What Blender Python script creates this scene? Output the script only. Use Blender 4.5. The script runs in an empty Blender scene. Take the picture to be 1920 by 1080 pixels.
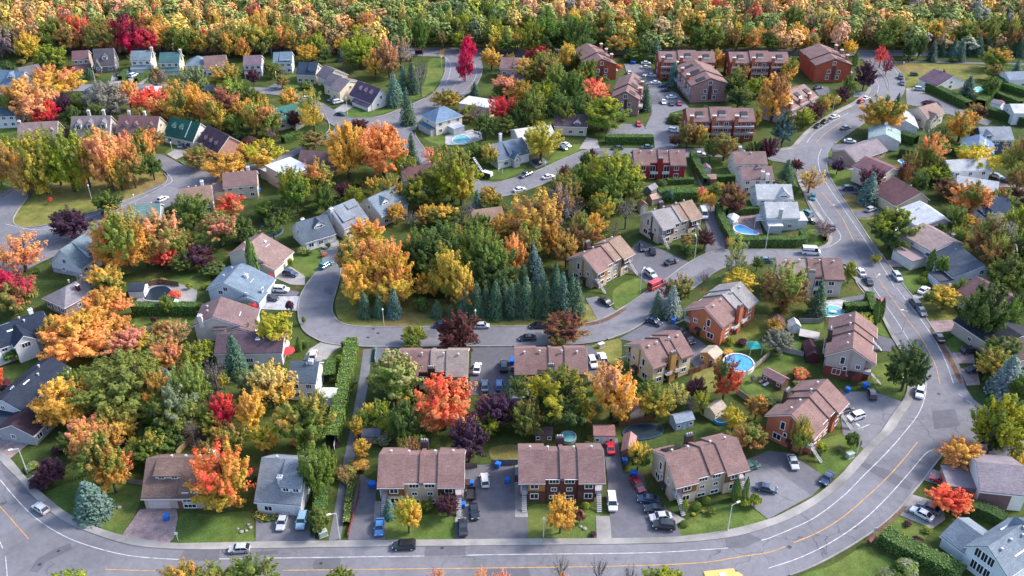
import bpy, bmesh, math, random
from mathutils import Vector, Matrix
rad = math.radians
S = bpy.context.scene
COL = S.collection
random.seed(11)
# ------------------------------------------------------------------ camera model (measured from the photograph)
F_, YH, HC = 1700.0, -520.0, 137.0
PT = math.atan2(540 - YH, F_)
CP, SP = math.cos(PT), math.sin(PT)
def G(x, y, z=0.0):
    """world point at height z that lies under photograph position x, y"""
    a, b = (x - 960) / F_, (540 - y) / F_
    d = (a, CP + b * SP, -SP + b * CP)
    t = (z - HC) / d[2]
    return Vector((d[0] * t, d[1] * t, z))
def P(p):
    q = (p[0], p[1], p[2] - HC)
    dep = q[1] * CP - q[2] * SP
    return (960 + F_ * q[0] / dep, 540 - F_ * (q[1] * SP + q[2] * CP) / dep)
def scl(y):
    p = G(960, y)
    return F_ / (p.y * CP + HC * SP)
def vpx(x, y):
    p = G(x, y); a = P(p); b = P((p.x, p.y, p.z + 1)); return a[1] - b[1]
cam = bpy.data.objects.new("camera", bpy.data.cameras.new("camera"))
COL.objects.link(cam)
cam.location = (0, 0, HC)
cam.rotation_euler = (math.pi / 2 - PT, 0, 0)
cam.data.sensor_width = 36.0
cam.data.lens = F_ / 1920 * 36
cam.data.clip_end = 20000
cam.data.clip_start = 1
S.camera = cam
# ------------------------------------------------------------------ light
SUN_EL, SUN_AZ = rad(40), rad(17)          # azimuth from +X towards +Y
world = bpy.data.worlds.new("World"); S.world = world; world.use_nodes = True
nt = world.node_tree
sky = nt.nodes.new('ShaderNodeTexSky'); sky.sky_type = 'NISHITA'; sky.sun_disc = False
sky.sun_elevation = SUN_EL; sky.sun_rotation = math.pi / 2 - SUN_AZ
sky.air_density = 1.0; sky.dust_density = 2.0; sky.ozone_density = 1.5
bg = nt.nodes['Background']; bg.inputs[1].default_value = 0.15
nt.links.new(sky.outputs[0], bg.inputs[0])
sl = bpy.data.lights.new("sun", 'SUN'); sl.energy = 2.0; sl.angle = rad(10); sl.color = (1.0, 0.93, 0.84)
sun = bpy.data.objects.new("sun", sl); COL.objects.link(sun)
sd = Vector((math.cos(SUN_EL) * math.cos(SUN_AZ), math.cos(SUN_EL) * math.sin(SUN_AZ), math.sin(SUN_EL)))
sun.rotation_euler = sd.to_track_quat('Z', 'Y').to_euler(); sun.location = (0, 200, 300)
S.view_settings.view_transform = 'Standard'; S.view_settings.look = 'None'
S.view_settings.exposure = 1.45; S.view_settings.gamma = 1.0
S.render.engine = 'CYCLES'
S.cycles.max_bounces = 5; S.cycles.diffuse_bounces = 4; S.cycles.glossy_bounces = 2
S.cycles.transmission_bounces = 2; S.cycles.transparent_max_bounces = 4
S.cycles.use_denoising = True
S.render.resolution_x, S.render.resolution_y = 1024, 576
# ------------------------------------------------------------------ materials
class NT:
    def __init__(s, name, rough=0.85, spec=0.2):
        s.m = bpy.data.materials.new(name); s.m.use_nodes = True
        s.t = s.m.node_tree; s.b = s.t.nodes['Principled BSDF']
        s.b.inputs['Roughness'].default_value = rough
        s.b.inputs['Specular IOR Level'].default_value = spec
    def n(s, typ, **kw):
        x = s.t.nodes.new(typ)
        for k, v in kw.items(): setattr(x, k, v)
        return x
    def l(s, a, b): s.t.links.new(a, b)
    def noise(s, vec, scale, detail=3, rough=.55):
        x = s.n('ShaderNodeTexNoise'); x.inputs['Scale'].default_value = scale
        x.inputs['Detail'].default_value = detail; x.inputs['Roughness'].default_value = rough
        s.l(vec, x.inputs['Vector']); return x.outputs[0]
    def ramp(s, f, stops):
        x = s.n('ShaderNodeValToRGB'); e = x.color_ramp.elements
        while len(e) < len(stops): e.new(.5)
        for i, (p, c) in enumerate(stops):
            e[i].position = p; e[i].color = (*c, 1) if not isinstance(c, float) else (c, c, c, 1)
        s.l(f, x.inputs[0]); return x.outputs[0]
    def mul(s, a, b, fac=1.0, mode='MULTIPLY'):
        x = s.n('ShaderNodeMix', data_type='RGBA', blend_type=mode)
        if hasattr(fac, 'links'): s.l(fac, x.inputs[0])
        else: x.inputs[0].default_value = fac
        for v, i in ((a, 6), (b, 7)):
            if isinstance(v, tuple): x.inputs[i].default_value = (*v, 1)
            else: s.l(v, x.inputs[i])
        return x.outputs[2]
    def done(s, c):
        if isinstance(c, tuple): s.b.inputs['Base Color'].default_value = (*c, 1)
        else: s.l(c, s.b.inputs['Base Color'])
        return s.m
def srgb(r, g, b):
    f = lambda c: (c / 255 / 12.92) if c < 10 else ((c / 255 + .055) / 1.055) ** 2.4
    return (f(r), f(g), f(b))
def objcol(name, rough, spec, s1, a1, s2, a2, metal=0.0, bump=0.0, rows=0.0):
    """paint taken from the object's own colour, mottled at two scales"""
    k = NT(name, rough, spec); k.b.inputs['Metallic'].default_value = metal
    o = k.n('ShaderNodeObjectInfo'); tc = k.n('ShaderNodeTexCoord')
    va = k.n('ShaderNodeVectorMath', operation='ADD'); k.l(tc.outputs['Object'], va.inputs[0])
    cm = k.n('ShaderNodeVectorMath', operation='SCALE'); cm.inputs['Scale'].default_value = 57.0
    k.l(o.outputs['Random'], cm.inputs[0]); k.l(cm.outputs[0], va.inputs[1])
    v = va.outputs[0]
    c = k.mul(o.outputs['Color'], k.ramp(k.noise(v, s1, 4), [(.3, 1 - a1), (.7, 1 + a1 * .6)]))
    c = k.mul(c, k.ramp(k.noise(v, s2, 2, .7), [(.3, 1 - a2), (.7, 1 + a2 * .6)]))
    if rows:
        mp = k.n('ShaderNodeMapping'); mp.inputs['Scale'].default_value = (.9, .9, 9.0); k.l(v, mp.inputs['Vector'])
        c = k.mul(c, k.ramp(k.noise(mp.outputs[0], 1.1, 3, .65), [(.3, 1 - rows), (.7, 1 + rows)]))
    if bump:
        bn = k.n('ShaderNodeBump'); bn.inputs['Strength'].default_value = bump; bn.inputs['Distance'].default_value = .05
        k.l(k.noise(v, s2, 2), bn.inputs['Height']); k.l(bn.outputs[0], k.b.inputs['Normal'])
    return k.done(c)
M = {}
M['shingle'] = objcol('roof_shingle', .9, .15, .3, .2, 5.0, .32, bump=.6, rows=.22)
M['wall'] = objcol('painted_siding', .8, .2, .5, .12, 4.0, .10)
M['brick'] = objcol('brick_wall', .9, .1, .6, .15, 7.0, .3)
M['plain'] = objcol('painted_surface', .7, .25, 1.0, .08, 6.0, .08)
M['concrete'] = objcol('concrete', .9, .15, .25, .15, 3.0, .12)
M['wood'] = objcol('weathered_wood', .85, .15, .8, .2, 9.0, .25)
M['carpaint'] = objcol('car_paint', .3, .5, 3.0, .03, 20.0, .02); _b = M['carpaint'].node_tree.nodes['Principled BSDF']; _b.inputs['Coat Weight'].default_value = 1.0; _b.inputs['Coat Roughness'].default_value = .05
M['bark'] = objcol('tree_bark', .95, .1, 2.0, .2, 9.0, .3)
k = NT('dark_glass', .08, .6); M['glass'] = k.done((.018, .024, .034))
k = NT('white_trim', .6, .3); M['white'] = k.done((.74, .74, .76))
k = NT('black_rubber', .8, .2); M['tyre'] = k.done((.012, .012, .013))
k = NT('wheel_metal', .35, .5); M['rim'] = k.done((.35, .35, .37))
k = NT('lamp_glass', .2, .5); M['lamp'] = k.done((.75, .75, .72))
k = NT('tail_lens', .2, .5); M['tail'] = k.done((.35, .01, .01))
k = NT('lamp_pole_metal', .5, .5); M['pole'] = k.done((.55, .55, .52))
k = NT('dark_metal', .5, .5); M['dark'] = k.done((.03, .03, .035))
k = NT('roof_vent_metal', .45, .5); M['vent'] = k.done((.45, .43, .44))
def water(name, c):
    k = NT(name, .06, .5); tc = k.n('ShaderNodeTexCoord')
    bn = k.n('ShaderNodeBump'); bn.inputs['Strength'].default_value = .15
    k.l(k.noise(tc.outputs['Object'], 3.0, 2), bn.inputs['Height']); k.l(bn.outputs[0], k.b.inputs['Normal'])
    return k.done(k.mul(c, k.ramp(k.noise(tc.outputs['Object'], 1.2, 3), [(.35, .75), (.65, 1.15)])))
M['water_blue'] = water('pool_water_blue', (.06, .30, .72))
M['water_teal'] = water('pool_water_teal', (.16, .46, .50))
M['water_dark'] = water('pool_cover_dark', (.008, .02, .035)); M['water_dark'].node_tree.nodes['Principled BSDF'].inputs['Roughness'].default_value = .45
def ground_mat(name, cols, sc=(.02, .15, 1.3), spots=None):
    k = NT(name, .95, .1); tc = k.n('ShaderNodeTexCoord'); v = tc.outputs['Object']
    c = k.ramp(k.noise(v, sc[0], 4), [(.36, cols[0]), (.5, cols[1]), (.66, cols[2])])
    c = k.mul(c, k.ramp(k.noise(v, sc[1], 5, .65), [(.3, .62), (.7, 1.25)]))
    c = k.mul(c, k.ramp(k.noise(v, sc[2], 3, .7), [(.3, .7), (.72, 1.28)]))
    if spots:
        f = k.ramp(k.noise(v, spots[1], 4, .7), [(spots[2], 0.0), (spots[2] + .1, 1.0)])
        c = k.mul(c, spots[0], f, 'MIX')
    return k.done(c)
M['ground'] = ground_mat('rough_grass_ground', [(.042, .066, .02), (.058, .084, .022), (.078, .09, .026)], spots=((.13, .085, .035), .12, .58))
M['lawn'] = ground_mat('mown_lawn', [(.075, .125, .03), (.095, .14, .033), (.13, .155, .042)], (.06, .3, 2.5), spots=((.20, .16, .06), 1.1, .62))
M['lawn_dry'] = ground_mat('leaf_strewn_lawn', [(.13, .15, .035), (.17, .17, .05), (.20, .15, .06)], (.05, .3, 2.5), spots=((.26, .14, .05), .5, .58))
M['bed'] = ground_mat('garden_bed', [(.07, .06, .04), (.10, .075, .05), (.08, .09, .04)], (.1, .5, 3))
def asphalt(name, base, crack=.35, tint=1.0):
    k = NT(name, .88, .2); tc = k.n('ShaderNodeTexCoord'); v = tc.outputs['Object']
    lo = tuple(x * .80 for x in base); hi = tuple(x * 1.12 for x in base)
    c = k.ramp(k.noise(v, .045, 5, .6), [(.35, lo), (.65, hi)])  # broad blotches: patchy wear, with soft cloud and tree shadow painted in
    c = k.mul(c, k.ramp(k.noise(v, .6, 4, .7), [(.3, .86), (.7, 1.12)]))
    c = k.mul(c, k.ramp(k.noise(v, 9, 2, .7), [(.3, .88), (.7, 1.12)]))
    wv = k.n('ShaderNodeTexVoronoi', feature='DISTANCE_TO_EDGE'); wv.inputs['Scale'].default_value = .11
    nz = k.n('ShaderNodeTexNoise'); nz.inputs['Scale'].default_value = .35; nz.inputs['Detail'].default_value = 4
    k.l(v, nz.inputs['Vector'])
    mx = k.n('ShaderNodeMix', data_type='RGBA'); mx.inputs[0].default_value = .18
    sc = k.n('ShaderNodeVectorMath', operation='MULTIPLY_ADD'); sc.inputs[1].default_value = (4, 4, 0)
    k.l(nz.outputs[1], sc.inputs[0]); k.l(v, sc.inputs[2]); k.l(sc.outputs[0], wv.inputs['Vector'])
    f = k.ramp(wv.outputs['Distance'], [(.0, 1.0), (.012, 0.0)])
    f2 = k.n('ShaderNodeMath', operation='MULTIPLY'); f2.inputs[1].default_value = crack
    k.l(f, f2.inputs[0])
    f3 = k.n('ShaderNodeMath', operation='MULTIPLY'); k.l(f2.outputs[0], f3.inputs[0])
    k.l(k.ramp(k.noise(v, .06, 2), [(.45, 0.0), (.6, 1.0)]), f3.inputs[1])
    c = k.mul(c, (.05, .05, .055), f3.outputs[0], 'MIX')
    return k.done(c)
M['road'] = asphalt('worn_shaded_asphalt', (.168, .166, .188), .8)
M['drive'] = asphalt('dark_asphalt', (.125, .123, .145), .3)
M['patch'] = asphalt('asphalt_patch', (.122, .12, .142), .1)
M['path'] = asphalt('path_asphalt', (.15, .148, .17), .2)
M['paver'] = ground_mat('pink_pavers', [(.27, .20, .20), (.30, .225, .225), (.33, .25, .25)], (.1, .6, 5))
M['paver_pale'] = ground_mat('pale_pavers', [(.34, .34, .37), (.40, .40, .43), (.44, .44, .47)], (.2, .9, 5))
M['walk'] = ground_mat('sidewalk_concrete', [(.255, .245, .24), (.28, .268, .262), (.305, .292, .285)], (.03, .12, 9))
k = NT('white_road_paint', .7, .2); tc = k.n('ShaderNodeTexCoord')
M['line'] = k.done(k.ramp(k.noise(tc.outputs['Object'], .8, 4, .7), [(.34, (.26, .26, .29)), (.6, (.56, .56, .59))]))
k = NT('yellow_road_paint', .7, .2); tc = k.n('ShaderNodeTexCoord')
M['yline'] = k.done(k.ramp(k.noise(tc.outputs['Object'], .8, 4, .7), [(.34, (.30, .20, .12)), (.6, (.55, .31, .10))]))
# foliage: colour of the tree (object colour), second colour from its "c2" property, one shade per leaf
def foliage(name, trans=.3):
    k = NT(name, .7, .12)
    o = k.n('ShaderNodeObjectInfo'); tc = k.n('ShaderNodeTexCoord')
    at = k.n('ShaderNodeAttribute', attribute_type='OBJECT', attribute_name='c2')
    va = k.n('ShaderNodeVectorMath', operation='ADD'); k.l(tc.outputs['Object'], va.inputs[0])
    cm = k.n('ShaderNodeVectorMath', operation='SCALE'); cm.inputs['Scale'].default_value = 31.0
    k.l(o.outputs['Random'], cm.inputs[0]); k.l(cm.outputs[0], va.inputs[1])
    sx = k.n('ShaderNodeSeparateXYZ'); k.l(tc.outputs['Object'], sx.inputs[0])
    ad = k.n('ShaderNodeMath', operation='MULTIPLY_ADD'); ad.inputs[1].default_value = -.13
    k.l(sx.outputs['Z'], ad.inputs[0]); k.l(k.noise(va.outputs[0], 1.05, 3, .6), ad.inputs[2])
    f = k.ramp(ad.outputs[0], [(.35, 0.0), (.55, 1.0)])
    c = k.mul(o.outputs['Color'], at.outputs['Color'], f, 'MIX')
    ge = k.n('ShaderNodeNewGeometry')
    c = k.mul(c, k.ramp(ge.outputs['Random Per Island'], [(0, .72), (.5, 1.0), (1, 1.32)]))
    c = k.mul(c, k.ramp(k.noise(va.outputs[0], 3.2, 2), [(.3, .78), (.7, 1.2)]))
    k.l(c, k.b.inputs['Base Color'])
    tr = k.n('ShaderNodeBsdfTranslucent'); k.l(c, tr.inputs[0])
    ms = k.n('ShaderNodeMixShader'); ms.inputs[0].default_value = trans
    k.l(k.b.outputs[0], ms.inputs[1]); k.l(tr.outputs[0], ms.inputs[2])
    k.l(ms.outputs[0], k.t.nodes['Material Output'].inputs[0])
    return k.m
M['leaf'] = foliage('autumn_leaves', .55)
M['needle'] = foliage('conifer_needles', .12)
k = NT('forest_leaves', .8, .1); at = k.n('ShaderNodeAttribute', attribute_name='col'); ge = k.n('ShaderNodeNewGeometry')
c = k.mul(at.outputs['Color'], k.ramp(ge.outputs['Random Per Island'], [(0, .74), (.5, 1.0), (1, 1.3)])); k.done(k.mul(c, (.24, .23, .13), .26, 'MIX')); M['forest'] = k.m
# ------------------------------------------------------------------ mesh helper
class MB:
    def __init__(s): s.v = []; s.f = []; s.mi = []
    def add(s, vs, fs, m=0):
        n = len(s.v); s.v += [tuple(v) for v in vs]
        for f in fs: s.f.append(tuple(i + n for i in f)); s.mi.append(m)
    def box(s, x0, x1, y0, y1, z0, z1, m=0):
        vs = [(x, y, z) for z in (z0, z1) for x, y in ((x0, y0), (x1, y0), (x1, y1), (x0, y1))]
        s.add(vs, [(3, 2, 1, 0), (4, 5, 6, 7), (0, 1, 5, 4), (1, 2, 6, 5), (2, 3, 7, 6), (3, 0, 4, 7)], m)
    def prism(s, prof, a, b, axis='x', m=0, topm=None):
        """profile (t, z) counter-clockwise, extruded along x (t is y) or along y (t is x)"""
        n = len(prof)
        if axis == 'x': vs = [(q, t, z) for q in (a, b) for t, z in prof]
        else: vs = [(t, q, z) for q in (a, b) for t, z in prof]
        fs = [tuple(range(n)), tuple(range(2 * n - 1, n - 1, -1))]
        side = [((i + 1) % n, i, i + n, (i + 1) % n + n) for i in range(n)]
        s.add(vs, fs, m)
        base = len(s.v) - 2 * n
        for i, f in enumerate(side):
            t0, z0 = prof[i]; t1, z1 = prof[(i + 1) % n]
            mm = m
            if topm is not None and (t1 - t0) < -1e-6: mm = topm
            s.f.append(tuple(j + base for j in f)); s.mi.append(mm)
    def cyl(s, p0, p1, r0, r1=None, n=6, m=0, cap=True):
        r1 = r0 if r1 is None else r1
        p0, p1 = Vector(p0), Vector(p1); d = (p1 - p0).normalized()
        u = d.orthogonal().normalized(); w = d.cross(u)
        vs = [p + (u * math.cos(6.28319 * i / n) + w * math.sin(6.28319 * i / n)) * r for p, r in ((p0, r0), (p1, r1)) for i in range(n)]
        fs = [(i, (i + 1) % n, (i + 1) % n + n, i + n) for i in range(n)]
        if cap: fs += [tuple(range(n - 1, -1, -1)), tuple(range(n, 2 * n))]
        s.add(vs, fs, m)
    def mesh(s, name, mats, fix=True):
        me = bpy.data.meshes.new(name); me.from_pydata(s.v, [], s.f)
        for m in mats: me.materials.append(m)
        if len(mats) > 1: me.polygons.foreach_set('material_index', s.mi)
        if fix:
            bm = bmesh.new(); bm.from_mesh(me); bmesh.ops.recalc_face_normals(bm, faces=bm.faces); bm.to_mesh(me); bm.free()
        me.update(); return me
    def obj(s, name, mats, parent=None, col=None, fix=True):
        if not isinstance(mats, (list, tuple)): mats = [mats]
        return link(name, s.mesh(name, mats, fix), parent, col)
def link(name, me, parent=None, col=None):
    o = bpy.data.objects.new(name, me); COL.objects.link(o)
    if parent is not None: o.parent = parent
    if col is not None: o.color = (*col, 1)
    return o
REG = []          # things that get their label from what they stand beside
LAND = []         # landmarks: (short name, image x, image y)
USED = {}
def thing(name, cat, loc=(0, 0, 0), rz=0, label=None, group=None, me=None):
    o = bpy.data.objects.new(name, me); COL.objects.link(o)
    if me is None: o.empty_display_size = .5
    o.location = loc; o.rotation_euler = (0, 0, rz); o['category'] = cat
    if label: o['label'] = label
    if group: o['group'] = group
    return o
def struct(name, mb, mat, col=None):
    o = mb.obj(name, mat, None, col, fix=False); o['kind'] = 'structure'; return o
def smooth(pts, n=6, closed=False):
    out = []; N = len(pts)
    rng = range(N) if closed else range(N - 1)
    for i in rng:
        if closed: p0, p1, p2, p3 = (pts[(i + j) % N] for j in (-1, 0, 1, 2))
        else: p0, p1, p2, p3 = pts[max(i - 1, 0)], pts[i], pts[i + 1], pts[min(i + 2, N - 1)]
        for k_ in range(n):
            t = k_ / n
            out.append(tuple(.5 * (2 * b + (c_ - a) * t + (2 * a - 5 * b + 4 * c_ - d) * t * t + (3 * b - a - 3 * c_ + d) * t ** 3)
                             for a, b, c_, d in zip(p0, p1, p2, p3)))
    if not closed: out.append(tuple(pts[-1]))
    return out
ZL = [0.010]
FOOT = []
POLY = []
def sheet(name, px, mat, n=5, closed_smooth=True, z=None, kind='structure', edge=None):
    """flat ground sheet whose outline is given in photograph positions"""
    if z is None: ZL[0] += .0022; z = ZL[0]
    pts = smooth(px, n, True) if closed_smooth else px
    w = [G(x, y) for x, y in pts]
    if name != 'garden_soil': POLY.append([(p.x, p.y) for p in w])
    bm = bmesh.new(); vs = [bm.verts.new((p.x, p.y, z)) for p in w]
    f = bm.faces.new(vs); f.normal_update()
    if f.normal.z < 0: f.normal_flip()
    bmesh.ops.triangulate(bm, faces=[f])
    me = bpy.data.meshes.new(name); bm.to_mesh(me); bm.free(); me.materials.append(mat)
    o = link(name, me); o['kind'] = kind; return o
def ribbon(pts, w, z, h=None, mb=None):
    """strip along a world polyline, width w; with h a solid kerb"""
    mb = mb or MB(); L = []; R = []
    for i, p in enumerate(pts):
        a = pts[max(i - 1, 0)]; b = pts[min(i + 1, len(pts) - 1)]
        d = Vector((b.x - a.x, b.y - a.y, 0)).normalized(); nrm = Vector((-d.y, d.x, 0)) * w / 2
        L.append((p.x + nrm.x, p.y + nrm.y, z)); R.append((p.x - nrm.x, p.y - nrm.y, z))
    n = len(pts)
    mb.add(L + R, [(i, i + n, i + n + 1, i + 1) for i in range(n - 1)])
    if h:
        lo = lambda q: (q[0], q[1], z - h)
        mb.add(L + [lo(q) for q in L], [(i, i + 1, i + n + 1, i + n) for i in range(n - 1)])
        mb.add(R + [lo(q) for q in R], [(i, i + n, i + n + 1, i + 1) for i in range(n - 1)])
    return mb
# ------------------------------------------------------------------ ground, roads, pavements
mb = MB(); mb.add([(-6000, -300, 0), (6000, -300, 0), (6000, 9000, 0), (-6000, 9000, 0)], [(0, 1, 2, 3)])
struct('ground', mb, M['ground'])
ZR = .20
ROADS = [
 # (name, left/upper edge, right/lower edge)
 ('road', [(-60, 780), (-20, 838), (0, 864), (37, 902), (62, 931), (100, 965), (137, 987), (175, 1002), (220, 1017), (262, 1026), (325, 1031), (400, 1032), (480, 1030), (680, 1027), (960, 1024), (1210, 1021), (1310, 1016), (1385, 1006), (1440, 990), (1490, 970), (1540, 940), (1585, 905), (1615, 872), (1640, 842), (1675, 808), (1692, 780), (1710, 755), (1714, 730), (1712, 697), (1700, 665), (1680, 635), (1667, 612), (1655, 590), (1640, 562), (1622, 536), (1590, 500), (1566, 470), (1548, 445), (1532, 420), (1515, 385), (1500, 350), (1490, 322), (1486, 300), (1490, 283), (1502, 267), (1522, 246), (1560, 221), (1605, 197), (1628, 178), (1635, 160), (1636, 145), (1630, 126), (1618, 113), (1606, 104)],
  [(-200, 1000), (-60, 1140), (200, 1140), (600, 1122), (1000, 1112), (1250, 1106), (1380, 1100), (1480, 1080), (1515, 1067), (1565, 1042), (1615, 1012), (1640, 995), (1665, 975), (1690, 950), (1710, 926), (1730, 902), (1760, 862), (1795, 822), (1822, 775), (1825, 752), (1812, 730), (1805, 710), (1800, 690), (1790, 670), (1772, 647), (1752, 622), (1727, 582), (1715, 562), (1695, 537), (1665, 495), (1635, 455), (1600, 402), (1575, 365), (1557, 335), (1550, 315), (1552, 292), (1565, 270), (1590, 252), (1625, 228), (1660, 205), (1682, 188), (1695, 172), (1696, 150), (1690, 140), (1677, 124), (1668, 110), (1680, 104)]),
 ('road', [(-80, 86), (200, 90), (540, 89.5), (900, 91), (1200, 93), (1500, 94), (1700, 95.5), (2000, 98)],
  [(-80, 95), (200, 99), (540, 99), (780, 106), (900, 108), (1200, 104), (1500, 105), (1700, 106), (2000, 109)]),
 ('road', [(832, 100), (834, 118), (832, 138), (826, 155), (815, 172), (797, 185), (775, 195), (750, 205), (722, 216), (690, 222), (655, 221), (640, 216), (622, 204), (600, 192), (560, 178), (525, 169), (480, 164), (380, 160), (200, 158), (-40, 166)],
  [(902, 100), (903, 118), (904, 135), (896, 155), (880, 174), (850, 192), (815, 208), (795, 220), (783, 232), (778, 244), (752, 245), (700, 240), (652, 242), (628, 238), (612, 226), (590, 206), (560, 190), (525, 180), (480, 176), (380, 172), (200, 170), (-40, 180)]),
 ('road', [(742, 222), (744, 240), (750, 262), (762, 285), (778, 305), (790, 318)], [(790, 215), (772, 240), (783, 262), (800, 285), (815, 303), (822, 316)]),
 ('road', [(624, 215), (630, 232), (624, 246), (606, 256), (580, 268), (550, 282), (520, 296), (480, 308), (440, 316), (400, 320), (365, 318), (338, 308), (320, 298), (300, 290), (285, 295), (296, 312), (312, 325), (312, 340), (290, 356), (235, 378), (180, 398), (120, 417), (60, 428), (30, 424), (24, 408), (38, 388), (54, 370), (34, 350), (10, 368), (-60, 400)],
  [(668, 230), (655, 245), (632, 256), (615, 264), (580, 280), (545, 297), (510, 318), (470, 332), (420, 345), (370, 362), (330, 382), (285, 402), (250, 416), (200, 432), (150, 455), (118, 474), (80, 492), (48, 508), (18, 522), (-60, 560)]),
 ('road', [(883, 330), (905, 341), (930, 343), (960, 336), (1005, 322), (1060, 297), (1100, 282), (1135, 279), (1200, 279), (1300, 279), (1380, 280), (1450, 279), (1490, 274), (1515, 262), (1540, 250)],
  [(876, 352), (905, 366), (935, 370), (960, 366), (1005, 351), (1040, 336), (1065, 320), (1100, 299), (1140, 294), (1200, 295), (1300, 295), (1380, 297), (1440, 302), (1480, 308), (1510, 318), (1540, 325)]),
 ('road', [(636, 470), (640, 500), (636, 525), (628, 555), (623, 575), (625, 590), (636, 604), (655, 611), (690, 613.5), (800, 614), (960, 613), (1060, 611), (1098, 607), (1135, 596), (1172, 575), (1212, 548), (1250, 523), (1280, 501), (1310, 483), (1345, 471), (1400, 469), (1470, 469), (1528, 469), (1550, 458), (1558, 440), (1575, 425)],
  [(600, 470), (604, 492), (592, 512), (574, 536), (562, 560), (559, 585), (562, 605), (572, 623), (592, 636), (612, 644), (650, 649), (700, 651), (830, 650.5), (960, 650), (1060, 648), (1100, 645), (1140, 637), (1180, 622), (1215, 600), (1250, 573), (1300, 541), (1330, 519), (1360, 503), (1400, 497), (1460, 494), (1540, 494), (1580, 496), (1605, 503)]),
 ('road', [(1822, 748), (1850, 768), (1885, 788), (2000, 840)], [(1768, 850), (1800, 842), (1840, 852), (1880, 868), (2000, 920)]),
]
road_w = []
for i, (nm, a, b) in enumerate(ROADS):
    A_, B_ = smooth(a, 5), smooth(b, 5)
    z = ZR + .004 * i
    sheet(nm, A_ + B_[::-1], M['road'], closed_smooth=False, z=z)
    road_w.append(z)
# parking court of the brick townhouses
sheet('parking_court', [(1170, 120), (1200, 121), (1222, 131), (1246, 164), (1270, 176), (1292, 203), (1256, 213), (1247, 234), (1272, 237), (1278, 262), (1262, 285), (1228, 285), (1226, 258), (1140, 258), (1138, 248), (1165, 233), (1205, 233), (1209, 241), (1222, 213), (1216, 190), (1196, 160), (1176, 140)], M['road'], closed_smooth=False, z=.19)
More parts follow.
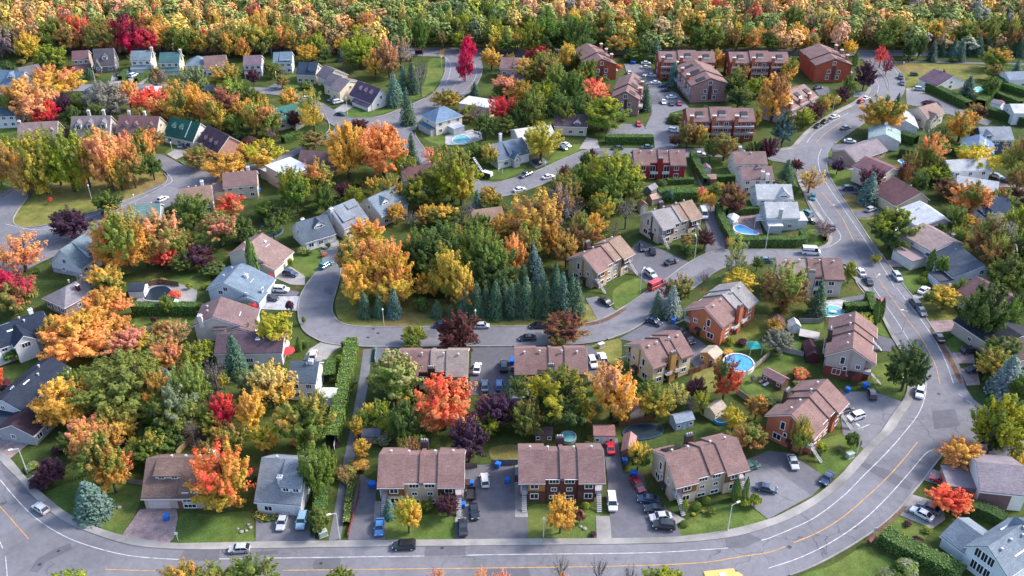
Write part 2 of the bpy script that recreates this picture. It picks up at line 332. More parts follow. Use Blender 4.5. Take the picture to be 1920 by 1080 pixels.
# asphalt path between the gardens
PATH = [(690, 655), (681, 720), (674, 760), (667, 800), (658, 845), (648, 895), (640, 945), (627, 1014)]
mbp = ribbon([G(*p) for p in smooth(PATH, 4)], 2.3, .05); struct('path', mbp, M['path'])
mbp = ribbon([G(*p) for p in smooth([(1676, 116.5), (1740, 116.5), (1840, 119), (1960, 121)], 4)], 2.6, .05); struct('path', mbp, M['path'])
zc = [.01]
def lay(name, mat, px, base=None, sm=True):
    zc[0] += .0008; sheet(name, px, M[mat], 4, sm, zc[0] + (.05 if name != 'lawn' else 0))
for px in [
 [(540, 470), (575, 462), (610, 478), (634, 484), (612, 500), (585, 519), (556, 512), (546, 490)],
 [(726, 975), (790, 965), (852, 970), (854, 1011), (790, 1012), (724, 1011)], [(991, 950), (1050, 948), (1118, 955), (1119, 1010), (1050, 1011), (991, 1010)],
 [(1275, 985), (1310, 965), (1345, 945), (1385, 950), (1445, 945), (1452, 968), (1400, 985), (1355, 995), (1280, 1005)],
 [(340, 965), (400, 965), (470, 960), (475, 1000), (474, 1017), (400, 1018), (322, 1017)],
 [(84, 930), (130, 905), (200, 900), (270, 905), (262, 945), (240, 985), (228, 1003), (175, 986), (125, 960)],
 [(1150, 545), (1190, 522), (1225, 528), (1205, 548), (1172, 573), (1155, 580)], [(1388, 712), (1440, 685), (1462, 695), (1440, 745), (1415, 750)],
 [(1352, 648), (1385, 640), (1432, 645), (1436, 665), (1410, 692), (1380, 668)], [(1440, 655), (1510, 650), (1515, 690), (1480, 695), (1445, 700)],
 [(1525, 835), (1560, 818), (1600, 812), (1632, 826), (1600, 866), (1575, 885), (1540, 908), (1530, 870)], [(1632, 690), (1665, 680), (1698, 690), (1700, 715), (1692, 748), (1650, 738)],
 [(255, 592), (310, 592), (368, 594), (362, 640), (310, 645), (265, 640)], [(318, 520), (350, 515), (392, 515), (388, 545), (350, 552), (314, 550)],
 [(1645, 600), (1655, 612), (1668, 632), (1650, 628), (1640, 618)], [(608, 650), (640, 650), (640, 690), (612, 690)], [(1300, 345), (1210, 345), (1205, 338), (1300, 338)],
 [(1500, 595), (1540, 596), (1540, 620), (1500, 625)], [(1495, 625), (1530, 620), (1528, 650), (1490, 650)], [(1550, 270), (1560, 277), (1596, 275), (1594, 300), (1553, 296)], [(1555, 320), (1600, 320), (1600, 345), (1566, 348)],
 [(795, 243), (830, 245), (850, 255), (838, 270), (812, 268), (790, 255)], [(645, 225), (690, 220), (750, 203), (745, 195), (700, 198), (650, 205)], [(908, 310), (935, 308), (985, 310), (975, 322), (950, 334), (920, 336), (906, 328)],
 [(760, 185), (782, 185), (800, 178), (822, 160), (830, 140), (832, 112), (805, 112), (800, 140), (790, 165)], [(1030, 300), (1045, 285), (1080, 270), (1096, 278), (1060, 294), (1030, 308)],
 [(1688, 520), (1730, 515), (1740, 528), (1715, 545), (1700, 540)], [(1775, 640), (1810, 625), (1835, 655), (1810, 665), (1785, 660)], [(1500, 1080), (1560, 1060), (1620, 1025), (1650, 1040), (1720, 1075), (1700, 1120), (1500, 1120)],
 [(1635, 1003), (1680, 965), (1715, 972), (1740, 1000), (1720, 1020), (1680, 1010)], [(330, 270), (360, 268), (338, 290), (310, 288)], [(345, 300), (380, 305), (390, 317), (362, 316), (340, 307)],
 [(520, 150), (545, 140), (575, 150), (560, 170), (535, 168)], [(1258, 120), (1275, 122), (1278, 150), (1262, 148)], [(0, 225), (30, 235), (30, 250), (0, 252)], [(0, 345), (28, 350), (24, 365), (0, 372)], [(1320, 285), (1345, 300), (1385, 300), (1385, 335), (1330, 335)],
 [(1700, 470), (1650, 420), (1640, 425), (1690, 480)], [(1340, 465), (1400, 464), (1480, 464), (1520, 462), (1545, 450), (1550, 430), (1520, 430), (1440, 461), (1345, 462)],
]: lay('lawn', 'lawn', px)
for px in [
 [(52, 372), (36, 392), (25, 412), (32, 424), (60, 427), (120, 415), (180, 396), (237, 376), (295, 353), (314, 338), (308, 326), (290, 320), (240, 325), (150, 335), (90, 345)],
 [(1678, 117), (1760, 120), (1845, 124), (1852, 145), (1800, 150), (1702, 147)], [(240, 83), (540, 83), (900, 84), (1200, 85), (1500, 85), (1920, 88), (1920, 96), (1500, 92), (900, 89), (300, 86)],
 [(640, 480), (638, 530), (628, 570), (640, 604), (680, 611), (960, 611), (1095, 604), (1130, 592), (1100, 570), (1000, 560), (800, 560), (680, 540), (660, 490)],
 [(1098, 590), (1106, 570), (1120, 590), (1125, 600)], [(1110, 648), (1150, 637), (1165, 640), (1163, 680), (1140, 680), (1115, 660)], [(1712, 562), (1745, 560), (1790, 580), (1790, 598), (1740, 600)],
 [(1608, 410), (1650, 405), (1650, 380), (1610, 370), (1585, 350), (1580, 365)], [(1300, 700), (1330, 690), (1370, 680), (1385, 710), (1340, 735), (1305, 730)], [(920, 840), (970, 835), (972, 862), (925, 862)],
 [(1605, 150), (1620, 118), (1640, 128), (1660, 150), (1666, 168), (1655, 148), (1640, 130)], [(1700, 150), (1740, 150), (1740, 165), (1705, 170)], [(1320, 610), (1440, 590), (1420, 640), (1340, 640)],
]: lay('lawn', 'lawn_dry', px)
for mat, px in [
 ('drive', [(676, 890), (706, 905), (704, 975), (723, 976), (722, 1013), (653, 1014), (660, 950)]), ('drive', [(870, 872), (962, 872), (976, 965), (990, 968), (990, 1012), (854, 1013), (852, 970), (868, 960)]),
 ('drive', [(1131, 822), (1158, 822), (1168, 888), (1206, 888), (1222, 955), (1258, 962), (1279, 1007), (1146, 1011), (1139, 900)]), ('walk', [(1117, 968), (1143, 968), (1147, 1011), (1119, 1011)]),
 ('walk', [(965, 870), (977, 872), (990, 970), (966, 970)]), ('walk', [(703, 940), (716, 940), (722, 980), (701, 980)]), ('walk', [(862, 925), (878, 925), (879, 980), (853, 980)]), ('walk', [(1215, 940), (1240, 950), (1285, 975), (1268, 983), (1222, 955)]),
 ('road', [(1400, 862), (1440, 872), (1522, 930), (1440, 974), (1410, 950), (1392, 925)]), ('drive', [(1400, 862), (1440, 846), (1480, 850), (1540, 890), (1545, 908), (1522, 930), (1440, 872)]),
 ('road', [(1572, 735), (1640, 735), (1700, 757), (1672, 790), (1628, 848), (1580, 815), (1575, 770)]), ('drive', [(1634, 626), (1672, 636), (1680, 646), (1670, 660), (1636, 658)]),
 ('drive', [(1174, 475), (1200, 450), (1292, 492), (1245, 524), (1215, 535), (1175, 500)]), ('drive', [(1310, 385), (1335, 380), (1352, 410), (1362, 445), (1357, 470), (1320, 480), (1330, 440)]),
 ('drive', [(1160, 636), (1228, 598), (1262, 606), (1335, 655), (1345, 680), (1310, 695), (1275, 660), (1220, 648)]), ('drive', [(884, 652), (964, 651), (964, 740), (880, 742)]), ('drive', [(1098, 648), (1112, 650), (1132, 692), (1105, 722), (1095, 690)]),
 ('drive', [(700, 652), (752, 652), (752, 690), (705, 690)]), ('road', [(1294, 297), (1312, 297), (1330, 345), (1312, 350)]), ('road', [(1120, 600), (1098, 560), (1120, 556), (1158, 585), (1140, 592)]),
 ('paver', [(262, 956), (330, 950), (334, 972), (326, 1010), (316, 1019), (228, 1006)]), ('path', [(480, 963), (586, 960), (592, 1014), (479, 1018)]), ('paver', [(-20, 812), (46, 800), (77, 815), (20, 860), (0, 843), (-20, 820)]),
 ('paver_pale', [(486, 556), (570, 556), (561, 583), (484, 580)]), ('walk', [(514, 508), (545, 500), (572, 519), (572, 535), (545, 534), (516, 522)]), ('walk', [(602, 642), (642, 648), (622, 662), (604, 684), (568, 675), (580, 655)]),
 ('paver', [(1742, 602), (1795, 600), (1795, 620), (1752, 625)]), ('paver', [(1785, 662), (1825, 660), (1828, 682), (1797, 682)]), ('paver', [(1800, 692), (1832, 692), (1838, 722), (1812, 724)]), ('paver', [(1662, 488), (1728, 486), (1726, 500), (1668, 501)]),
 ('drive', [(1600, 396), (1645, 391), (1650, 405), (1608, 410)]), ('drive', [(1568, 350), (1605, 347), (1615, 362), (1578, 366)]), ('paver', [(1550, 298), (1605, 296), (1610, 322), (1556, 312)]), ('walk', [(1703, 558), (1735, 545), (1760, 548), (1740, 558), (1715, 562)]),
 ('walk', [(1705, 926), (1768, 945), (1772, 975), (1748, 992), (1678, 963)]), ('walk', [(1728, 900), (1748, 880), (1815, 905), (1808, 925)]), ('walk', [(594, 458), (634, 450), (640, 478), (616, 472)]), ('path', [(490, 548), (520, 540), (562, 548), (556, 556), (500, 553)]),
 ('walk', [(210, 142), (236, 140), (226, 156), (206, 158)]), ('walk', [(240, 147), (282, 142), (268, 158), (244, 157)]), ('walk', [(313, 290), (350, 266), (374, 272), (356, 287), (330, 300)]), ('walk', [(620, 210), (645, 195), (665, 200), (640, 214)]), ('drive', [(500, 165), (528, 150), (540, 152), (524, 168)]),
 ('drive', [(985, 300), (1010, 292), (1030, 305), (1005, 316)]), ('walk', [(1085, 280), (1100, 258), (1120, 262), (1125, 280)]), ('drive', [(1560, 272), (1600, 268), (1612, 274), (1560, 282)]), ('road', [(1698, 172), (1740, 178), (1800, 205), (1860, 228), (1850, 236), (1780, 215), (1700, 196)]),
 ('walk', [(1698, 166), (1730, 168), (1735, 175), (1700, 176)]), ('drive', [(1440, 720), (1440, 720), (1441, 722)]), ('paver', [(1868, 330), (1890, 335), (1905, 350), (1870, 352)]), ('drive', [(1905, 320), (1940, 310), (1940, 370), (1890, 345)]),
 ('road', [(1598, 173), (1622, 172), (1628, 182), (1600, 183)]), ('drive', [(1525, 165), (1552, 163), (1560, 178), (1535, 180)]), ('drive', [(1576, 560), (1625, 552), (1625, 568), (1580, 575)]),
 ('bed', [(200, 700), (420, 690), (420, 830), (260, 850), (160, 790)]), ('paver', [(-20, 770), (40, 775), (45, 800), (-20, 812)]), ('walk', [(260, 540), (330, 530), (370, 545), (368, 566), (256, 566)]), ('paver', [(1370, 400), (1420, 395), (1430, 440), (1376, 440)]),
 ('paver_pale', [(835, 255), (900, 240), (905, 262), (870, 272), (835, 272)]), ('paver_pale', [(1540, 565), (1575, 562), (1615, 572), (1615, 590), (1545, 592)]), ('drive', [(-20, 375), (20, 352), (36, 352), (50, 372), (20, 395), (-20, 410)]),  # last sheet: shadowed street, its shade painted as darker asphalt
]:
    if mat != 'drive' or px[0] != px[1]: lay({'paver': 'driveway', 'paver_pale': 'terrace', 'walk': 'pavement', 'bed': 'garden_soil', 'path': 'driveway'}.get(mat, 'driveway'), mat, px, sm=False)
# sidewalk and kerbs (real steps)
zk = ZR + .12
SWU = [(-60, 760), (0, 842), (20, 861), (50, 897), (80, 926), (125, 962), (175, 987), (230, 1005), (315, 1019), (375, 1019.5), (480, 1017.5), (655, 1015), (855, 1013), (960, 1012), (1120, 1011), (1210, 1010), (1277, 1007), (1360, 996), (1440, 975.5), (1477, 959), (1527, 932), (1570, 897), (1600, 864), (1632, 829), (1652, 810), (1672, 780), (1692, 752), (1701, 727), (1700, 692), (1689, 662), (1674, 638), (1662, 615), (1652, 595), (1635, 567), (1620, 545), (1600, 522), (1582, 502)]
SWL = [(-60, 782), (0, 864), (37, 902), (62, 931), (100, 965), (137, 987), (175, 1002), (220, 1017), (262, 1026), (325, 1031), (400, 1032), (480, 1030), (680, 1027), (960, 1024), (1210, 1021), (1310, 1016), (1385, 1006), (1440, 990), (1490, 970), (1540, 940), (1585, 905), (1615, 872), (1640, 842), (1675, 808), (1692, 780), (1710, 755), (1714, 730), (1712, 697), (1700, 665), (1680, 635), (1667, 612), (1655, 590), (1640, 562), (1627, 542), (1608, 520), (1590, 501)]
SW2U = [(1530, 466), (1550, 457), (1553, 440), (1546, 425), (1528, 400), (1510, 370), (1495, 340)]
SW2L = [(1536, 470), (1556, 461), (1561, 443), (1553, 425), (1534, 398), (1517, 370), (1502, 338)]
SW3U = [(1455, 282), (1482, 276), (1492, 266), (1515, 243), (1555, 215), (1598, 193), (1622, 174), (1630, 160)]
SW3L = [(1456, 286), (1488, 280), (1502, 266), (1523, 245), (1562, 219), (1606, 196), (1629, 177), (1636, 160)]
for U, L in ((SWU, SWL), (SW2U, SW2L), (SW3U, SW3L)):
    a = [G(x, y) for x, y in smooth(U, 4)]; b = [G(x, y) for x, y in smooth(L, 4)]
    n = min(len(a), len(b)); mbs = MB()
    def res(p, n):
        d = [0]
        for i in range(1, len(p)): d.append(d[-1] + (p[i] - p[i - 1]).length)
        out = []; j = 0
        for q in range(n):
            t = d[-1] * q / (n - 1)
            while j < len(d) - 2 and d[j + 1] < t: j += 1
            out.append(p[j].lerp(p[j + 1], min(1, (t - d[j]) / max(1e-6, d[j + 1] - d[j]))))
        return out
    N = 220; a, b = res(a, N), res(b, N)
    for i in range(N - 1):
        g = .04 if i % 3 == 0 else 0      # dark joint between slabs
        q = [a[i], b[i], b[i + 1], a[i + 1]]
        mbs.add([(p.x, p.y, zk) for p in q], [(0, 1, 2, 3)])
        mbs.add([(b[i].x, b[i].y, zk), (b[i].x, b[i].y, 0), (b[i + 1].x, b[i + 1].y, 0), (b[i + 1].x, b[i + 1].y, zk), (a[i].x, a[i].y, zk), (a[i].x, a[i].y, 0), (a[i + 1].x, a[i + 1].y, 0), (a[i + 1].x, a[i + 1].y, zk)], [(0, 1, 2, 3), (4, 7, 6, 5)])
    struct('sidewalk', mbs, M['walk'])
KERBS = [
 ROADS[0][2][7:18], ROADS[0][2][24:36] , ROADS[0][2][36:46], [(824, 156), (834, 138), (836, 118), (833, 108), (800, 106)], ROADS[2][1][5:12], ROADS[2][2][1:6], [(778, 250), (783, 262), (800, 285), (815, 303)], [(742, 240), (750, 262), (762, 285)],
 [(52, 372), (36, 392), (25, 412), (32, 424), (60, 427), (120, 415), (180, 396), (237, 376), (295, 353), (314, 338), (308, 326)], [(95, 466), (110, 461), (127, 452), (150, 447)],
 ROADS[5][1][1:8], ROADS[5][2][3:9], ROADS[6][1][1:24], ROADS[6][2][2:14], ROADS[6][2][16:22], ROADS[1][1][1:7],
 [(1605, 112), (1622, 113), (1640, 127), (1657, 147), (1666, 170), (1667, 158), (1657, 137), (1640, 115), (1622, 108), (1605, 112)], [(888, 152), (872, 172), (852, 188), (846, 172), (862, 150), (876, 130)], [(600, 195), (618, 235), (610, 252), (590, 262)],
 [(336, 302), (352, 313), (380, 319), (410, 319)], [(0, 372), (30, 350)],
]
kb = MB()
for K_ in KERBS: ribbon([G(x, y) for x, y in smooth(K_, 4)], .32, ZR + .13, .3, kb)
kb.v = [tuple(v) for v in kb.v]; o = kb.obj('kerb', M['walk'], fix=False); o['kind'] = 'structure'
# painted lines
WL = [[(0, 900), (25, 930), (55, 962), (87, 987), (130, 1011), (175, 1027), (225, 1040), (275, 1047), (337, 1050.5)], [(412, 1049.5), (455, 1049.5)], [(502, 1048), (650, 1046), (796, 1044)], [(875, 1042.5), (960, 1041), (1160, 1039), (1260, 1036), (1365, 1029)],
 [(1427, 1014.5), (1440, 1011), (1477, 996), (1527, 972), (1580, 932), (1620, 892), (1665, 847), (1697, 810), (1720, 780), (1732, 752), (1736, 727), (1733, 702), (1725, 677), (1710, 650), (1690, 617), (1670, 587), (1637, 540)],
 [(1680, 540), (1697, 562), (1720, 592), (1745, 627), (1765, 662), (1777, 690), (1787, 720)], [(1797, 740), (1806, 746)], [(1813, 752), (1822, 758)],
 [(1440, 1067), (1502, 1046), (1565, 1014), (1620, 975), (1665, 932), (1705, 887), (1735, 852), (1752, 844)], [(0, 1017), (6, 1030)], [(11, 1044), (14, 1080), (14, 1100)],
 [(1677, 540), (1655, 502), (1625, 457), (1590, 405), (1560, 362), (1545, 337), (1536, 317), (1534, 297), (1540, 280)], [(1575, 440), (1565, 425), (1547, 402), (1527, 370)], [(1536, 468.5), (1557, 462.5), (1575, 450), (1575, 440)],
 [(1512, 269), (1525, 252), (1555, 232), (1590, 213)], [(1640, 147), (1647, 160), (1645, 175)], [(1693, 170), (1690, 150), (1676, 128)], [(836, 158), (843, 140), (845, 120), (835, 108)], [(885, 160), (893, 140), (890, 120)], [(1625, 555), (1612, 540), (1600, 520)], [(800, 103.5), (830, 104)], [(10, 421), (80, 432), (160, 410), (250, 380), (305, 352), (323, 340), (314, 326)]]
YL = [[(0, 950), (26, 980), (54, 1012)], [(198, 1069), (310, 1073)], [(530, 1071), (700, 1069), (960, 1066), (1160, 1063), (1310, 1057), (1385, 1046), (1440, 1037.5), (1472, 1026)], [(1488, 1019), (1535, 999), (1580, 971), (1620, 937), (1660, 900), (1690, 867), (1720, 830)],
 [(1657, 540), (1677, 567), (1702, 602), (1725, 632), (1742, 662), (1755, 690), (1762, 722)], [(1638, 511), (1650, 528), (1657, 540)], [(1540, 361), (1560, 385), (1580, 412), (1602, 457)], [(1530, 269), (1545, 253), (1577, 230)]]
for nm, LL, mt in (('white_line', WL, 'line'), ('yellow_line', YL, 'yline')):
    for L in LL:
        m_ = ribbon([G(x, y) for x, y in smooth(L, 4)], .17 if nm[0] == 'w' else .2, ZR + .034); struct(nm, m_, M[mt])
sheet('crossing', [(826, 92), (835, 92), (832, 106.5), (822, 106.5)], M['yline'], closed_smooth=False, z=ZR + .04)
sheet('parking_line', [(1607, 806), (1629, 797), (1630, 798.2), (1608, 807.2)], M['line'], closed_smooth=False, z=ZR + .04)
for px in ([(336, 1052), (346, 1032), (412, 1031.5), (410, 1052)], [(796, 1043), (798, 1026), (874, 1025), (872, 1042)], [(1362, 1029), (1360, 1012), (1404, 1002), (1428, 1013), (1396, 1028)], [(100, 1032), (132, 1020), (136, 1030), (86, 1056), (72, 1075), (56, 1072), (70, 1050)],
           [(1611, 872), (1622, 869), (1668, 884), (1712, 908), (1706, 920), (1680, 912), (1640, 890)], [(586, 1060), (592, 1050), (640, 1048), (636, 1068), (590, 1070)], [(608, 542), (626, 541), (624, 552), (608, 551)], [(0, 870), (12, 878), (60, 932), (38, 925), (10, 895)], [(480, 1036), (522, 1033), (520, 1040), (482, 1042)]):
    sheet('asphalt_patch', px, M['patch'], closed_smooth=False, z=ZR + .028 + random.random() * .004)
mh = MB(); mh.cyl((0, 0, 0), (0, 0, .012), .36, n=12); mh.cyl((0, 0, 0), (0, 0, .006), .5, n=12, m=1); mhm = mh.mesh('manhole_cover', [M['dark'], M['patch']])
for x, y in ((110, 1035), (75, 1060), (602, 1058), (690, 634), (709, 626), (1480, 1027), (829, 1029), (568, 1020), (1230, 178), (620, 552), (1130, 603), (1350, 520), (1700, 960), (700, 618), (915, 650), (1760, 740)):
    o = link('manhole_cover', mhm); p = G(x, y); o.location = (p.x, p.y, ZR + .033); o['kind'] = 'structure'

M['litter'] = ground_mat('fallen_leaves', [(.115, .065, .05), (.15, .085, .06), (.17, .115, .075)], (.4, 1.5, 6))
for i_, px in enumerate(([(1748, 617), (1770, 648), (1785, 673), (1797, 698), (1804, 718), (1798, 718), (1789, 700), (1776, 675), (1762, 652), (1744, 622)], [(1095, 609), (1130, 600), (1168, 580), (1172, 583), (1136, 604), (1098, 613)], [(1640, 1000), (1680, 965), (1692, 952), (1698, 955), (1672, 980), (1640, 1006)])):
    o = sheet('fallen_leaves', px, M['litter'], z=ZR + .036 + i_ * .001); o['kind'] = 'stuff'; o['label'] = 'drift of rusty fallen leaves along the kerb'; o['category'] = 'fallen leaves'
for i_, px in enumerate(([(900, 1066), (990, 1064), (996, 1090), (905, 1094)], [(1600, 468), (1625, 462), (1640, 484), (1616, 494)], [(1700, 640), (1728, 636), (1742, 662), (1716, 668)], [(1300, 520), (1330, 502), (1342, 508), (1312, 530)], [(760, 620), (820, 620), (818, 634), (757, 634)], [(1748, 772), (1790, 768), (1800, 800), (1752, 806)], [(270, 360), (300, 345), (308, 352), (280, 368)], [(1090, 286), (1130, 284), (1132, 291), (1092, 292)], [(1220, 180), (1236, 180), (1240, 196), (1222, 196)], [(20, 440), (60, 434), (70, 446), (26, 456)])):
    sheet('asphalt_patch', px, M['patch'], closed_smooth=False, z=ZR + .029 + i_ * .0004)
# ------------------------------------------------------------------ houses
WIN = {}
def window_mesh(w, h, n=2):
    key = (round(w, 1), round(h, 1), n)
    if key not in WIN:
        mb = MB(); f = .13
        mb.box(-w / 2, w / 2, -.02, .05, 0, h, 1)
        for a in (-w / 2 - f, w / 2): mb.box(a, a + f, -.1, .04, -f, h + f, 0)
        mb.box(-w / 2, w / 2, -.1, .04, -f, 0, 0); mb.box(-w / 2, w / 2, -.1, .04, h, h + f, 0)
        for i in range(1, n):
            x = -w / 2 + w * i / n; mb.box(x - .04, x + .04, -.07, .03, 0, h, 0)
        WIN[key] = mb.mesh('window', [M['white'], M['glass']])
    return WIN[key]
def window(par, x, y, z, w=1.3, h=1.2, rz=0, n=2):
    o = link('window', window_mesh(w, h, n), par); o.location = (x, y, z); o.rotation_euler = (0, 0, rz); return o
def box_part(par, name, b, mat, col=None):
    mb = MB(); mb.box(*b); return mb.obj(name, M[mat], par, col)
def roof_prof(pts, t=.22):
    return pts[::-1] + [(a, z - t) for a, z in pts]
def gable(par, a0, a1, pts, ax, roofc, wallc, oh=.35, wallmat='wall', base=0.0, fascia=True, eo=.35, rname='roof', wname='wall'):
    """gabled block: pts = [(t, z) eave, ridge, eave] profile; extruded a0..a1 along axis ax"""
    (t0, z0), (t1, z1), (t2, z2) = pts
    s0 = (z1 - z0) / max(.01, t1 - t0); s2 = (z1 - z2) / max(.01, t2 - t1)
    top = [(t0 - eo, z0 - s0 * eo), (t1, z1), (t2 + eo, z2 - s2 * eo)]
    mb = MB(); mb.prism(roof_prof([(a, z + .22) for a, z in top]), a0 - oh, a1 + oh, ax)
    r = mb.obj(rname, M['shingle'], par, roofc)
    if fascia:
        mb = MB(); q = [(top[0][0] - .05, top[0][1] - .05), top[1], (top[2][0] + .05, top[2][1] - .05)]
        f = [(a, z + .0) for a, z in q]
        mb.prism(f[::-1] + [(a, z - .2) for a, z in f], a0 - oh - .06, a0 - oh + .08, ax); mb.prism(f[::-1] + [(a, z - .2) for a, z in f], a1 + oh - .08, a1 + oh + .06, ax)
        for e in (0, 2):
            t, z = f[e]; s = 1 if e == 0 else -1
            pr = [(t - .02, z - .18), (t + .14 , z - .18), (t + .14, z + .04), (t - .02, z + .04)] if s > 0 else [(t - .14, z - .18), (t + .02, z - .18), (t + .02, z + .04), (t - .14, z + .04)]
            mb.prism(pr, a0 - oh, a1 + oh, ax)
        mb.obj('fascia', M['plain'], r, (.70, .70, .73) if fascia is True else fascia)
    mb = MB(); mb.prism([(t0, base), (t2, base), (t2, z2), (t1, z1), (t0, z0)], a0, a1, ax)
    w = mb.obj(wname, M[wallmat], par, wallc)
    return r, w
def hip(par, W, D, z, rise, roofc, wallc, x0=0, y0=0, base=0.0, wallmat='wall', o=.45):
    mb = MB(); X0, X1, Y0, Y1 = x0 - o, x0 + W + o, y0 - o, y0 + D + o
    zz = z - o * .4; k = min(W, D) / 2 + o
    if W > D: r = [(X0 + k, (Y0 + Y1) / 2, z + rise), (X1 - k, (Y0 + Y1) / 2, z + rise)]
    else: r = [((X0 + X1) / 2, Y0 + k, z + rise), ((X0 + X1) / 2, Y1 - k, z + rise)]
    vs = [(X0, Y0, zz), (X1, Y0, zz), (X1, Y1, zz), (X0, Y1, zz)] + r
    fs = [(0, 1, 5, 4), (1, 2, 5), (2, 3, 4, 5), (3, 0, 4)] if W > D else [(0, 1, 4), (1, 2, 5, 4), (2, 3, 5), (3, 0, 4, 5)]
    mb.add(vs, fs + [(3, 2, 1, 0)]); ro = mb.obj('roof', M['shingle'], par, roofc)
    mb = MB(); 
    for b in ((X0, X1, Y0 - .03, Y0 + .1), (X0, X1, Y1 - .1, Y1 + .03), (X0 - .03, X0 + .1, Y0, Y1), (X1 - .1, X1 + .03, Y0, Y1)): mb.box(*b, zz - .2, zz - .01)
    mb.obj('fascia', M['plain'], ro, (.7, .7, .73))
    mb = MB(); mb.box(x0, x0 + W, y0, y0 + D, base, z); mb.obj('wall', M[wallmat], par, wallc)
def vents(par, L):
    for x, y, z in L:
        mb = MB(); mb.cyl((0, 0, -.3), (0, 0, .45), .17, n=8); mb.cyl((0, 0, .45), (0, 0, .62), .3, .26, n=8)
        o = mb.obj('roof_vent', M['vent'], par); o.location = (x, y, z)
def chimney(par, x, y, z0, z1, col, w=1.0, d=.8, mat='brick'):
    mb = MB(); mb.box(-w / 2, w / 2, -d / 2, d / 2, z0, z1); o = mb.obj('chimney', M[mat], par, col); o.location = (x, y, 0)
    mb = MB(); mb.box(-w / 2 - .08, w / 2 + .08, -d / 2 - .08, d / 2 + .08, z1, z1 + .15, 1 if w < 1.5 else 2)
    for i in ((-.5, 0, .5) if w > 1.5 else (-.25, .25) if w > .8 else (0,)): mb.cyl((i, 0, z1 + .15), (i, 0, z1 + .6), .16, n=8, m=0)
    mb.obj('chimney_cap', [M['vent'], M['white'], M['dark']], o)
def base_empty(name, cat, A, B, z, label, group=None, zb=None):
    a, b = G(*A, z), G(*B, zb or z); d = b - a; d.z = 0
    o = thing(name, cat, (a.x, a.y, 0), math.atan2(d.y, d.x), label, group); return o, d.length
WARM = {}
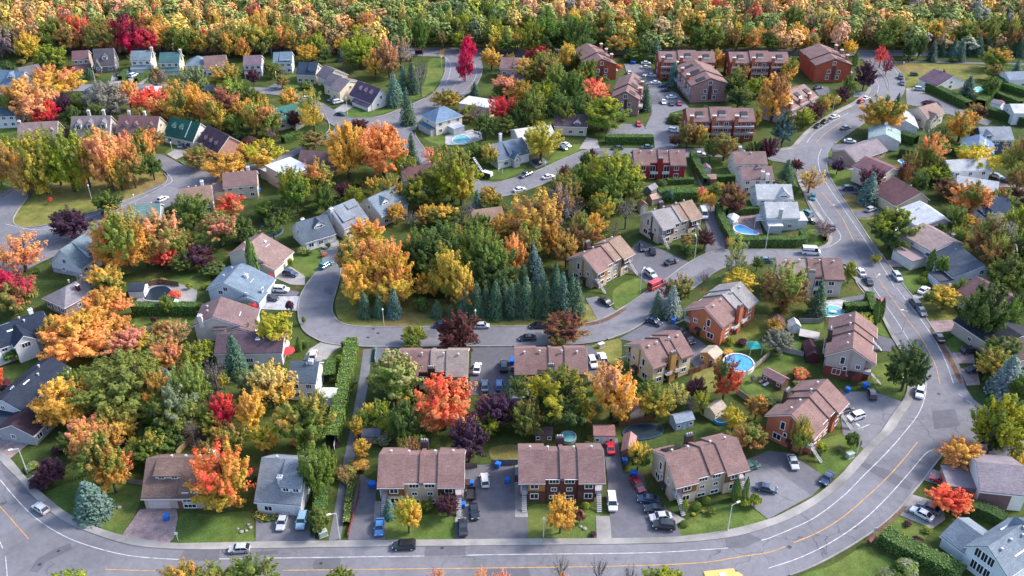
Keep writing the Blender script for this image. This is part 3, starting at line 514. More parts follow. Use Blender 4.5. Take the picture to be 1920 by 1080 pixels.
def house(label, A, B, z, depth, ax, rise, roofc, wallc, rv=.5, ex=(), short=None, name='house', wallmat='wall', cat='house', nwin=3, group=None, z2=None):
    o, W = base_empty(name, cat, A, B, z, label, group, z2 if ax == 'y' else None)
    cx, cy = P(o.matrix_basis @ Vector((W / 2, depth / 2, z)))
    LAND.append((short or label, cx, cy)); FOOT.append((o, W, depth))
    zt = z + rise
    if ax == 'x':
        gable(o, 0, W, [(0, z), (depth * rv, zt), (depth, z2 or z)], 'x', roofc, wallc, wallmat=wallmat)
        zat = lambda x, y: (z + (zt - z) * y / (depth * rv)) if y < depth * rv else zt - (zt - (z2 or z)) * (y - depth * rv) / (depth * (1 - rv))
    elif ax == 'y':
        gable(o, 0, depth, [(0, z), (W * rv, zt), (W, z2 or z)], 'y', roofc, wallc, wallmat=wallmat)
        zat = lambda x, y: (z + (zt - z) * x / (W * rv)) if x < W * rv else zt - (zt - (z2 or z)) * (x - W * rv) / (W * (1 - rv))
    elif ax == 'h':
        hip(o, W, depth, z, rise, roofc, wallc, wallmat=wallmat); zat = lambda x, y: z + rise * .7
    else:
        box_part(o, 'wall', (0, W, 0, depth, 0, z - .05), wallmat, wallc)
        box_part(o, 'roof', (-.2, W + .2, -.2, depth + .2, z - .05, z + .2), 'plain', roofc); zat = lambda x, y: z + .2
    for i in range(nwin):
        x = W * (i + .5) / nwin
        for zz in ((1.0, 3.6) if z > 4.6 else (1.0,)): window(o, x, 0, zz, 1.5 if z < 4.6 else 1.2, 1.2, 0, 2 + (i % 2))
    if ax in 'xyhf' and nwin:
        for sx, rz in ((0, -math.pi / 2), (W, math.pi / 2)):
            for zz in ((1.1, 3.7) if z > 4.6 else (1.1,)): window(o, sx, depth * (.3 if sx else .6), zz, .9, 1.1, rz)
            if ax == 'x' and rise > 3: window(o, sx, depth * rv, z + .5, 1.1, 1.3, rz)
        if ax == 'y' and rise > 2.2: window(o, W * rv, 0, z - .2, 1.2, 1.2)
    for e in ex:
        k = e[0]
        if k == 'd':                                   # gabled dormer (u, width, height, colour)
            u, w, h, col = e[1] * W, e[2], e[3], e[4]; yf = depth * rv * e[5] if len(e) > 5 else depth * rv * .3
            zf = zat(u, yf); mb = MB(); yb = min(depth * rv, yf + (h + w * .45) * depth * rv / rise)
            mb.prism([(u - w / 2, zf - .2), (u + w / 2, zf - .2), (u + w / 2, zf + h), (u, zf + h + w * .45), (u - w / 2, zf + h)], yf, yb, 'y', 0)
            dm = mb.obj('dormer', M['wall'], o, col)
            mb = MB(); mb.prism(roof_prof([(u - w / 2 - .25, zf + h - .1), (u, zf + h + w * .45 + .12), (u + w / 2 + .25, zf + h - .1)], .14), yf - .25, yb + .3, 'y'); mb.obj('dormer_roof', M['shingle'], dm, roofc)
            wd = window(dm, u, yf, zf + .2, w * .55, h * .75)
        elif k == 's':                                 # long shed dormer (u0, u1, height, colour, front position)
            u0, u1, h, col = e[1] * W, e[2] * W, e[3], e[4]; yf = depth * rv * (e[5] if len(e) > 5 else .3)
            zf = zat(u0, yf); yr = depth * rv
            mb = MB(); mb.prism([(yf, zf - .2), (yr, zf - .2), (yr, max(zf + h, zt) + .1), (yf, zf + h)], u0, u1, 'x', 0); dm = mb.obj('dormer', M['wall'], o, col)
            mb = MB(); mb.prism(roof_prof([(yf - .4, zf + h - .05), (yr + .1, max(zf + h, zt) + .3)], .2), u0 - .2, u1 + .2, 'x'); mb.obj('dormer_roof', M['shingle'], dm, roofc)
            nn = max(1, int((u1 - u0) / 2.0))
            for i in range(nn): window(dm, u0 + (u1 - u0) * (i + .5) / nn, yf, zf + .25, 1.1, max(.45, h * .5))
        elif k == 'c': chimney(o, e[1] * W, e[2] * depth, 0 if e[2] in (0, 1) or e[1] in (0, 1) else z - .5, zt + (e[4] if len(e) > 4 else .8), e[3], mat='brick')
        elif k == 'g':                                 # gabled wing in front (u0, u1, eave z, rise, projection, wall colour)
            u0, u1, zz, rs, pj, col = e[1] * W, e[2] * W, *e[3:7]
            gable(o, -pj, depth * .35, [(u0, zz), ((u0 + u1) / 2, zz + rs), (u1, zz)], 'y', roofc, col, wallmat=wallmat, rname='wing_roof', wname='wing_wall')
            window(o, (u0 + u1) / 2, -pj, zz - 1.6 if zz < 4 else zz - 1.5, min(2.0, (u1 - u0) * .4), 1.2, 0, 3)
        elif k == 'p':                                 # lean-to roof in front (u0, u1, top z, projection)
            u0, u1, zz, pj = e[1] * W, e[2] * W, e[3], e[4]; sl = e[5] if len(e) > 5 else .45
            mb = MB(); mb.prism(roof_prof([(-pj, zz - pj * sl), (.05, zz)], .18), u0, u1, 'x'); mb.obj('porch_roof', M['shingle'], o, roofc)
            mb = MB(); mb.prism([(-pj + .4, 0), (0.02, 0), (.02, zz - .3), (-pj + .4, zz - .3 - (pj - .4) * sl)], u0 + .2, u1 - .2, 'x'); mb.obj('porch_wall', M['wall'], o, wallc)
            if len(e) > 6: box_part(o, 'garage_door', (u0 + .6, u0 + 3.1, -pj + .36, -pj + .42, 0, 2.1), 'plain', e[6])
        elif k == 'w': gable(o, e[1], e[2], e[3], 'x', roofc, wallc, rname='wing_roof', wname='wing_wall')
        elif k == 'd2':                                # garage bay cut into the low right slope
            xg = W * .80; zg = zat(xg, 0); gable(o, -.9, depth * .38, [(W * .66, (z2 or z) + .3), (W * .82, (z2 or z) + 1.0), (W + .5, (z2 or z) - .2)], 'y', roofc, wallc, rname='wing_roof', wname='wing_wall', fascia=True); box_part(o, 'garage_door', (W * .70, W * .96, -.98, -.9, 0, 2.1), 'plain', (.55, .53, .52))
        elif k == 'W': [window(o, u * W, 0, z_, w_, h_, 0, 3) for u, z_, w_, h_ in e[1]]
        elif k == 'P': box_part(o, 'wall_panel', (e[1] * W, e[2] * W, -.07, .02, e[3], e[4]), 'plain', e[5])
        elif k == 'v': vents(o, [(u * W, v * depth, zat(u * W, v * depth) + .2) for u, v in e[1]])
        elif k == 'G': box_part(o, 'garage_door', (e[1] * W, e[1] * W + e[3], -.06, .01, 0, 2.2), 'plain', e[2])
        elif k == 'D': box_part(o, 'door', (e[1] * W, e[1] * W + .95, -.06, .01, 0, 2.1), 'wood', e[2])
        elif k == 'b': box_part(o, 'extension', e[1:7], 'wall', e[7]); box_part(o, 'extension_roof', (e[1] - .2, e[2] + .2, e[3] - .2, e[4] + .2, e[6], e[6] + .2), 'plain', e[8])
        elif k == 'k': box_part(o, 'wall_base', (-.04, W + .04, -.04, depth + .04, 0, e[1]), 'brick', e[2])
        elif k == 'sk':                                # skylights / pale roof strips on the front slope
            for (u, v, w, l) in e[1]:
                x, y = u * W, v * depth; z_ = zat(x, y) + .26; z3 = zat(x, y + l) + .26
                mb = MB(); mb.add([(x - w / 2, y, z_), (x + w / 2, y, z_), (x + w / 2, y + l, z3), (x - w / 2, y + l, z3)], [(0, 1, 2, 3)]); mb.obj('skylight', M['white'], o)
    return o
def steps(par, x0, x1, y0, z1, n, run=.28, col=(.42, .41, .42), diry=-1):
    mb = MB()
    for i in range(n):
        za = z1 * (n - i) / n
        a, b = y0 + diry * i * run, y0 + diry * (i + 1) * run
        mb.box(x0, x1, min(a, b), max(a, b), za - .12, za - .01)
    for x in (x0 - .05, x1):
        a, b = y0, y0 + diry * n * run
        mb.add([(x, a, z1 + .9), (x + .05, a, z1 + .9), (x + .05, b, .95), (x, b, .95), (x, a, z1 + .82), (x + .05, a, z1 + .82), (x + .05, b, .87), (x, b, .87)], [(0, 1, 2, 3), (7, 6, 5, 4), (0, 3, 7, 4), (1, 5, 6, 2)], 1)
        for q in (0, .5, 1): mb.box(x, x + .05, a + (b - a) * q - .03, a + (b - a) * q + .03, z1 * (1 - q), z1 * (1 - q) + .9, 1)
    return mb.obj('stairs', [M['concrete'], M['dark']], par, col)
def duplex(label, A, B, roof, wallc, pan, depth=11.0, z=5.8, rear=False, short=None, wallmat='wall', half=False, roof2=None, base=None, rise=3.3, panel_back=None, flat=False, chim=(.09, .06, .06)):
    """semi-detached pair: raised roof wings over wood panels, recessed middle, party wall, outside stairs, chimneys behind"""
    o, W = base_empty('duplex_house', 'house', A, B, z, label, None)
    if rear:
        a, b = G(*A, z), G(*B, z); d = (b - a).normalized(); nrm = Vector((-d.y, d.x, 0))
        p = b + nrm * depth; o.location = (p.x, p.y, 0); o.rotation_euler[2] += math.pi
    cx, cy = P((G(*A, z) + G(*B, z)) / 2); LAND.append((short or label, cx, cy - 15))
    FOOT.append((o, W, depth)); D = depth; R = D / 2; zt = z + rise; roof2 = roof2 or roof
    s = rise / R; u = W / 100.0
    zf = z + .9; uw = 30 * u
    def slab(x0, x1, y0, y1, dz, col, t=.25, nm='roof'):
        pr = [(y0, z + s * y0 + dz), (R, zt + dz), (y1, zt - s * (y1 - R) + dz)]
        mb = MB(); mb.prism(roof_prof([(a, q + t) for a, q in pr], t + (.35 if dz > .2 else 0)), x0, x1, 'x'); return mb.obj(nm, M['shingle'], o, col)
    r1 = slab(-.4, uw, -.5, D + .4, .32, roof); r2 = slab(W - uw, W + .4, -.5, D + .4, .32, roof2)
    slab(uw, 48 * u, .5, D - .9, 0, roof); slab(53 * u, W - uw, .5, D - .9, 0, roof2)
    slab(48 * u, 53 * u, .2, D - .6, .38, roof, nm='party_wall_roof')
    for r_, xa in ((r1, -.4), (r2, W + .4)):               # pale verge and gutters
        mb = MB(); f = [(-.52, z - s * .52 + .36), (R, zt + .36), (D + .42, z - s * .42 + .36)]
        mb.prism(f[::-1] + [(a, q - .26) for a, q in f], xa - .05, xa + .05, 'x')
        x0, x1 = (-.4, uw) if xa < 0 else (W - uw, W + .4)
        mb.box(x0, x1, -.6, -.5, z - s * .5 + .28, z - s * .5 + .42); mb.obj('fascia', M['plain'], r_, (.62, .58, .58))
    mb = MB(); mb.box(uw, W - uw, .3, .42, z + s * .5 + .0, z + s * .5 + .14); mb.obj('fascia', M['plain'], r2, (.7, .68, .68))
    # walls
    mb = MB(); ow = 9 * u
    mb.prism([(1.0, 0), (D - .9, 0), (D - .9, z + s * .9 - .05), (R, zt - .1), (1.0, z + s * 1.0 - .05)], uw + .02, W - uw - .02, 'x')
    for x0, x1 in ((ow, uw), (W - uw, W - ow)): mb.prism([(.35, 0), (D - .2, 0), (D - .2, z + .2), (R, zt + .3), (.35, z + s * .35 + .3)], x0, x1, 'x')
    for x0, x1 in ((0, ow), (W - ow, W)): mb.prism([(1.9, 0), (D - .2, 0), (D - .2, z + .2), (R, zt + .3), (1.9, z + s * 1.9 + .3)], x0, x1, 'x')
    mb.obj('wall', M[wallmat], o, wallc)
    if base:
        mb = MB(); mb.box(-.05, W + .05, 1.8, D - .15, 0, 2.9); mb.box(ow - .04, W - ow + .04, .3, 2, 0, 2.9); mb.obj('brick_base', M['brick'], o, base)
    for i, (x0, x1) in enumerate(((ow, uw), (W - uw, W - ow))):
        box_part(o, 'wood_panel', (x0 + .02, x1 - .02, .22, .36, 3.1, z + .15), 'wood', pan[i % len(pan)])
        xo = (uw - 2.2) if i == 0 else (W - uw + 2.2)
        window(o, xo, .2, 3.9, 1.5, 1.3); window(o, xo, .33, 1.0, 1.5, 1.3)
        xc = 41 * u if i == 0 else 60 * u
        window(o, xc, 1.0, 4.6, 1.9, 1.3, 0, 3); window(o, xc, 1.0, 2.5, 1.0, .8); window(o, xc, 1.0, .3, 1.7, .8)
        xa, xb = (0, ow) if i == 0 else (W - ow, W)
        box_part(o, 'balcony', (xa + .03, xb - .03, .0, 1.9, 2.6, 3.4), 'plain', (.36, .32, .36))
        box_part(o, 'balcony_post', (xa + .03 if i == 0 else xb - .2, xa + .2 if i == 0 else xb - .03, .05, .2, 3.4, z + .2), 'plain', (.45, .42, .42))
        steps(o, xa + .25, xb - .25, -.0, 2.6, 10)
        # gable side: tall window, brown strip, small windows, door with awning
        sx, rz, sg = (0, -math.pi / 2, -1) if i == 0 else (W, math.pi / 2, 1)
        xs = (sx + sg * .06, sx - sg * .02)
        box_part(o, 'wood_strip', (min(xs), max(xs), D * .46, D * .46 + .6, .9, z + 2.2), 'wood', pan[i % len(pan)])
        window(o, sx, D * .64, 4.3, .9, 2.0, rz, 1); window(o, sx, D * .30, 3.7, .9, 1.1, rz); window(o, sx, D * .72, 1.0, 1.8, 1.5, rz); window(o, sx, D * .56, 2.6, .7, 1.0, rz, 1)
        bx = (sx + sg * 1.3, sx); box_part(o, 'awning', (min(bx), max(bx), D * .34, D * .34 + 1.7, 2.35, 2.6), 'wood', (.06, .04, .04))
        bx = (sx + sg * .08, sx); box_part(o, 'door', (min(bx), max(bx), D * .37, D * .37 + 1.0, 0, 2.1), 'wood', (.08, .045, .035))
        # rear: patio doors beside the chimney, outer windows
        pc = panel_back or pan[i % len(pan)]
        box_part(o, 'rear_panel', (uw + .3 if i == 0 else 55 * u, 45 * u if i == 0 else W - uw - .3, D - .95, D - .86, 2.9, z + .3), 'wood', pc)
        window(o, 36 * u if i == 0 else 64 * u, D - .82, 3.2, 1.8, 2.0, math.pi); window(o, 36 * u if i == 0 else 64 * u, D - .88, .4, 1.8, 1.9, math.pi)
        window(o, 17 * u if i == 0 else 83 * u, D - .18, 3.9, 1.4, 1.2, math.pi); window(o, 17 * u if i == 0 else 83 * u, D - .18, 1.3, 1.4, 1.2, math.pi)
        box_part(o, 'rear_balcony', (uw + .2 if i == 0 else 54 * u, 46 * u if i == 0 else W - uw - .2, D - .8, D + .7, 2.7, 2.85), 'plain', (.5, .48, .46))
        box_part(o, 'rear_railing', (uw + .2 if i == 0 else 54 * u, 46 * u if i == 0 else W - uw - .2, D + .6, D + .7, 2.85, 3.7), 'plain', (.5, .48, .46))
    chimney(o, 50.5 * u, D - .2, 0, z + 2.6, chim, 1.7, 1.0)
    vents(o, [(x * u, R + q, zt - s * q + .6) for x, q in ((12, 1.2), (34, 1.0), (66, 1.0), (88, 1.2))])
    return o
# ------------------------------------------------------------------ colours of roofs and walls
MAUVE = (.215, .134, .126); MAUVE2 = (.20, .124, .122); TANR = (.26, .18, .14); GREYR = (.26, .245, .25); SLATE = (.125, .15, .19); NAVY = (.022, .032, .055)
BLUER = (.105, .15, .215); BROWNR = (.13, .085, .072); MAROON = (.14, .075, .082); PURP = (.095, .065, .085); TEAL = (.06, .13, .14); GREEN = (.02, .085, .072)
PALER = (.42, .42, .44); WHITER = (.46, .48, .53); DKGREY = (.10, .095, .105); PINKR = (.24, .165, .155); ASH = (.19, .19, .22)
BEIGE = (.47, .37, .28); CREAM = (.54, .48, .39); WHITE = (.60, .60, .63); TAUPE = (.33, .29, .27); GREYW = (.40, .40, .43); BRICKR = (.30, .075, .045); ORANGEB = (.44, .14, .08)
DKBRICK = (.12, .05, .045); PINKB = (.36, .20, .17); PALEBLUE = (.42, .47, .56); OCHRE = (.36, .17, .05); WOODBR = (.20, .085, .035); DKWOOD = (.055, .03, .028)
# ------------------------------------------------------------------ the semi-detached pairs in the middle of the photograph
duplex('beige semi-detached pair with mauve roof behind the yellow-green front garden tree', (711, 913), (867, 912), MAUVE, BEIGE, [WOODBR, DKWOOD], short='beige front pair')
duplex('dark red brick semi-detached pair with mauve roof and two white outside stairs', (976, 904.5), (1131, 904), MAUVE2, DKBRICK, [OCHRE, (.09, .028, .028)], short='dark red brick pair', wallmat='brick')
solar_pair = duplex('beige semi-detached pair with solar panels on its mauve roof beside ball shrubs', (1269, 913), (1401, 880), MAUVE, BEIGE, [WOODBR, WOODBR], short='beige pair with solar panels')
duplex('orange brick semi-detached pair with yellow vine climbing its near corner', (1524, 822), (1587, 756), MAUVE, ORANGEB, [WOODBR, WOODBR], short='orange brick pair with yellow vine', wallmat='brick')
duplex('taupe semi-detached pair over a red brick base beside the curving main road', (1638, 684), (1641, 616), MAUVE, (.40, .35, .33), [TAUPE, TAUPE], short='taupe and red brick pair', base=(.20, .06, .05))
duplex('orange brick semi-detached pair with one grey and one mauve roof half', (1355, 614), (1419, 566), GREYR, ORANGEB, [OCHRE], rear=True, short='orange pair with half grey roof', wallmat='brick', roof2=MAUVE, chim=ORANGEB, depth=11.5)
duplex('yellowish house with a wide mauve roof and tall ochre chimney', (1226, 692), (1297, 665), MAUVE, (.58, .46, .29), [OCHRE], rear=True, short='yellowish house', chim=(.40, .22, .08))
duplex('beige pair with plain mauve roof behind a big green tree, white cars at its right', (968, 703), (1099, 702), MAUVE, BEIGE, [BEIGE], rear=True, short='beige pair by white cars', chim=(.5, .5, .5))
duplex('half tan half mauve roofed pair behind the pale and the red maple', (746, 707), (874, 707), (.27, .22, .20), (.13, .05, .05), [DKBRICK], rear=True, short='pair behind the red maple', roof2=MAUVE, chim=(.07, .03, .03))
duplex('beige pair with half mauve half tan roof beside the row of spruces', (1120, 513), (1187, 476), MAUVE, BEIGE, [OCHRE, DKWOOD], short='beige pair beside the spruces', roof2=TANR)
duplex('beige pair with half grey half tan roof above a parking area', (1243, 431), (1315, 408), GREYR, (.53, .43, .36), [DKWOOD], short='beige pair with grey and tan roof', roof2=TANR)
duplex('crimson red sided pair with mauve roof and white windows', (1191, 311), (1285, 311), MAUVE, (.30, .025, .035), [(.30, .03, .04)], rear=True, short='crimson red pair', chim=(.25, .03, .03), z=5.6)
duplex('pair with mauve and speckled tan roof halves on the corner by the white van', (1462, 524), (1581, 525), MAUVE, (.48, .42, .37), [(.22, .07, .05)], rear=True, short='tan-mauve corner pair', roof2=(.28, .22, .20), chim=(.45, .40, .36))
# solar panels lie on the roof of that pair
mb = MB(); D = 11.0; s_ = 3.3 / 5.5
for i in range(4):
    for j in range(1): mb.add([(.9 + i * 1.25, D - 1.2, 5.8 + s_ * 1.2 + .78), (2.1 + i * 1.25, D - 1.2, 5.8 + s_ * 1.2 + .78), (2.1 + i * 1.25, D - 3.6, 5.8 + s_ * 3.6 + .78), (.9 + i * 1.25, D - 3.6, 5.8 + s_ * 3.6 + .78)], [(0, 1, 2, 3)])
sp = mb.obj('solar_panel', M['glass'], solar_pair)
h = house
# ------------------------------------------------------------------ left foreground
h('brown roofed house with pinkish garage and brick chimney by the blue spruce', (268, 932), (404, 931), 3.3, 12.5, 'x', 4.6, (.17, .115, .10), (.42, .32, .29), ex=[('s', .14, .50, 1.25, (.58, .50, .42), .46), ('s', .505, 1.0, .5, (.42, .32, .29), .03), ('c', .88, .6, (.5, .42, .36)), ('G', .05, (.50, .42, .42), 4.4), ('W', [(.62, 1.9, 2.4, 1.1), (.62, .3, 2.4, .9)]), ('P', .76, .94, 1.2, 3.1, (.6, .57, .52)), ('D', .455, (.2, .08, .08)), ('v', [(.3, .6), (.5, .6), (.7, .6)])], short='brown house by the blue spruce', nwin=0)
h('white house with slate grey roof, long dormer and white chimney above two parked cars', (480, 938), (562, 944), 3.6, 13.5, 'x', 5.2, (.20, .225, .26), WHITE, ex=[('s', .54, 1.0, 1.7, WHITE, .24), ('c', .50, .22, (.7, .7, .7), -1.2), ('G', .56, (.62, .62, .64), 3.2), ('v', [(.3, .55), (.8, .55)])], short='white house with slate grey roof', nwin=2)
h('small white house with navy roof at the concrete driveway end', (541, 716), (590, 717), 5.4, 8, 'x', 2.3, (.07, .095, .13), WHITE, rv=.6, ex=[('c', .75, .55, (.6, .6, .62)), ('v', [(.6, .5)])], short='white house with navy roof', nwin=2)
h('low brown roofed house with white walls beside the pointed green conifer', (404, 662), (527, 660), 4.0, 9, 'x', 2.4, PURP, (.66, .64, .63), ex=[('c', .62, .35, (.7, .7, .7), -.6), ('sk', [(.85, .55, .3, 1.2)])], short='brown roofed house by the conifer')
h('pale house with mauve roof, side chimney and bay window by the long hedge', (364, 609), (472, 617), 5.2, 9, 'y', 2.4, (.17, .115, .12), (.56, .52, .46), rv=.36, z2=3.4, ex=[('b', 5.0, 8.0, -1.3, 0, 2.6, 4.3, CREAM, (.15, .09, .10)), ('d2', 0), ('c', .14, -.04, (.60, .58, .56), .6), ('sk', [(.75, .4, .25, 2.0)]), ('v', [(.2, .4), (.15, .7)])], short='mauve roofed house with bay window', nwin=0)
h('pale blue house with wide blue-grey roof and white chimney beside the paved driveway', (390, 541), (484, 562), 5.0, 11, 'y', 2.4, (.15, .20, .26), PALEBLUE, rv=.36, z2=3.0, ex=[('d2', 0), ('c', .6, .55, (.72, .72, .74), -.6), ('sk', [(.72, .42, .2, 2.4)]), ('v', [(.2, .4), (.25, .75)])], short='pale blue house', nwin=2)
h('cream house with pinkish tan roof behind the tall green cypress', (430, 477), (514, 502), 4.4, 10, 'y', 2.6, PINKR, (.66, .60, .50), rv=.34, z2=2.8, ex=[('d2', 0), ('c', .5, .75, (.7, .7, .7), -.7), ('sk', [(.6, .55, .25, 2.2)]), ('v', [(.15, .5)])], short='cream house behind the cypress', nwin=0)
h('white gabled house with dark slate roof and arched dormer, garage at its right', (573.5, 453), (627, 437), 3.3, 10.5, 'x', 4.2, (.085, .11, .145), (.62, .62, .66), ex=[('d', .62, 3.6, .9, WHITE, .45), ('G', .62, (.35, .36, .38), 4), ('c', .3, .75, (.7, .7, .7), -.8)], short='white gabled slate house')
h('taupe house with pale slate roof and strip windows behind the orange maples', (645, 427), (688, 408), 4.2, 12, 'x', 4.4, (.19, .215, .255), (.46, .43, .42), ex=[('s', .1, .6, .7, WHITE, .2), ('s', .55, .98, .9, (.4, .45, .52), .62), ('c', -.02, .45, (.48, .48, .54), .4)], short='taupe house with pale slate roof')
h('taupe house with blue-grey roof and white dormer behind the lime green maple', (715, 404), (764, 380), 4.2, 11, 'x', 4.2, (.16, .20, .25), (.45, .41, .38), ex=[('d', .35, 3.4, .8, WHITE, .4), ('c', .75, .75, (.62, .62, .66), -.7)], short='taupe house with blue-grey roof')
h('maroon roofed bungalow with cream chimney hidden among the big maples', (757, 336), (814, 330), 3.4, 8, 'x', 2.6, MAROON, CREAM, ex=[('c', .0, .5, CREAM)], short='hidden maroon bungalow')
h('tan roofed bungalow half hidden behind the yellow poplar', (890, 418), (945, 411), 3.4, 8, 'x', 2.4, TANR, TAUPE, short='tan bungalow')
m6 = h('tan box house with flat white roof beside the orange and green maple', (498, 311), (536, 331), 6.4, 10, 'f', 0, WHITER, (.44, .34, .28), ex=[('b', -5.6, -.1, .5, 7.5, 0, 3.4, (.44, .34, .29), (.42, .46, .50)), ('c', .5, .5, (.6, .6, .6), .6)], short='tan flat roofed house', nwin=1)
h('purple-brown roofed house peeking out above the orange maples', (560, 306), (628, 309), 4.6, 9, 'x', 3, (.13, .085, .095), (.3, .16, .13), ex=[('g', .0, .3, 3.4, 2.2, 2, (.2, .08, .07))], short='purple-brown house above the maples')
h('brown gabled house with cream side wing below the golden round maple', (420, 351), (481, 346), 5.0, 9, 'x', 3.0, (.20, .13, .125), CREAM, ex=[('b', -4.5, 0, 1, 8, 0, 3.0, CREAM, (.22, .14, .13)), ('c', .75, .7, (.65, .62, .6)), ('v', [(.3, .6), (.55, .6)])], short='brown house below the golden maple')
h('tan-brown roofed house with white chimney at the curve of the park street', (343, 381), (398, 374), 5.0, 9, 'x', 3.0, (.25, .165, .13), CREAM, ex=[('g', -.28, .1, 4.2, 3.0, 2.5, CREAM), ('c', .72, .75, (.72, .72, .72)), ('v', [(.25, .6), (.5, .6)])], short='tan-brown house with white chimney')
h('small teal roofed house behind the tall orange maples', (243, 409), (298, 405), 4.0, 8, 'x', 2.4, (.13, .22, .22), (.4, .42, .42), ex=[('v', [(.7, .6)])], short='small teal roofed house')
h('white gabled house with speckled blue-grey roof under the purple tree', (150, 502), (197, 470), 3.4, 10.5, 'x', 5.0, (.145, .19, .225), (.60, .61, .66), ex=[('s', .42, 1.0, 2.4, WHITE, .12), ('k', 1.5, (.34, .33, .40))], short='white gabled house by the purple tree')
h('grey hip-roofed house with dark red chimney among the left maples', (83, 558), (121, 575), 3.4, 14, 'h', 2.6, (.21, .195, .22), (.26, .19, .19), ex=[('c', .75, .45, (.10, .025, .03), .3), ('v', [(.3, .75), (.2, .5)])], short='grey hip-roofed house', wallmat='brick')
h('white house with near black roof and long pale skylight at left edge', (-12, 656), (96, 617), 5.0, 10.5, 'x', 2.6, NAVY, (.68, .68, .72), ex=[('g', .32, .68, 5.4, 2.0, 2.2, WHITE), ('c', .86, .8, (.72, .72, .72), 0), ('sk', [(.18, .5, 7.0, .8), (.40, .28, 2.0, .4)]), ('v', [(.62, .6), (.66, .4)])], short='black roofed house with skylight')
h('pale house with black stepped roof and white chimney at left edge', (40, 768), (128, 690), 4.8, 8.5, 'x', 2.2, (.024, .032, .052), (.52, .52, .56), ex=[('b', -5, 0, .5, 6, 0, 3.2, (.55, .55, .58), NAVY), ('c', .26, .6, (.72, .72, .74), -.4), ('sk', [(.42, .4, 2.0, .25)]), ('v', [(.75, .5), (.62, .35)])], short='black stepped roof house', nwin=2)
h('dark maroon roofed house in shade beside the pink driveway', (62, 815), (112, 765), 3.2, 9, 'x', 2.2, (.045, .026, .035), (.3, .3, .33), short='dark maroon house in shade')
# ------------------------------------------------------------------ upper left rows
h('blue-grey roofed house with white gable window cut by left edge', (-14, 156), (37, 160), 3.4, 10, 'x', 4.4, (.13, .19, .27), WHITE, ex=[('d', .6, 4, .9, WHITE, .4)], short='blue-grey house at left edge')
h('beige house with plain grey-purple gable roof left of the lime tree', (48, 151), (84, 143), 3.4, 11, 'x', 4.2, (.125, .115, .14), CREAM, short='grey-purple gabled house')
h('brick house with maroon roof and porch behind the lime tree', (136, 112), (165, 110), 5.4, 8.5, 'x', 2.6, (.15, .085, .095), (.42, .33, .28), ex=[('p', -.05, 1.1, 3.0, 3.0)], short='maroon house behind the lime tree')
h('steep dark grey house with white trimmed windows', (178, 123), (214, 121), 3.4, 9, 'x', 6.2, (.10, .09, .105), (.17, .16, .17), ex=[('d', .55, 2.4, 1.6, WHITE, .3), ('g', .02, .3, 3.4, 2.6, 1.5, (.18, .17, .18))], short='steep dark grey house', nwin=2)
h('white two-storey house with blue-grey roof and white garage, white car in front', (245, 113), (281, 112), 5.6, 9, 'x', 2.8, (.15, .20, .24), (.66, .63, .58), ex=[('p', -.05, 1.0, 3.2, 2.6), ('G', .1, WHITE, 3), ('c', 1.04, .5, CREAM, 1.4)], short='white house with garage')
h('cream two-storey house with teal roof and stone side chimney', (299, 117), (335, 116), 5.6, 9, 'x', 3.0, TEAL, (.62, .56, .46), ex=[('p', -.05, 1.0, 3.2, 2.6), ('c', 1.04, .5, CREAM, 1.2)], short='cream house with teal roof')
h('white house with blue-grey hip roof between teal and mauve roofs', (349, 122), (387, 121), 5.4, 9, 'h', 2.8, (.15, .20, .24), WHITE, short='white hip-roofed house')
h('white house with mauve roof split by a white strip', (385, 129), (425, 126), 4.2, 9, 'x', 4.2, (.20, .13, .125), WHITE, ex=[('sk', [(.52, .05, .4, 4.2)])], short='mauve roof with white strip')
h('white house with purple roof and small purple porch', (457, 122), (489, 121), 5.4, 9, 'x', 2.8, (.17, .12, .15), WHITE, ex=[('p', .0, .7, 3.2, 2.6)], short='white house with purple porch')
h('white house with two-step blue-grey roof among maples', (513, 118), (546, 117), 5.2, 10, 'x', 3.2, (.13, .185, .235), WHITE, ex=[('s', .35, .98, .6, WHITE, .1)], short='two-step blue-grey roof')
h('navy roofed house with beige gable under golden maple', (556, 138), (590, 140), 4.4, 10, 'x', 3.6, (.035, .055, .09), (.55, .48, .38), ex=[('s', .6, .98, .8, CREAM, .25)], short='navy roof with beige gable')
for lab, sh, A_, B_, dp in (('first cream gable of the stepped row nearest the maples', 'first cream row gable', (613, 149), (651, 139), 8), ('middle cream gable of the stepped row', 'middle cream row gable', (627, 163), (663, 151), 7), ('last cream gable of the stepped row next to purple roof', 'last cream row gable', (637, 172), (684, 156), 6.5)):
    h(lab, A_, B_, 4.6, dp, 'y', 3.4, (.20, .165, .185), (.68, .58, .42), rv=.42, short=sh, nwin=1)
h('white house with purple roof, three dormers and porch above the street bend', (656, 177), (697, 193), 3.3, 10, 'x', 4.6, (.10, .068, .11), (.68, .66, .64), ex=[('d', .28, 1.6, .9, WHITE, .5), ('d', .52, 1.6, .9, WHITE, .5), ('d', .76, 1.6, .9, WHITE, .5), ('p', .25, 1.0, 3.0, 2.4)], short='purple roof with three dormers')
h('cream house with green roof and front gable right of the round orange tree', (522, 229), (566, 219), 3.6, 10, 'x', 4.0, (.05, .15, .13), (.60, .53, .42), ex=[('g', .55, .95, 3.4, 2.6, 3.5, CREAM), ('d', .3, 2, 1, CREAM, .3)], short='green roof with front gable')
h('white house with blue hip roof and sunroom by the turquoise pool', (817, 229), (866, 216), 5.6, 10, 'h', 3.4, (.135, .20, .30), (.66, .62, .54), ex=[('b', 5.5, 10.5, -4.2, 0, 0, 2.7, (.55, .55, .58), WHITER), ('b', -2.2, 0, .5, 9.5, 0, 2.8, (.45, .40, .40), (.06, .14, .22))], short='blue hip-roofed house')
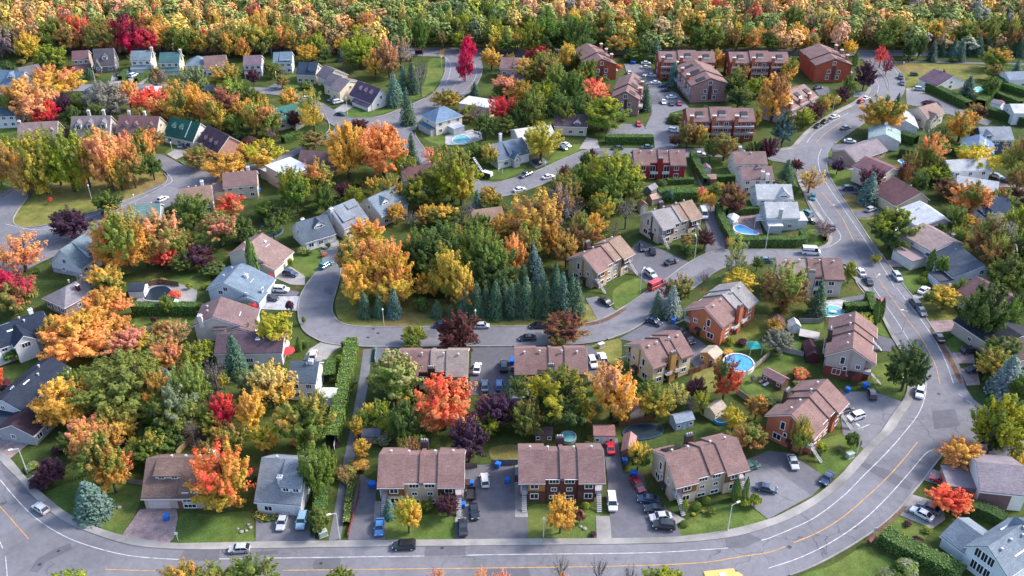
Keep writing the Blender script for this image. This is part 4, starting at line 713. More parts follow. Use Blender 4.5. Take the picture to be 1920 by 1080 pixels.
h('cream building with flat white roof by the crimson maple', (861, 194), (917, 203), 4.8, 9, 'f', 0, WHITER, (.55, .47, .38), short='flat white roofed building', nwin=1)
h('mauve roofed townhouse at the corner by the golden maple', (938, 128), (985, 130), 6.2, 12, 'x', 3, MAUVE2, (.42, .28, .25), ex=[('p', 0, 1, 3.6, 3.4), ('s', .5, .95, .6, (.4, .25, .22), .1)], short='corner mauve townhouse')
h('blue-grey split-roof house with white garage behind the mown lawn', (934, 300), (992, 286), 3.6, 11, 'x', 3.8, (.125, .165, .225), (.62, .62, .62), ex=[('s', .38, .75, 1.0, (.6, .6, .62), .05), ('g', .42, .6, 3.8, 1.6, 2.2, (.45, .43, .42)), ('G', .72, WHITE, 3.4), ('c', .55, .98, WHITE)], short='blue-grey split-roof house', nwin=2)
h('pale cream roofed house behind the lime green tree', (974, 262), (1040, 253), 4.4, 10, 'x', 2.0, (.50, .47, .44), (.55, .5, .44), short='pale cream roofed house')
h('white flat roofed house behind the red maple', (266, 173), (313, 172), 3.2, 7, 'f', 0, WHITER, (.55, .5, .45), short='white roof behind the red maple')
h('dark slate roofed house with white gable edge beside the silver willow', (147, 183), (186, 186), 4.0, 10, 'y', 4.0, (.055, .065, .09), (.35, .37, .42), short='slate house beside the willow', nwin=1)
h('white house with dark roof cut by left edge', (-16, 218), (27, 216), 5.2, 9, 'x', 2, (.06, .09, .13), WHITE, short='white house at left edge')
h('tan roofed house with three white dormers at left', (34, 262), (106, 258), 3.3, 10, 'x', 4.6, (.25, .185, .185), (.35, .22, .2), ex=[('d', .28, 1.7, .8, CREAM, .35), ('d', .50, 1.7, .8, CREAM, .35), ('d', .86, 1.7, .8, WHITE, .35), ('c', .02, .5, (.4, .3, .3))], short='tan roof with three dormers')
h('house with grey-purple roof and three long dormers', (133, 252), (204, 250), 3.3, 11, 'x', 5.0, (.185, .155, .165), (.45, .38, .33), ex=[('d', .20, 2.2, 2.2, WHITE, .25), ('d', .50, 2.2, 2.2, WHITE, .25), ('d', .86, 2.2, 2.2, WHITE, .25), ('c', .3, 1.0, (.5, .45, .45), .2), ('c', .7, 1.0, (.5, .45, .45), .2)], short='roof with three long dormers')
h('house with maroon roof and three small dormers', (219, 246), (292, 249), 3.3, 10, 'x', 4.6, (.18, .10, .105), CREAM, ex=[('d', .2, 1.8, .8, (.5, .38, .32), .35), ('d', .46, 1.8, .8, (.5, .38, .32), .35), ('d', .84, 1.8, .8, (.5, .38, .32), .35), ('c', .1, .9, (.6, .6, .6), .2), ('c', .5, .9, (.6, .6, .6), .2)], short='maroon roof with small dormers')
h('white house with dark green roof and two white dormers', (308, 252), (361, 264), 3.4, 10.5, 'x', 5.2, GREEN, (.66, .64, .58), ex=[('d', .22, 1.8, 1.0, WHITE, .45), ('d', .48, 1.8, 1.0, WHITE, .45), ('sk', [(.72, .03, .35, 4.8)])], short='dark green roof with dormers')
h('pink brick house with dark purple roof beside the green roofed house', (370, 264), (408, 285), 3.4, 11, 'x', 4.6, (.075, .05, .07), (.46, .25, .21), ex=[('d', .25, 1.6, .7, PINKB, .25), ('d', .5, 1.6, .7, PINKB, .25), ('d', .75, 1.6, .7, PINKB, .25)], short='pink brick house', wallmat='brick', nwin=0)
h('low brown house under the spreading orange trees', (322, 212), (382, 208), 3.2, 8, 'x', 2.4, (.09, .05, .05), (.3, .2, .18), short='low brown house under trees')
# ------------------------------------------------------------------ brick townhouses around the parking court
def townhouse(lab, A, B, z, depth, ax, n, side=None, short=None, wallc=BRICKR, z0=0, roofc=MAUVE):
    o, W = base_empty('brick_townhouse', 'townhouse', A, B, z, lab)
    cx, cy = P(o.matrix_basis @ Vector((W / 2, depth / 2, z))); LAND.append((short or lab, cx, cy)); FOOT.append((o, W, depth))
    L = W if ax == 'x' else depth; T = depth if ax == 'x' else W
    for i in range(n):
        a, b = L * i / n, L * (i + 1) / n; dz = .5 * ((i % 2) if n > 2 else 0)
        gable(o, a + (.4 if i else 0), b + (-.0 if i < n - 1 else 0), [(0, z + dz), (T * .5, z + 3.0 + dz), (T, z + dz)], ax, roofc, wallc, oh=.2, wallmat='brick', fascia=(.12, .08, .09))
        m_ = (a + b) / 2
        for k, wx in enumerate((.28, .72)):
            q = a + (b - a) * wx
            for zz in (1.2, 4.0, z - 1.6):
                if ax == 'x': window(o, q, 0, zz, 1.5, 1.4)
                else:
                    sx = T if side == 'r' else 0
                    window(o, sx, q, zz, 1.4, 1.3, math.pi / 2 if side == 'r' else -math.pi / 2)
        # chimney, sunk roof terrace, balconies
        if ax == 'x':
            chimney(o, a + (b - a) * .08 + .6, -.1, 0, z + 2.4, (.36, .12, .07), 1.3, 1.0)
            box_part(o, 'balcony', (a + .6, b - .4, -1.5, 0, 3.0, 3.9), 'plain', (.3, .25, .26)); box_part(o, 'balcony', (a + .6, b - .4, -1.5, 0, 5.7, 6.5), 'plain', (.3, .25, .26))
            x0 = a + (b - a) * .4; s = 3.0 / (T * .5); y0, y1 = T * .14, T * .34
            mb = MB(); mb.prism([(y0 - .1, z + dz + s * y0 + .1), (y1, z + dz + s * y0 + .1), (y1, z + dz + s * y1 + .5), (y0 - .1, z + dz + s * y0 + .62)], x0, x0 + 2.6, 'x', 0); tm = mb.obj('roof_terrace', M['plain'], o, (.035, .03, .035))
            mb = MB(); mb.box(x0 - .15, x0 + 2.75, y0 - .25, y0 - .05, z + dz + s * y0 - .1, z + dz + s * y0 + .8); mb.obj('terrace_wall', M['plain'], tm, (.6, .58, .58))
        else:
            cx_ = T - .3 if side == 'r' else .3
            chimney(o, cx_, b - 1.2, 0, z + 2.6, (.36, .13, .08), 1.2, 1.1)
            mb = MB(); s = 3.0 / (T * .5); x0, x1 = (T * .62, T * .84) if side == 'r' else (T * .16, T * .38)
            za = z + dz + 3.0 - s * abs(x0 - T / 2); zb = z + dz + 3.0 - s * abs(x1 - T / 2)
            mb.prism([(x0, min(za, zb)), (x1, min(za, zb)), (x1, zb + .4), (x0, za + .4)], a + .8, a + (b - a) * .45, 'y'); mb.obj('roof_terrace', M['plain'], o, (.035, .03, .04))
            box_part(o, 'balcony', (T, T + 1.4, a + .6, b - .4, 3.0, 3.9) if side == 'r' else (-1.4, 0, a + .6, b - .4, 3.0, 3.9), 'plain', (.36, .30, .30))
    if ax == 'y':
        for q, zz in ((.5, z + .2), (.38, 4.0), (.66, 3.8), (.36, 1.2), (.64, 1.2)): window(o, T * q, 0, zz, 1.3, 1.5)
        box_part(o, 'panel_strip', (T * .47, T * .53 + .5, -.06, .02, 1.0, z - .4), 'wood', (.10, .05, .05))
    else:
        for sx, rz in ((0, -math.pi / 2), (W, math.pi / 2)):
            for zz in (1.5, 4.4): window(o, sx, T * .5, zz, 1.0, 1.4, rz)
    return o
townhouse('red brick townhouse row left of the parking court with three chimneys, farther one', (1100, 125), (1156, 121), 7.0, 24, 'y', 3, 'r', 'far left brick row')
townhouse('pinkish brick townhouse row left of the parking court, nearer one by tall spruces', (1147, 183), (1198, 187), 7.0, 24, 'y', 3, 'r', 'near pinkish brick row', wallc=(.34, .20, .18))
townhouse('red brick townhouse row facing the forest edge behind the court spruce', (1237, 117), (1341, 117), 8.0, 12, 'x', 3, None, 'brick row behind spruce')
townhouse('pinkish brick townhouse row right of the parking court with white windows', (1297, 161), (1366, 158), 7.4, 25, 'y', 3, 'l', 'pinkish row right of the court', wallc=(.33, .20, .19))
townhouse('red brick townhouse row with white framed roof terraces near the forest', (1370, 118), (1480, 118), 8.0, 12, 'x', 3, None, 'brick row near the forest')
townhouse('red brick townhouse row with balconies below the parking court', (1290, 228), (1416, 228), 8.0, 12, 'x', 3, None, 'brick row below the court')
townhouse('red brick townhouse row with plain gable wall beside the dark purple tree', (1530, 123), (1598, 122), 7.6, 22, 'y', 3, 'r', 'brick row by the purple tree', wallc=(.36, .085, .05))
townhouse('pinkish townhouse row with white balconies facing the curving road', (1478, 206), (1530, 178), 6.6, 12, 'x', 3, None, 'row with white balconies', wallc=(.45, .33, .30), roofc=(.24, .16, .15))
h('dark mauve roofed house with white gable window behind the green tree by the hedge', (1040, 235), (1100, 237), 4.0, 9.5, 'x', 3, PURP, (.5, .45, .4), ex=[('d', .7, 3, .8, WHITE, .15)], short='dark mauve house by the hedge')
# ------------------------------------------------------------------ right side
h('white gabled house with purple roof below the park lawn', (1757, 161), (1809, 151), 3.2, 10, 'y', 3.2, (.13, .085, .12), (.72, .70, .66), ex=[('v', [(.5, .6)])], short='white house below the park', nwin=1)
h('white sided house with pale grey gable roof and dark trim, upper right', (1671, 236), (1721, 240), 4.2, 14, 'y', 2.4, (.38, .39, .41), WHITE, short='pale grey gabled house', nwin=0)
h('tan roofed cream house at the curve of the side street', (1738, 221), (1770, 211), 4.6, 9, 'x', 2.6, (.27, .19, .165), (.66, .58, .46), ex=[('g', .1, .5, 4.2, 1.8, 1.5, CREAM), ('b', -8, -1, 2, 8, 0, 3.0, (.5, .4, .38), (.12, .07, .075))], short='tan roofed house at the side street')
h('white house with pale teal roof under the purple-brown shrub', (1630, 259), (1687, 266), 3.8, 11, 'y', 2.2, (.28, .36, .37), WHITE, ex=[('v', [(.6, .5), (.7, .6)]), ('c', .5, .9, (.72, .72, .72))], short='white house with pale teal roof', nwin=0)
h('low house with grey-mauve roof and dark flat garage by the main road', (1603, 301), (1662, 281), 3.0, 10, 'x', 2.4, (.22, .19, .21), (.38, .26, .2), short='low grey-mauve house')
h('cream two-storey house with maroon roof and white deck by the purple trees', (1650, 332), (1690, 318), 5.8, 11, 'y', 2.0, (.17, .09, .105), (.62, .52, .42), ex=[('c', 1.0, .0, (.68, .62, .56), .2), ('b', 8.4, 13, 2, 7, 0, 3.0, (.58, .55, .5), (.6, .6, .62))], short='cream house with maroon roof', nwin=2)
h('beige house with big dark maroon roof behind the blue spruce', (1680, 385), (1741, 373), 3.8, 12, 'y', 3.2, (.12, .062, .068), (.60, .48, .36), rv=.68, ex=[('v', [(.8, .5)])], short='beige house with big maroon roof', nwin=0)
h('grey-brown house with shining white roof by the spreading lime tree', (1722, 426), (1786, 417), 5.0, 11.5, 'y', 2.2, WHITER, (.34, .31, .32), rv=.68, ex=[('b', -5, 0, 0, 7, 0, 2.6, (.5, .5, .52), (.6, .63, .68)), ('v', [(.45, .7)])], short='house with white roof', nwin=1)
h('cream and dark brown house with stepped tan-mauve roof', (1747, 472), (1804, 456), 5.0, 12, 'y', 1.6, (.26, .20, .20), (.68, .65, .60), rv=.72, ex=[('b', -6.5, 0, .5, 8, 0, 3.0, (.6, .57, .55), (.25, .19, .2)), ('b', .3, 6.3, -.12, .05, 0, 4.9, (.085, .05, .05), (.2, .15, .15)), ('c', 1.0, .3, (.66, .64, .62), -.3)], short='house with stepped tan roof', nwin=1)
h('white house with dark slate roof and white porch truss beside round shrubs', (1788, 519), (1860, 510), 3.6, 13, 'y', 2.8, (.075, .088, .12), (.68, .69, .74), rv=.72, ex=[('b', -4.2, 0, 0, 5, 0, 2.6, (.6, .62, .68), (.05, .055, .075)), ('c', .6, .8, (.72, .72, .72), -.8)], short='white house with porch truss', nwin=1)
h('house with maroon roof and white gable at right edge above the dark green tree', (1866, 586), (1925, 566), 4.4, 12, 'y', 2.8, (.15, .085, .09), (.62, .60, .56), ex=[('c', .55, .0, (.55, .5, .46), .2), ('v', [(.6, .6)])], short='maroon roofed house at right edge', nwin=1)
h('house with near black roof and tan chimney at right edge', (1872, 655), (1945, 632), 4.0, 14, 'y', 2.4, (.028, .03, .042), (.45, .38, .33), ex=[('c', .15, .8, (.55, .40, .29), .3)], short='black roofed house at right edge', nwin=1)
h('mauve-grey roofed house with white side wall behind the red shrub', (1840, 919), (1925, 928), 4.6, 11, 'x', 2.6, (.22, .19, .215), (.66, .65, .62), ex=[('b', -5.5, 0, 2, 8, 0, 3.0, (.3, .22, .21), (.2, .17, .195)), ('b', -.1, 6, -.12, .05, 0, 4.3, (.16, .10, .10), (.2, .17, .19))], short='mauve-grey house behind the red shrub', nwin=0)
r16 = h('white house with layered blue-grey roofs and tall gable windows, bottom right', (1814, 1024), (1890, 1080), 5.0, 13, 'y', 3.2, (.17, .205, .25), (.60, .64, .70), rv=.42, ex=[('w', -5.0, 0, [(.3, 3.0), (4.4, 5.2), (8.5, 3.0)]), ('w', 2.0, 8.0, [(8, 5.2), (10.5, 8.6), (13.2, 6.0)]), ('c', .9, .8, WHITE, -.5), ('sk', [(.8, .3, .5, 4.0), (.2, .55, .5, 3.0)]), ('v', [(.55, .4), (.6, .65), (.5, .75), (.6, .15)])], short='white house with layered roofs', nwin=0)
for z_ in (1.2, 4.3):
    for q in (.26, .42, .58): window(r16, q * (G(1890, 1080, 5) - G(1814, 1024, 5)).length, 0, z_, 1.1, 2.0, 0, 2)
h('mauve roofed cream house behind the crimson red pair', (1379, 308), (1438, 307), 5.2, 9, 'x', 2.6, (.21, .14, .135), (.64, .58, .50), rv=.5, ex=[('c', .3, .9, (.4, .35, .33), .4), ('v', [(.4, .7), (.55, .4)])], short='upper mauve roofed cream house')
h('mauve roofed cream house with front chimney above the white houses', (1393, 337), (1450, 336), 5.2, 9, 'x', 2.6, (.20, .13, .13), (.62, .56, .50), ex=[('c', .62, .02, (.5, .42, .4), .2), ('c', .78, -.02, (.66, .64, .62), -.6), ('d', .55, 2.0, .5, CREAM, .8)], short='lower mauve roofed cream house')
h('pale grey roofed white house beside the rusty brown tree', (1421, 373), (1486, 373), 4.8, 9, 'x', 3.0, (.40, .41, .43), (.58, .60, .60), ex=[('d', .75, 4.0, .6, WHITE, .1), ('v', [(.3, .8), (.65, .8)])], short='upper pale grey house')
h('pale grey house with tall grey chimney behind the kidney pool', (1439, 408), (1498, 408), 4.6, 9.5, 'x', 3.0, (.40, .41, .43), (.44, .46, .47), ex=[('c', .38, -.04, (.42, .42, .43), .2), ('b', .2, 4.5, -2.2, 0, 0, 2.7, GREYW, (.66, .66, .68)), ('b', 9.8, 13.2, 1, 7, 0, 2.9, (.55, .55, .55), (.40, .41, .43))], short='lower pale grey house', nwin=2)
h('grey and navy house with white bay window, upper right', (1843, 262), (1900, 262), 5.2, 10, 'x', 3.0, (.24, .26, .30), (.06, .085, .15), ex=[('c', .8, .5, (.6, .62, .66), -.2), ('d', .2, 3, 1, WHITE, .1)], short='grey and navy house')
h('white house with bright blue-grey roof left of the grey and navy house', (1803, 279), (1862, 288), 4.4, 10, 'y', 2.6, (.13, .19, .29), WHITE, ex=[('sk', [(.7, .35, .6, 5.0)]), ('c', .75, .15, WHITE, -.4)], short='white house with bright blue roof', nwin=1)
h('white walled house behind the tall lime tree at the right', (1784, 322), (1858, 318), 5.4, 9, 'x', 2.2, (.35, .36, .38), (.66, .66, .66), short='white house behind the lime tree')
h('pale grey gabled house above the orange and green maple', (1793, 354), (1868, 366), 4.2, 11, 'x', 2.4, (.42, .44, .48), (.6, .6, .62), short='pale house above the orange maple', nwin=2)
h('white house with navy roof at the right above yellow-green trees', (1846, 399), (1898, 396), 4.2, 9, 'x', 3.0, (.04, .06, .10), (.66, .66, .68), ex=[('g', .0, .3, 3.6, 1.8, 1.6, WHITE)], short='navy roofed house at right', nwin=2)
h('white house corner cut by right edge behind the hedges', (1902, 212), (1950, 212), 5.0, 9, 'x', 2, (.5, .5, .52), WHITE, short='white house at upper right edge', nwin=1)
h('cream house corner cut by right edge behind the blue spruce', (1898, 676), (1950, 668), 4.6, 9, 'x', 2, (.1, .07, .07), (.55, .42, .32), short='cream house at right edge', nwin=1)
h('white and red house half hidden by trees at the right edge', (1888, 478), (1940, 470), 4.0, 9, 'x', 2, (.3, .3, .32), WHITE, short='hidden white house at right edge')
h('blue-grey house cut by right edge in the upper right', (1893, 150), (1950, 148), 4, 9, 'x', 2, (.2, .24, .3), WHITE, short='blue-grey house at right edge')
# ------------------------------------------------------------------ trees
PAL = {'O': (.82, .40, .15), 'A': (.76, .46, .11), 'Y': (.76, .55, .11), 'L': (.40, .43, .045), 'V': (.265, .305, .075), 'G': (.17, .245, .055), 'D': (.105, .158, .058),
       'R': (.80, .145, .09), 'C': (.70, .035, .13), 'S': (.82, .37, .23), 'P': (.12, .06, .10), 'M': (.15, .055, .058), 'B': (.12, .22, .215), 'T': (.42, .25, .11), 'W': (.30, .34, .24), 'K': (.30, .27, .27), 'Q': (.60, .53, .25)}
CN = {'O': 'orange', 'A': 'amber', 'Y': 'golden yellow', 'L': 'lime green', 'V': 'olive', 'G': 'green', 'D': 'dark green', 'R': 'bright red', 'C': 'crimson', 'S': 'salmon', 'P': 'purple', 'M': 'maroon', 'B': 'blue-green', 'T': 'tan brown', 'W': 'silvery', 'K': 'bare grey', 'Q': 'pale yellow'}
rnd = random.Random(5)
def leaf_quad(mb, c, nrm, s, r):
    u = nrm.orthogonal().normalized(); w = nrm.cross(u); a = r.random() * 6.28
    u, w = u * math.cos(a) + w * math.sin(a), w * math.cos(a) - u * math.sin(a)
    u = u * s; w = w * s * (.55 + .35 * r.random())
    mb.add([c - u - w * .4, c - w, c + u * 1.1 - w * .1, c + w * .9 + u * .2, c - u * .6 + w * .8], [(0, 1, 2, 3, 4)])
def rvec(r):
    while True:
        v = Vector((r.uniform(-1, 1), r.uniform(-1, 1), r.uniform(-1, 1)))
        if .05 < v.length < 1: return v
def crown_mesh(kind, seed):
    """crown in unit space: half width 1, z from -1 to 1"""
    r = random.Random(seed); mb = MB()
    if kind in ('round', 'full', 'oval', 'vase', 'wispy'):
        nC = {'round': 104, 'full': 150, 'oval': 88, 'vase': 84, 'wispy': 74}[kind]; nL = {'round': 84, 'full': 88, 'oval': 80, 'vase': 72, 'wispy': 48}[kind]
        cr = {'round': .20, 'full': .155, 'oval': .20, 'vase': .19, 'wispy': .19}[kind]; ls = {'round': .036, 'full': .027, 'oval': .038, 'vase': .036, 'wispy': .034}[kind]
        lobes = [(rvec(r).normalized(), r.uniform(.78, 1.08)) for _ in range(11)]
        for i in range(nC):
            d = rvec(r).normalized()
            if d.z < -.6: d.z *= .6; d.normalize()
            q = max((l.dot(d), k) for l, k in lobes)[1]
            rr = (r.random() ** .28) * q * (1 - cr * .7)
            c = d * rr
            if kind == 'oval': f = max(.25, 1 - max(0, c.z) * .55); c.x *= f; c.y *= f
            if kind == 'vase': f = .55 + .45 * max(-.6, c.z + .2); c.x *= max(.35, f * 1.15); c.y *= max(.35, f * 1.15)
            k = cr * r.uniform(.6, 1.25); ax = (d * .75 + Vector((0, 0, .55)) + rvec(r) * .35).normalized()
            for j in range(nL):
                n = rvec(r).normalized(); t = r.uniform(-1, 1)
                p = c + ax * (t * k * 1.35) + n * (k * .8 * (1 - max(0, t) * .6) * (r.random() ** .5))
                leaf_quad(mb, p, (n * .85 + ax * .5 + d * .35 + Vector((0, 0, .35)) + rvec(r) * .5).normalized(), ls * r.uniform(.6, 1.5), r)
    elif kind == 'spruce':
        lay = 22
        for i in range(lay):
            t = i / (lay - 1); z = -1 + 1.94 * t; R = (1 - t) ** .58 * .98 + .03
            nb = int(7 + 13 * (1 - t))
            off = r.random() * 6.28
            for b in range(nb):
                a = off + 6.28318 * b / nb + r.uniform(-.15, .15); L = R * r.uniform(.78, 1.08)
                dr = Vector((math.cos(a), math.sin(a), -.22)); sd_ = Vector((-dr.y, dr.x, 0))
                nseg = max(2, int(6 * L + 1))
                for q in range(nseg):
                    f = (q + .6) / nseg; c = Vector((0, 0, z)) + dr * L * f
                    for _ in range(3):
                        w = .10 * (1.15 - f * .5); cc = c + sd_ * r.uniform(-w, w) * 1.3 + Vector((0, 0, r.uniform(-.02, .03)))
                        leaf_quad(mb, cc, (Vector((0, 0, 1)) + rvec(r) * .55 + dr * .35).normalized(), .058 * r.uniform(.7, 1.35), r)
    elif kind == 'column':
        for i in range(1500):
            z = r.uniform(-1, 1); a = r.random() * 6.28
            R = (.95 if z < .2 else .95 * (1 - ((z - .2) / .8) ** 1.6)) * (1 - max(0, -.7 - z)); R *= .86 + .14 * math.sin(a * 5 + z * 3)
            n = Vector((math.cos(a), math.sin(a), .35)); rr = R * (1 - .25 * r.random() ** 2)
            leaf_quad(mb, Vector((n.x * rr, n.y * rr, z)), (n + rvec(r) * .8).normalized(), .10 * r.uniform(.6, 1.3), r)
    elif kind == 'bush':
        for i in range(26):
            d = rvec(r).normalized(); d.z = abs(d.z) * .9 - .25; c = d * r.uniform(.35, .72)
            for j in range(34):
                n = rvec(r).normalized(); p = c + n * .3 * r.uniform(.6, 1.1)
                leaf_quad(mb, p, (n + Vector((0, 0, .5)) + rvec(r) * .6).normalized(), .095 * r.uniform(.7, 1.4), r)
    elif kind == 'ball':
        for i in range(900):
            n = rvec(r).normalized(); leaf_quad(mb, n * r.uniform(.9, 1.0), (n + rvec(r) * .5).normalized(), .09 * r.uniform(.7, 1.3), r)
    elif kind == 'bare':
        for i in range(260):
            d = rvec(r).normalized()
            if d.z < -.3: d.z = -d.z * .4
            p = d * (r.random() ** .5) * .95
            leaf_quad(mb, p, rvec(r).normalized(), .035 * r.uniform(.6, 1.3), r)
    return mb.mesh('crown_' + kind, [M['needle'] if kind in ('spruce', 'column') else M['leaf']], fix=False)
def trunk_mesh(kind, seed):
    """trunk and limbs: z 0 (ground) to 1 (crown top), crown half width 1 horizontally in the upper part"""
    r = random.Random(seed); mb = MB()
    def limb(p, d, L, rad_, lev):
        q = p + d * L; mb.cyl(p, q, rad_, rad_ * .55, 5 if lev < 2 else 4, 0, False)
        if lev < (4 if kind == 'bare' else 2):
            for _ in range(3 if lev < 3 else 2):
                nd = (d + rvec(r) * .62 + Vector((0, 0, .12))).normalized()
                limb(p.lerp(q, r.uniform(.55, 1)), nd, L * r.uniform(.55, .8), rad_ * .5, lev + 1)
    if kind == 'spruce': mb.cyl((0, 0, 0), (0, 0, .9), .07, .01, 6)
    else:
        mb.cyl((0, 0, 0), (0, 0, .36), .06, .045, 7)
        for i in range(6 if kind == 'bare' else 5):
            a = i * 1.26 + r.random(); limb(Vector((0, 0, .30 + .03 * i)), Vector((math.cos(a) * .55, math.sin(a) * .55, .55)).normalized(), .34, .03, 1)
        limb(Vector((0, 0, .34)), Vector((0, 0, 1)), .3, .04, 1)
    return mb.mesh('trunk', [M['bark']], fix=False)
CR = {k: [crown_mesh(k, 100 + i * 7 + len(k)) for i in range(n)] for k, n in (('round', 5), ('full', 2), ('oval', 3), ('vase', 2), ('wispy', 3), ('spruce', 3), ('column', 1), ('bush', 3), ('ball', 1), ('bare', 2))}
TR = {k: [trunk_mesh(k, 40 + i) for i in range(2)] for k in ('tree', 'spruce', 'bare')}
KIND = {'m': 'round', 'f': 'full', 'o': 'oval', 'v': 'vase', 'w': 'wispy', 's': 'spruce', 't': 'column', 'b': 'bush', 'g': 'ball', 'k': 'bare'}
WORD = {'m': 'round-crowned tree', 'f': 'broad full tree', 'o': 'upright oval tree', 'v': 'spreading tree', 'w': 'loose airy tree', 's': 'spruce', 't': 'columnar cedar', 'b': 'shrub', 'g': 'clipped ball shrub', 'k': 'nearly leafless tree'}
NAME = {'m': 'maple_tree', 'f': 'broadleaf_tree', 'o': 'upright_tree', 'v': 'spreading_tree', 'w': 'airy_tree', 's': 'spruce_tree', 't': 'columnar_cedar', 'b': 'shrub', 'g': 'ball_shrub', 'k': 'leafless_tree'}
TREES = []
def jit(c, r, a=.16):
    f = 1 + r.uniform(-a, a); return tuple(min(.95, max(.004, x * f * (1 + r.uniform(-.10, .10)))) for x in c)
def tree(x, yt, yb, w, st, cc, clear=1.1):
    ym = (yt + yb) / 2; wpx = w; half = (yb - yt) / 2
    y0 = yb
    for _ in range(4):
        s = scl(y0); se = SP + (y0 - 540) / F_ * CP; se = se / math.sqrt(1 + ((y0 - 540) / F_) ** 2); ce = math.sqrt(1 - se * se)
        a = wpx / 2 / s * (1.0 if st in 'tgk' else 1.3 if st == 's' and wpx < 42 else 1.2 if st == 's' else 1.1 if st == 'b' else 1.28 if st == 'f' else 1.15)
        if st in 'st':
            y0 = yb - a * se * s * .55; H = max(1.2, (y0 - yt) / vpx(x, y0)); b = H / 2; c = b
        else:
            a0 = wpx / 2 / s; b = max(.62 * a0, min(2.6 * a0, math.sqrt(max((half / s) ** 2 - (a0 * se) ** 2, (.3 * a0) ** 2)) / ce))
            t = 0 if st in 'bg' else clear
            c = b * (.8 if st in 'bg' else 1) + t; ym = yt + s * math.hypot(b * ce, a0 * se) * .96; y0 = ym + c * vpx(x, y0)
    p = G(x, y0); r = rnd
    if st not in 'stgb': b *= 1.06
    if cc in ('OS', 'SO', 'AS', 'OA', 'AO', 'SR'): cc = cc[0] + r.choice('AYVOS' + cc[1])
    if st == 's': PQ = {'D': (.07, .125, .08), 'G': (.095, .16, .088), 'B': (.125, .21, .18), 'W': (.26, .32, .30), 'V': (.12, .15, .07)}
    else: PQ = PAL
    col, c2 = jit(PQ[cc[0]], r), jit(PQ[cc[1]], r)
    o = thing(NAME[st], 'shrub' if st in 'bg' else 'tree', (p.x, p.y, 0), r.random() * 6.28, None, None)
    cr = link('crown', r.choice(CR[KIND[st]]), o, col); cr['c2'] = [*c2, 1.0]
    cr.location = (0, 0, c); cr.scale = (a, a * r.uniform(.92, 1.05), b)
    if st == 's': cr.rotation_euler = (r.uniform(-.04, .04), r.uniform(-.04, .04), 0)
    if st not in 'bgt':
        tk = link('trunk', r.choice(TR['bare' if st == 'k' else 'spruce' if st == 's' else 'tree']), o, (.16, .14, .14) if st == 'k' else (.085, .065, .055))
        tk.scale = (a * 1.15, a * 1.15, c + b * .95) if st != 's' else (a * .6, a * .6, c + b * .95)
    elif st == 'b':
        mb_ = STEM; tk = link('stem', mb_, o, (.08, .06, .05)); tk.scale = (a * .4, a * .4, c)
    nm = (CN[cc[0]] + (' and ' + CN[cc[1]] if cc[1] != cc[0] else '')) + ' ' + WORD[st]
    if st == 's' and cc[1] != cc[0]: nm = {'B': 'blue-green spruce', 'D': 'dark green spruce', 'G': 'green spruce', 'V': 'olive spruce'}[cc[0]]
    if st == 'k': nm = 'nearly leafless ' + ('brownish' if 'T' in cc or 'M' in cc else 'grey') + ' tree'
    size = 'small ' if w < 34 and st not in 'bgstk' else ('big ' if w > 84 else '')
    TREES.append((p.x, p.y, a)); REG.append((o, size + nm, x, (yt + yb) / 2))
    o['group'] = {'s': 'spruces among the houses', 't': 'columnar cedars in the gardens', 'b': 'garden shrubs', 'g': 'clipped ball shrubs'}.get(st, 'trees among the houses')
    return o
mb = MB()
for i in range(5): mb.cyl((0, 0, 0), (math.cos(i * 1.3) * .5, math.sin(i * 1.3) * .5, .9), .05, .02, 4)
STEM = mb.mesh('stem', [M['bark']])
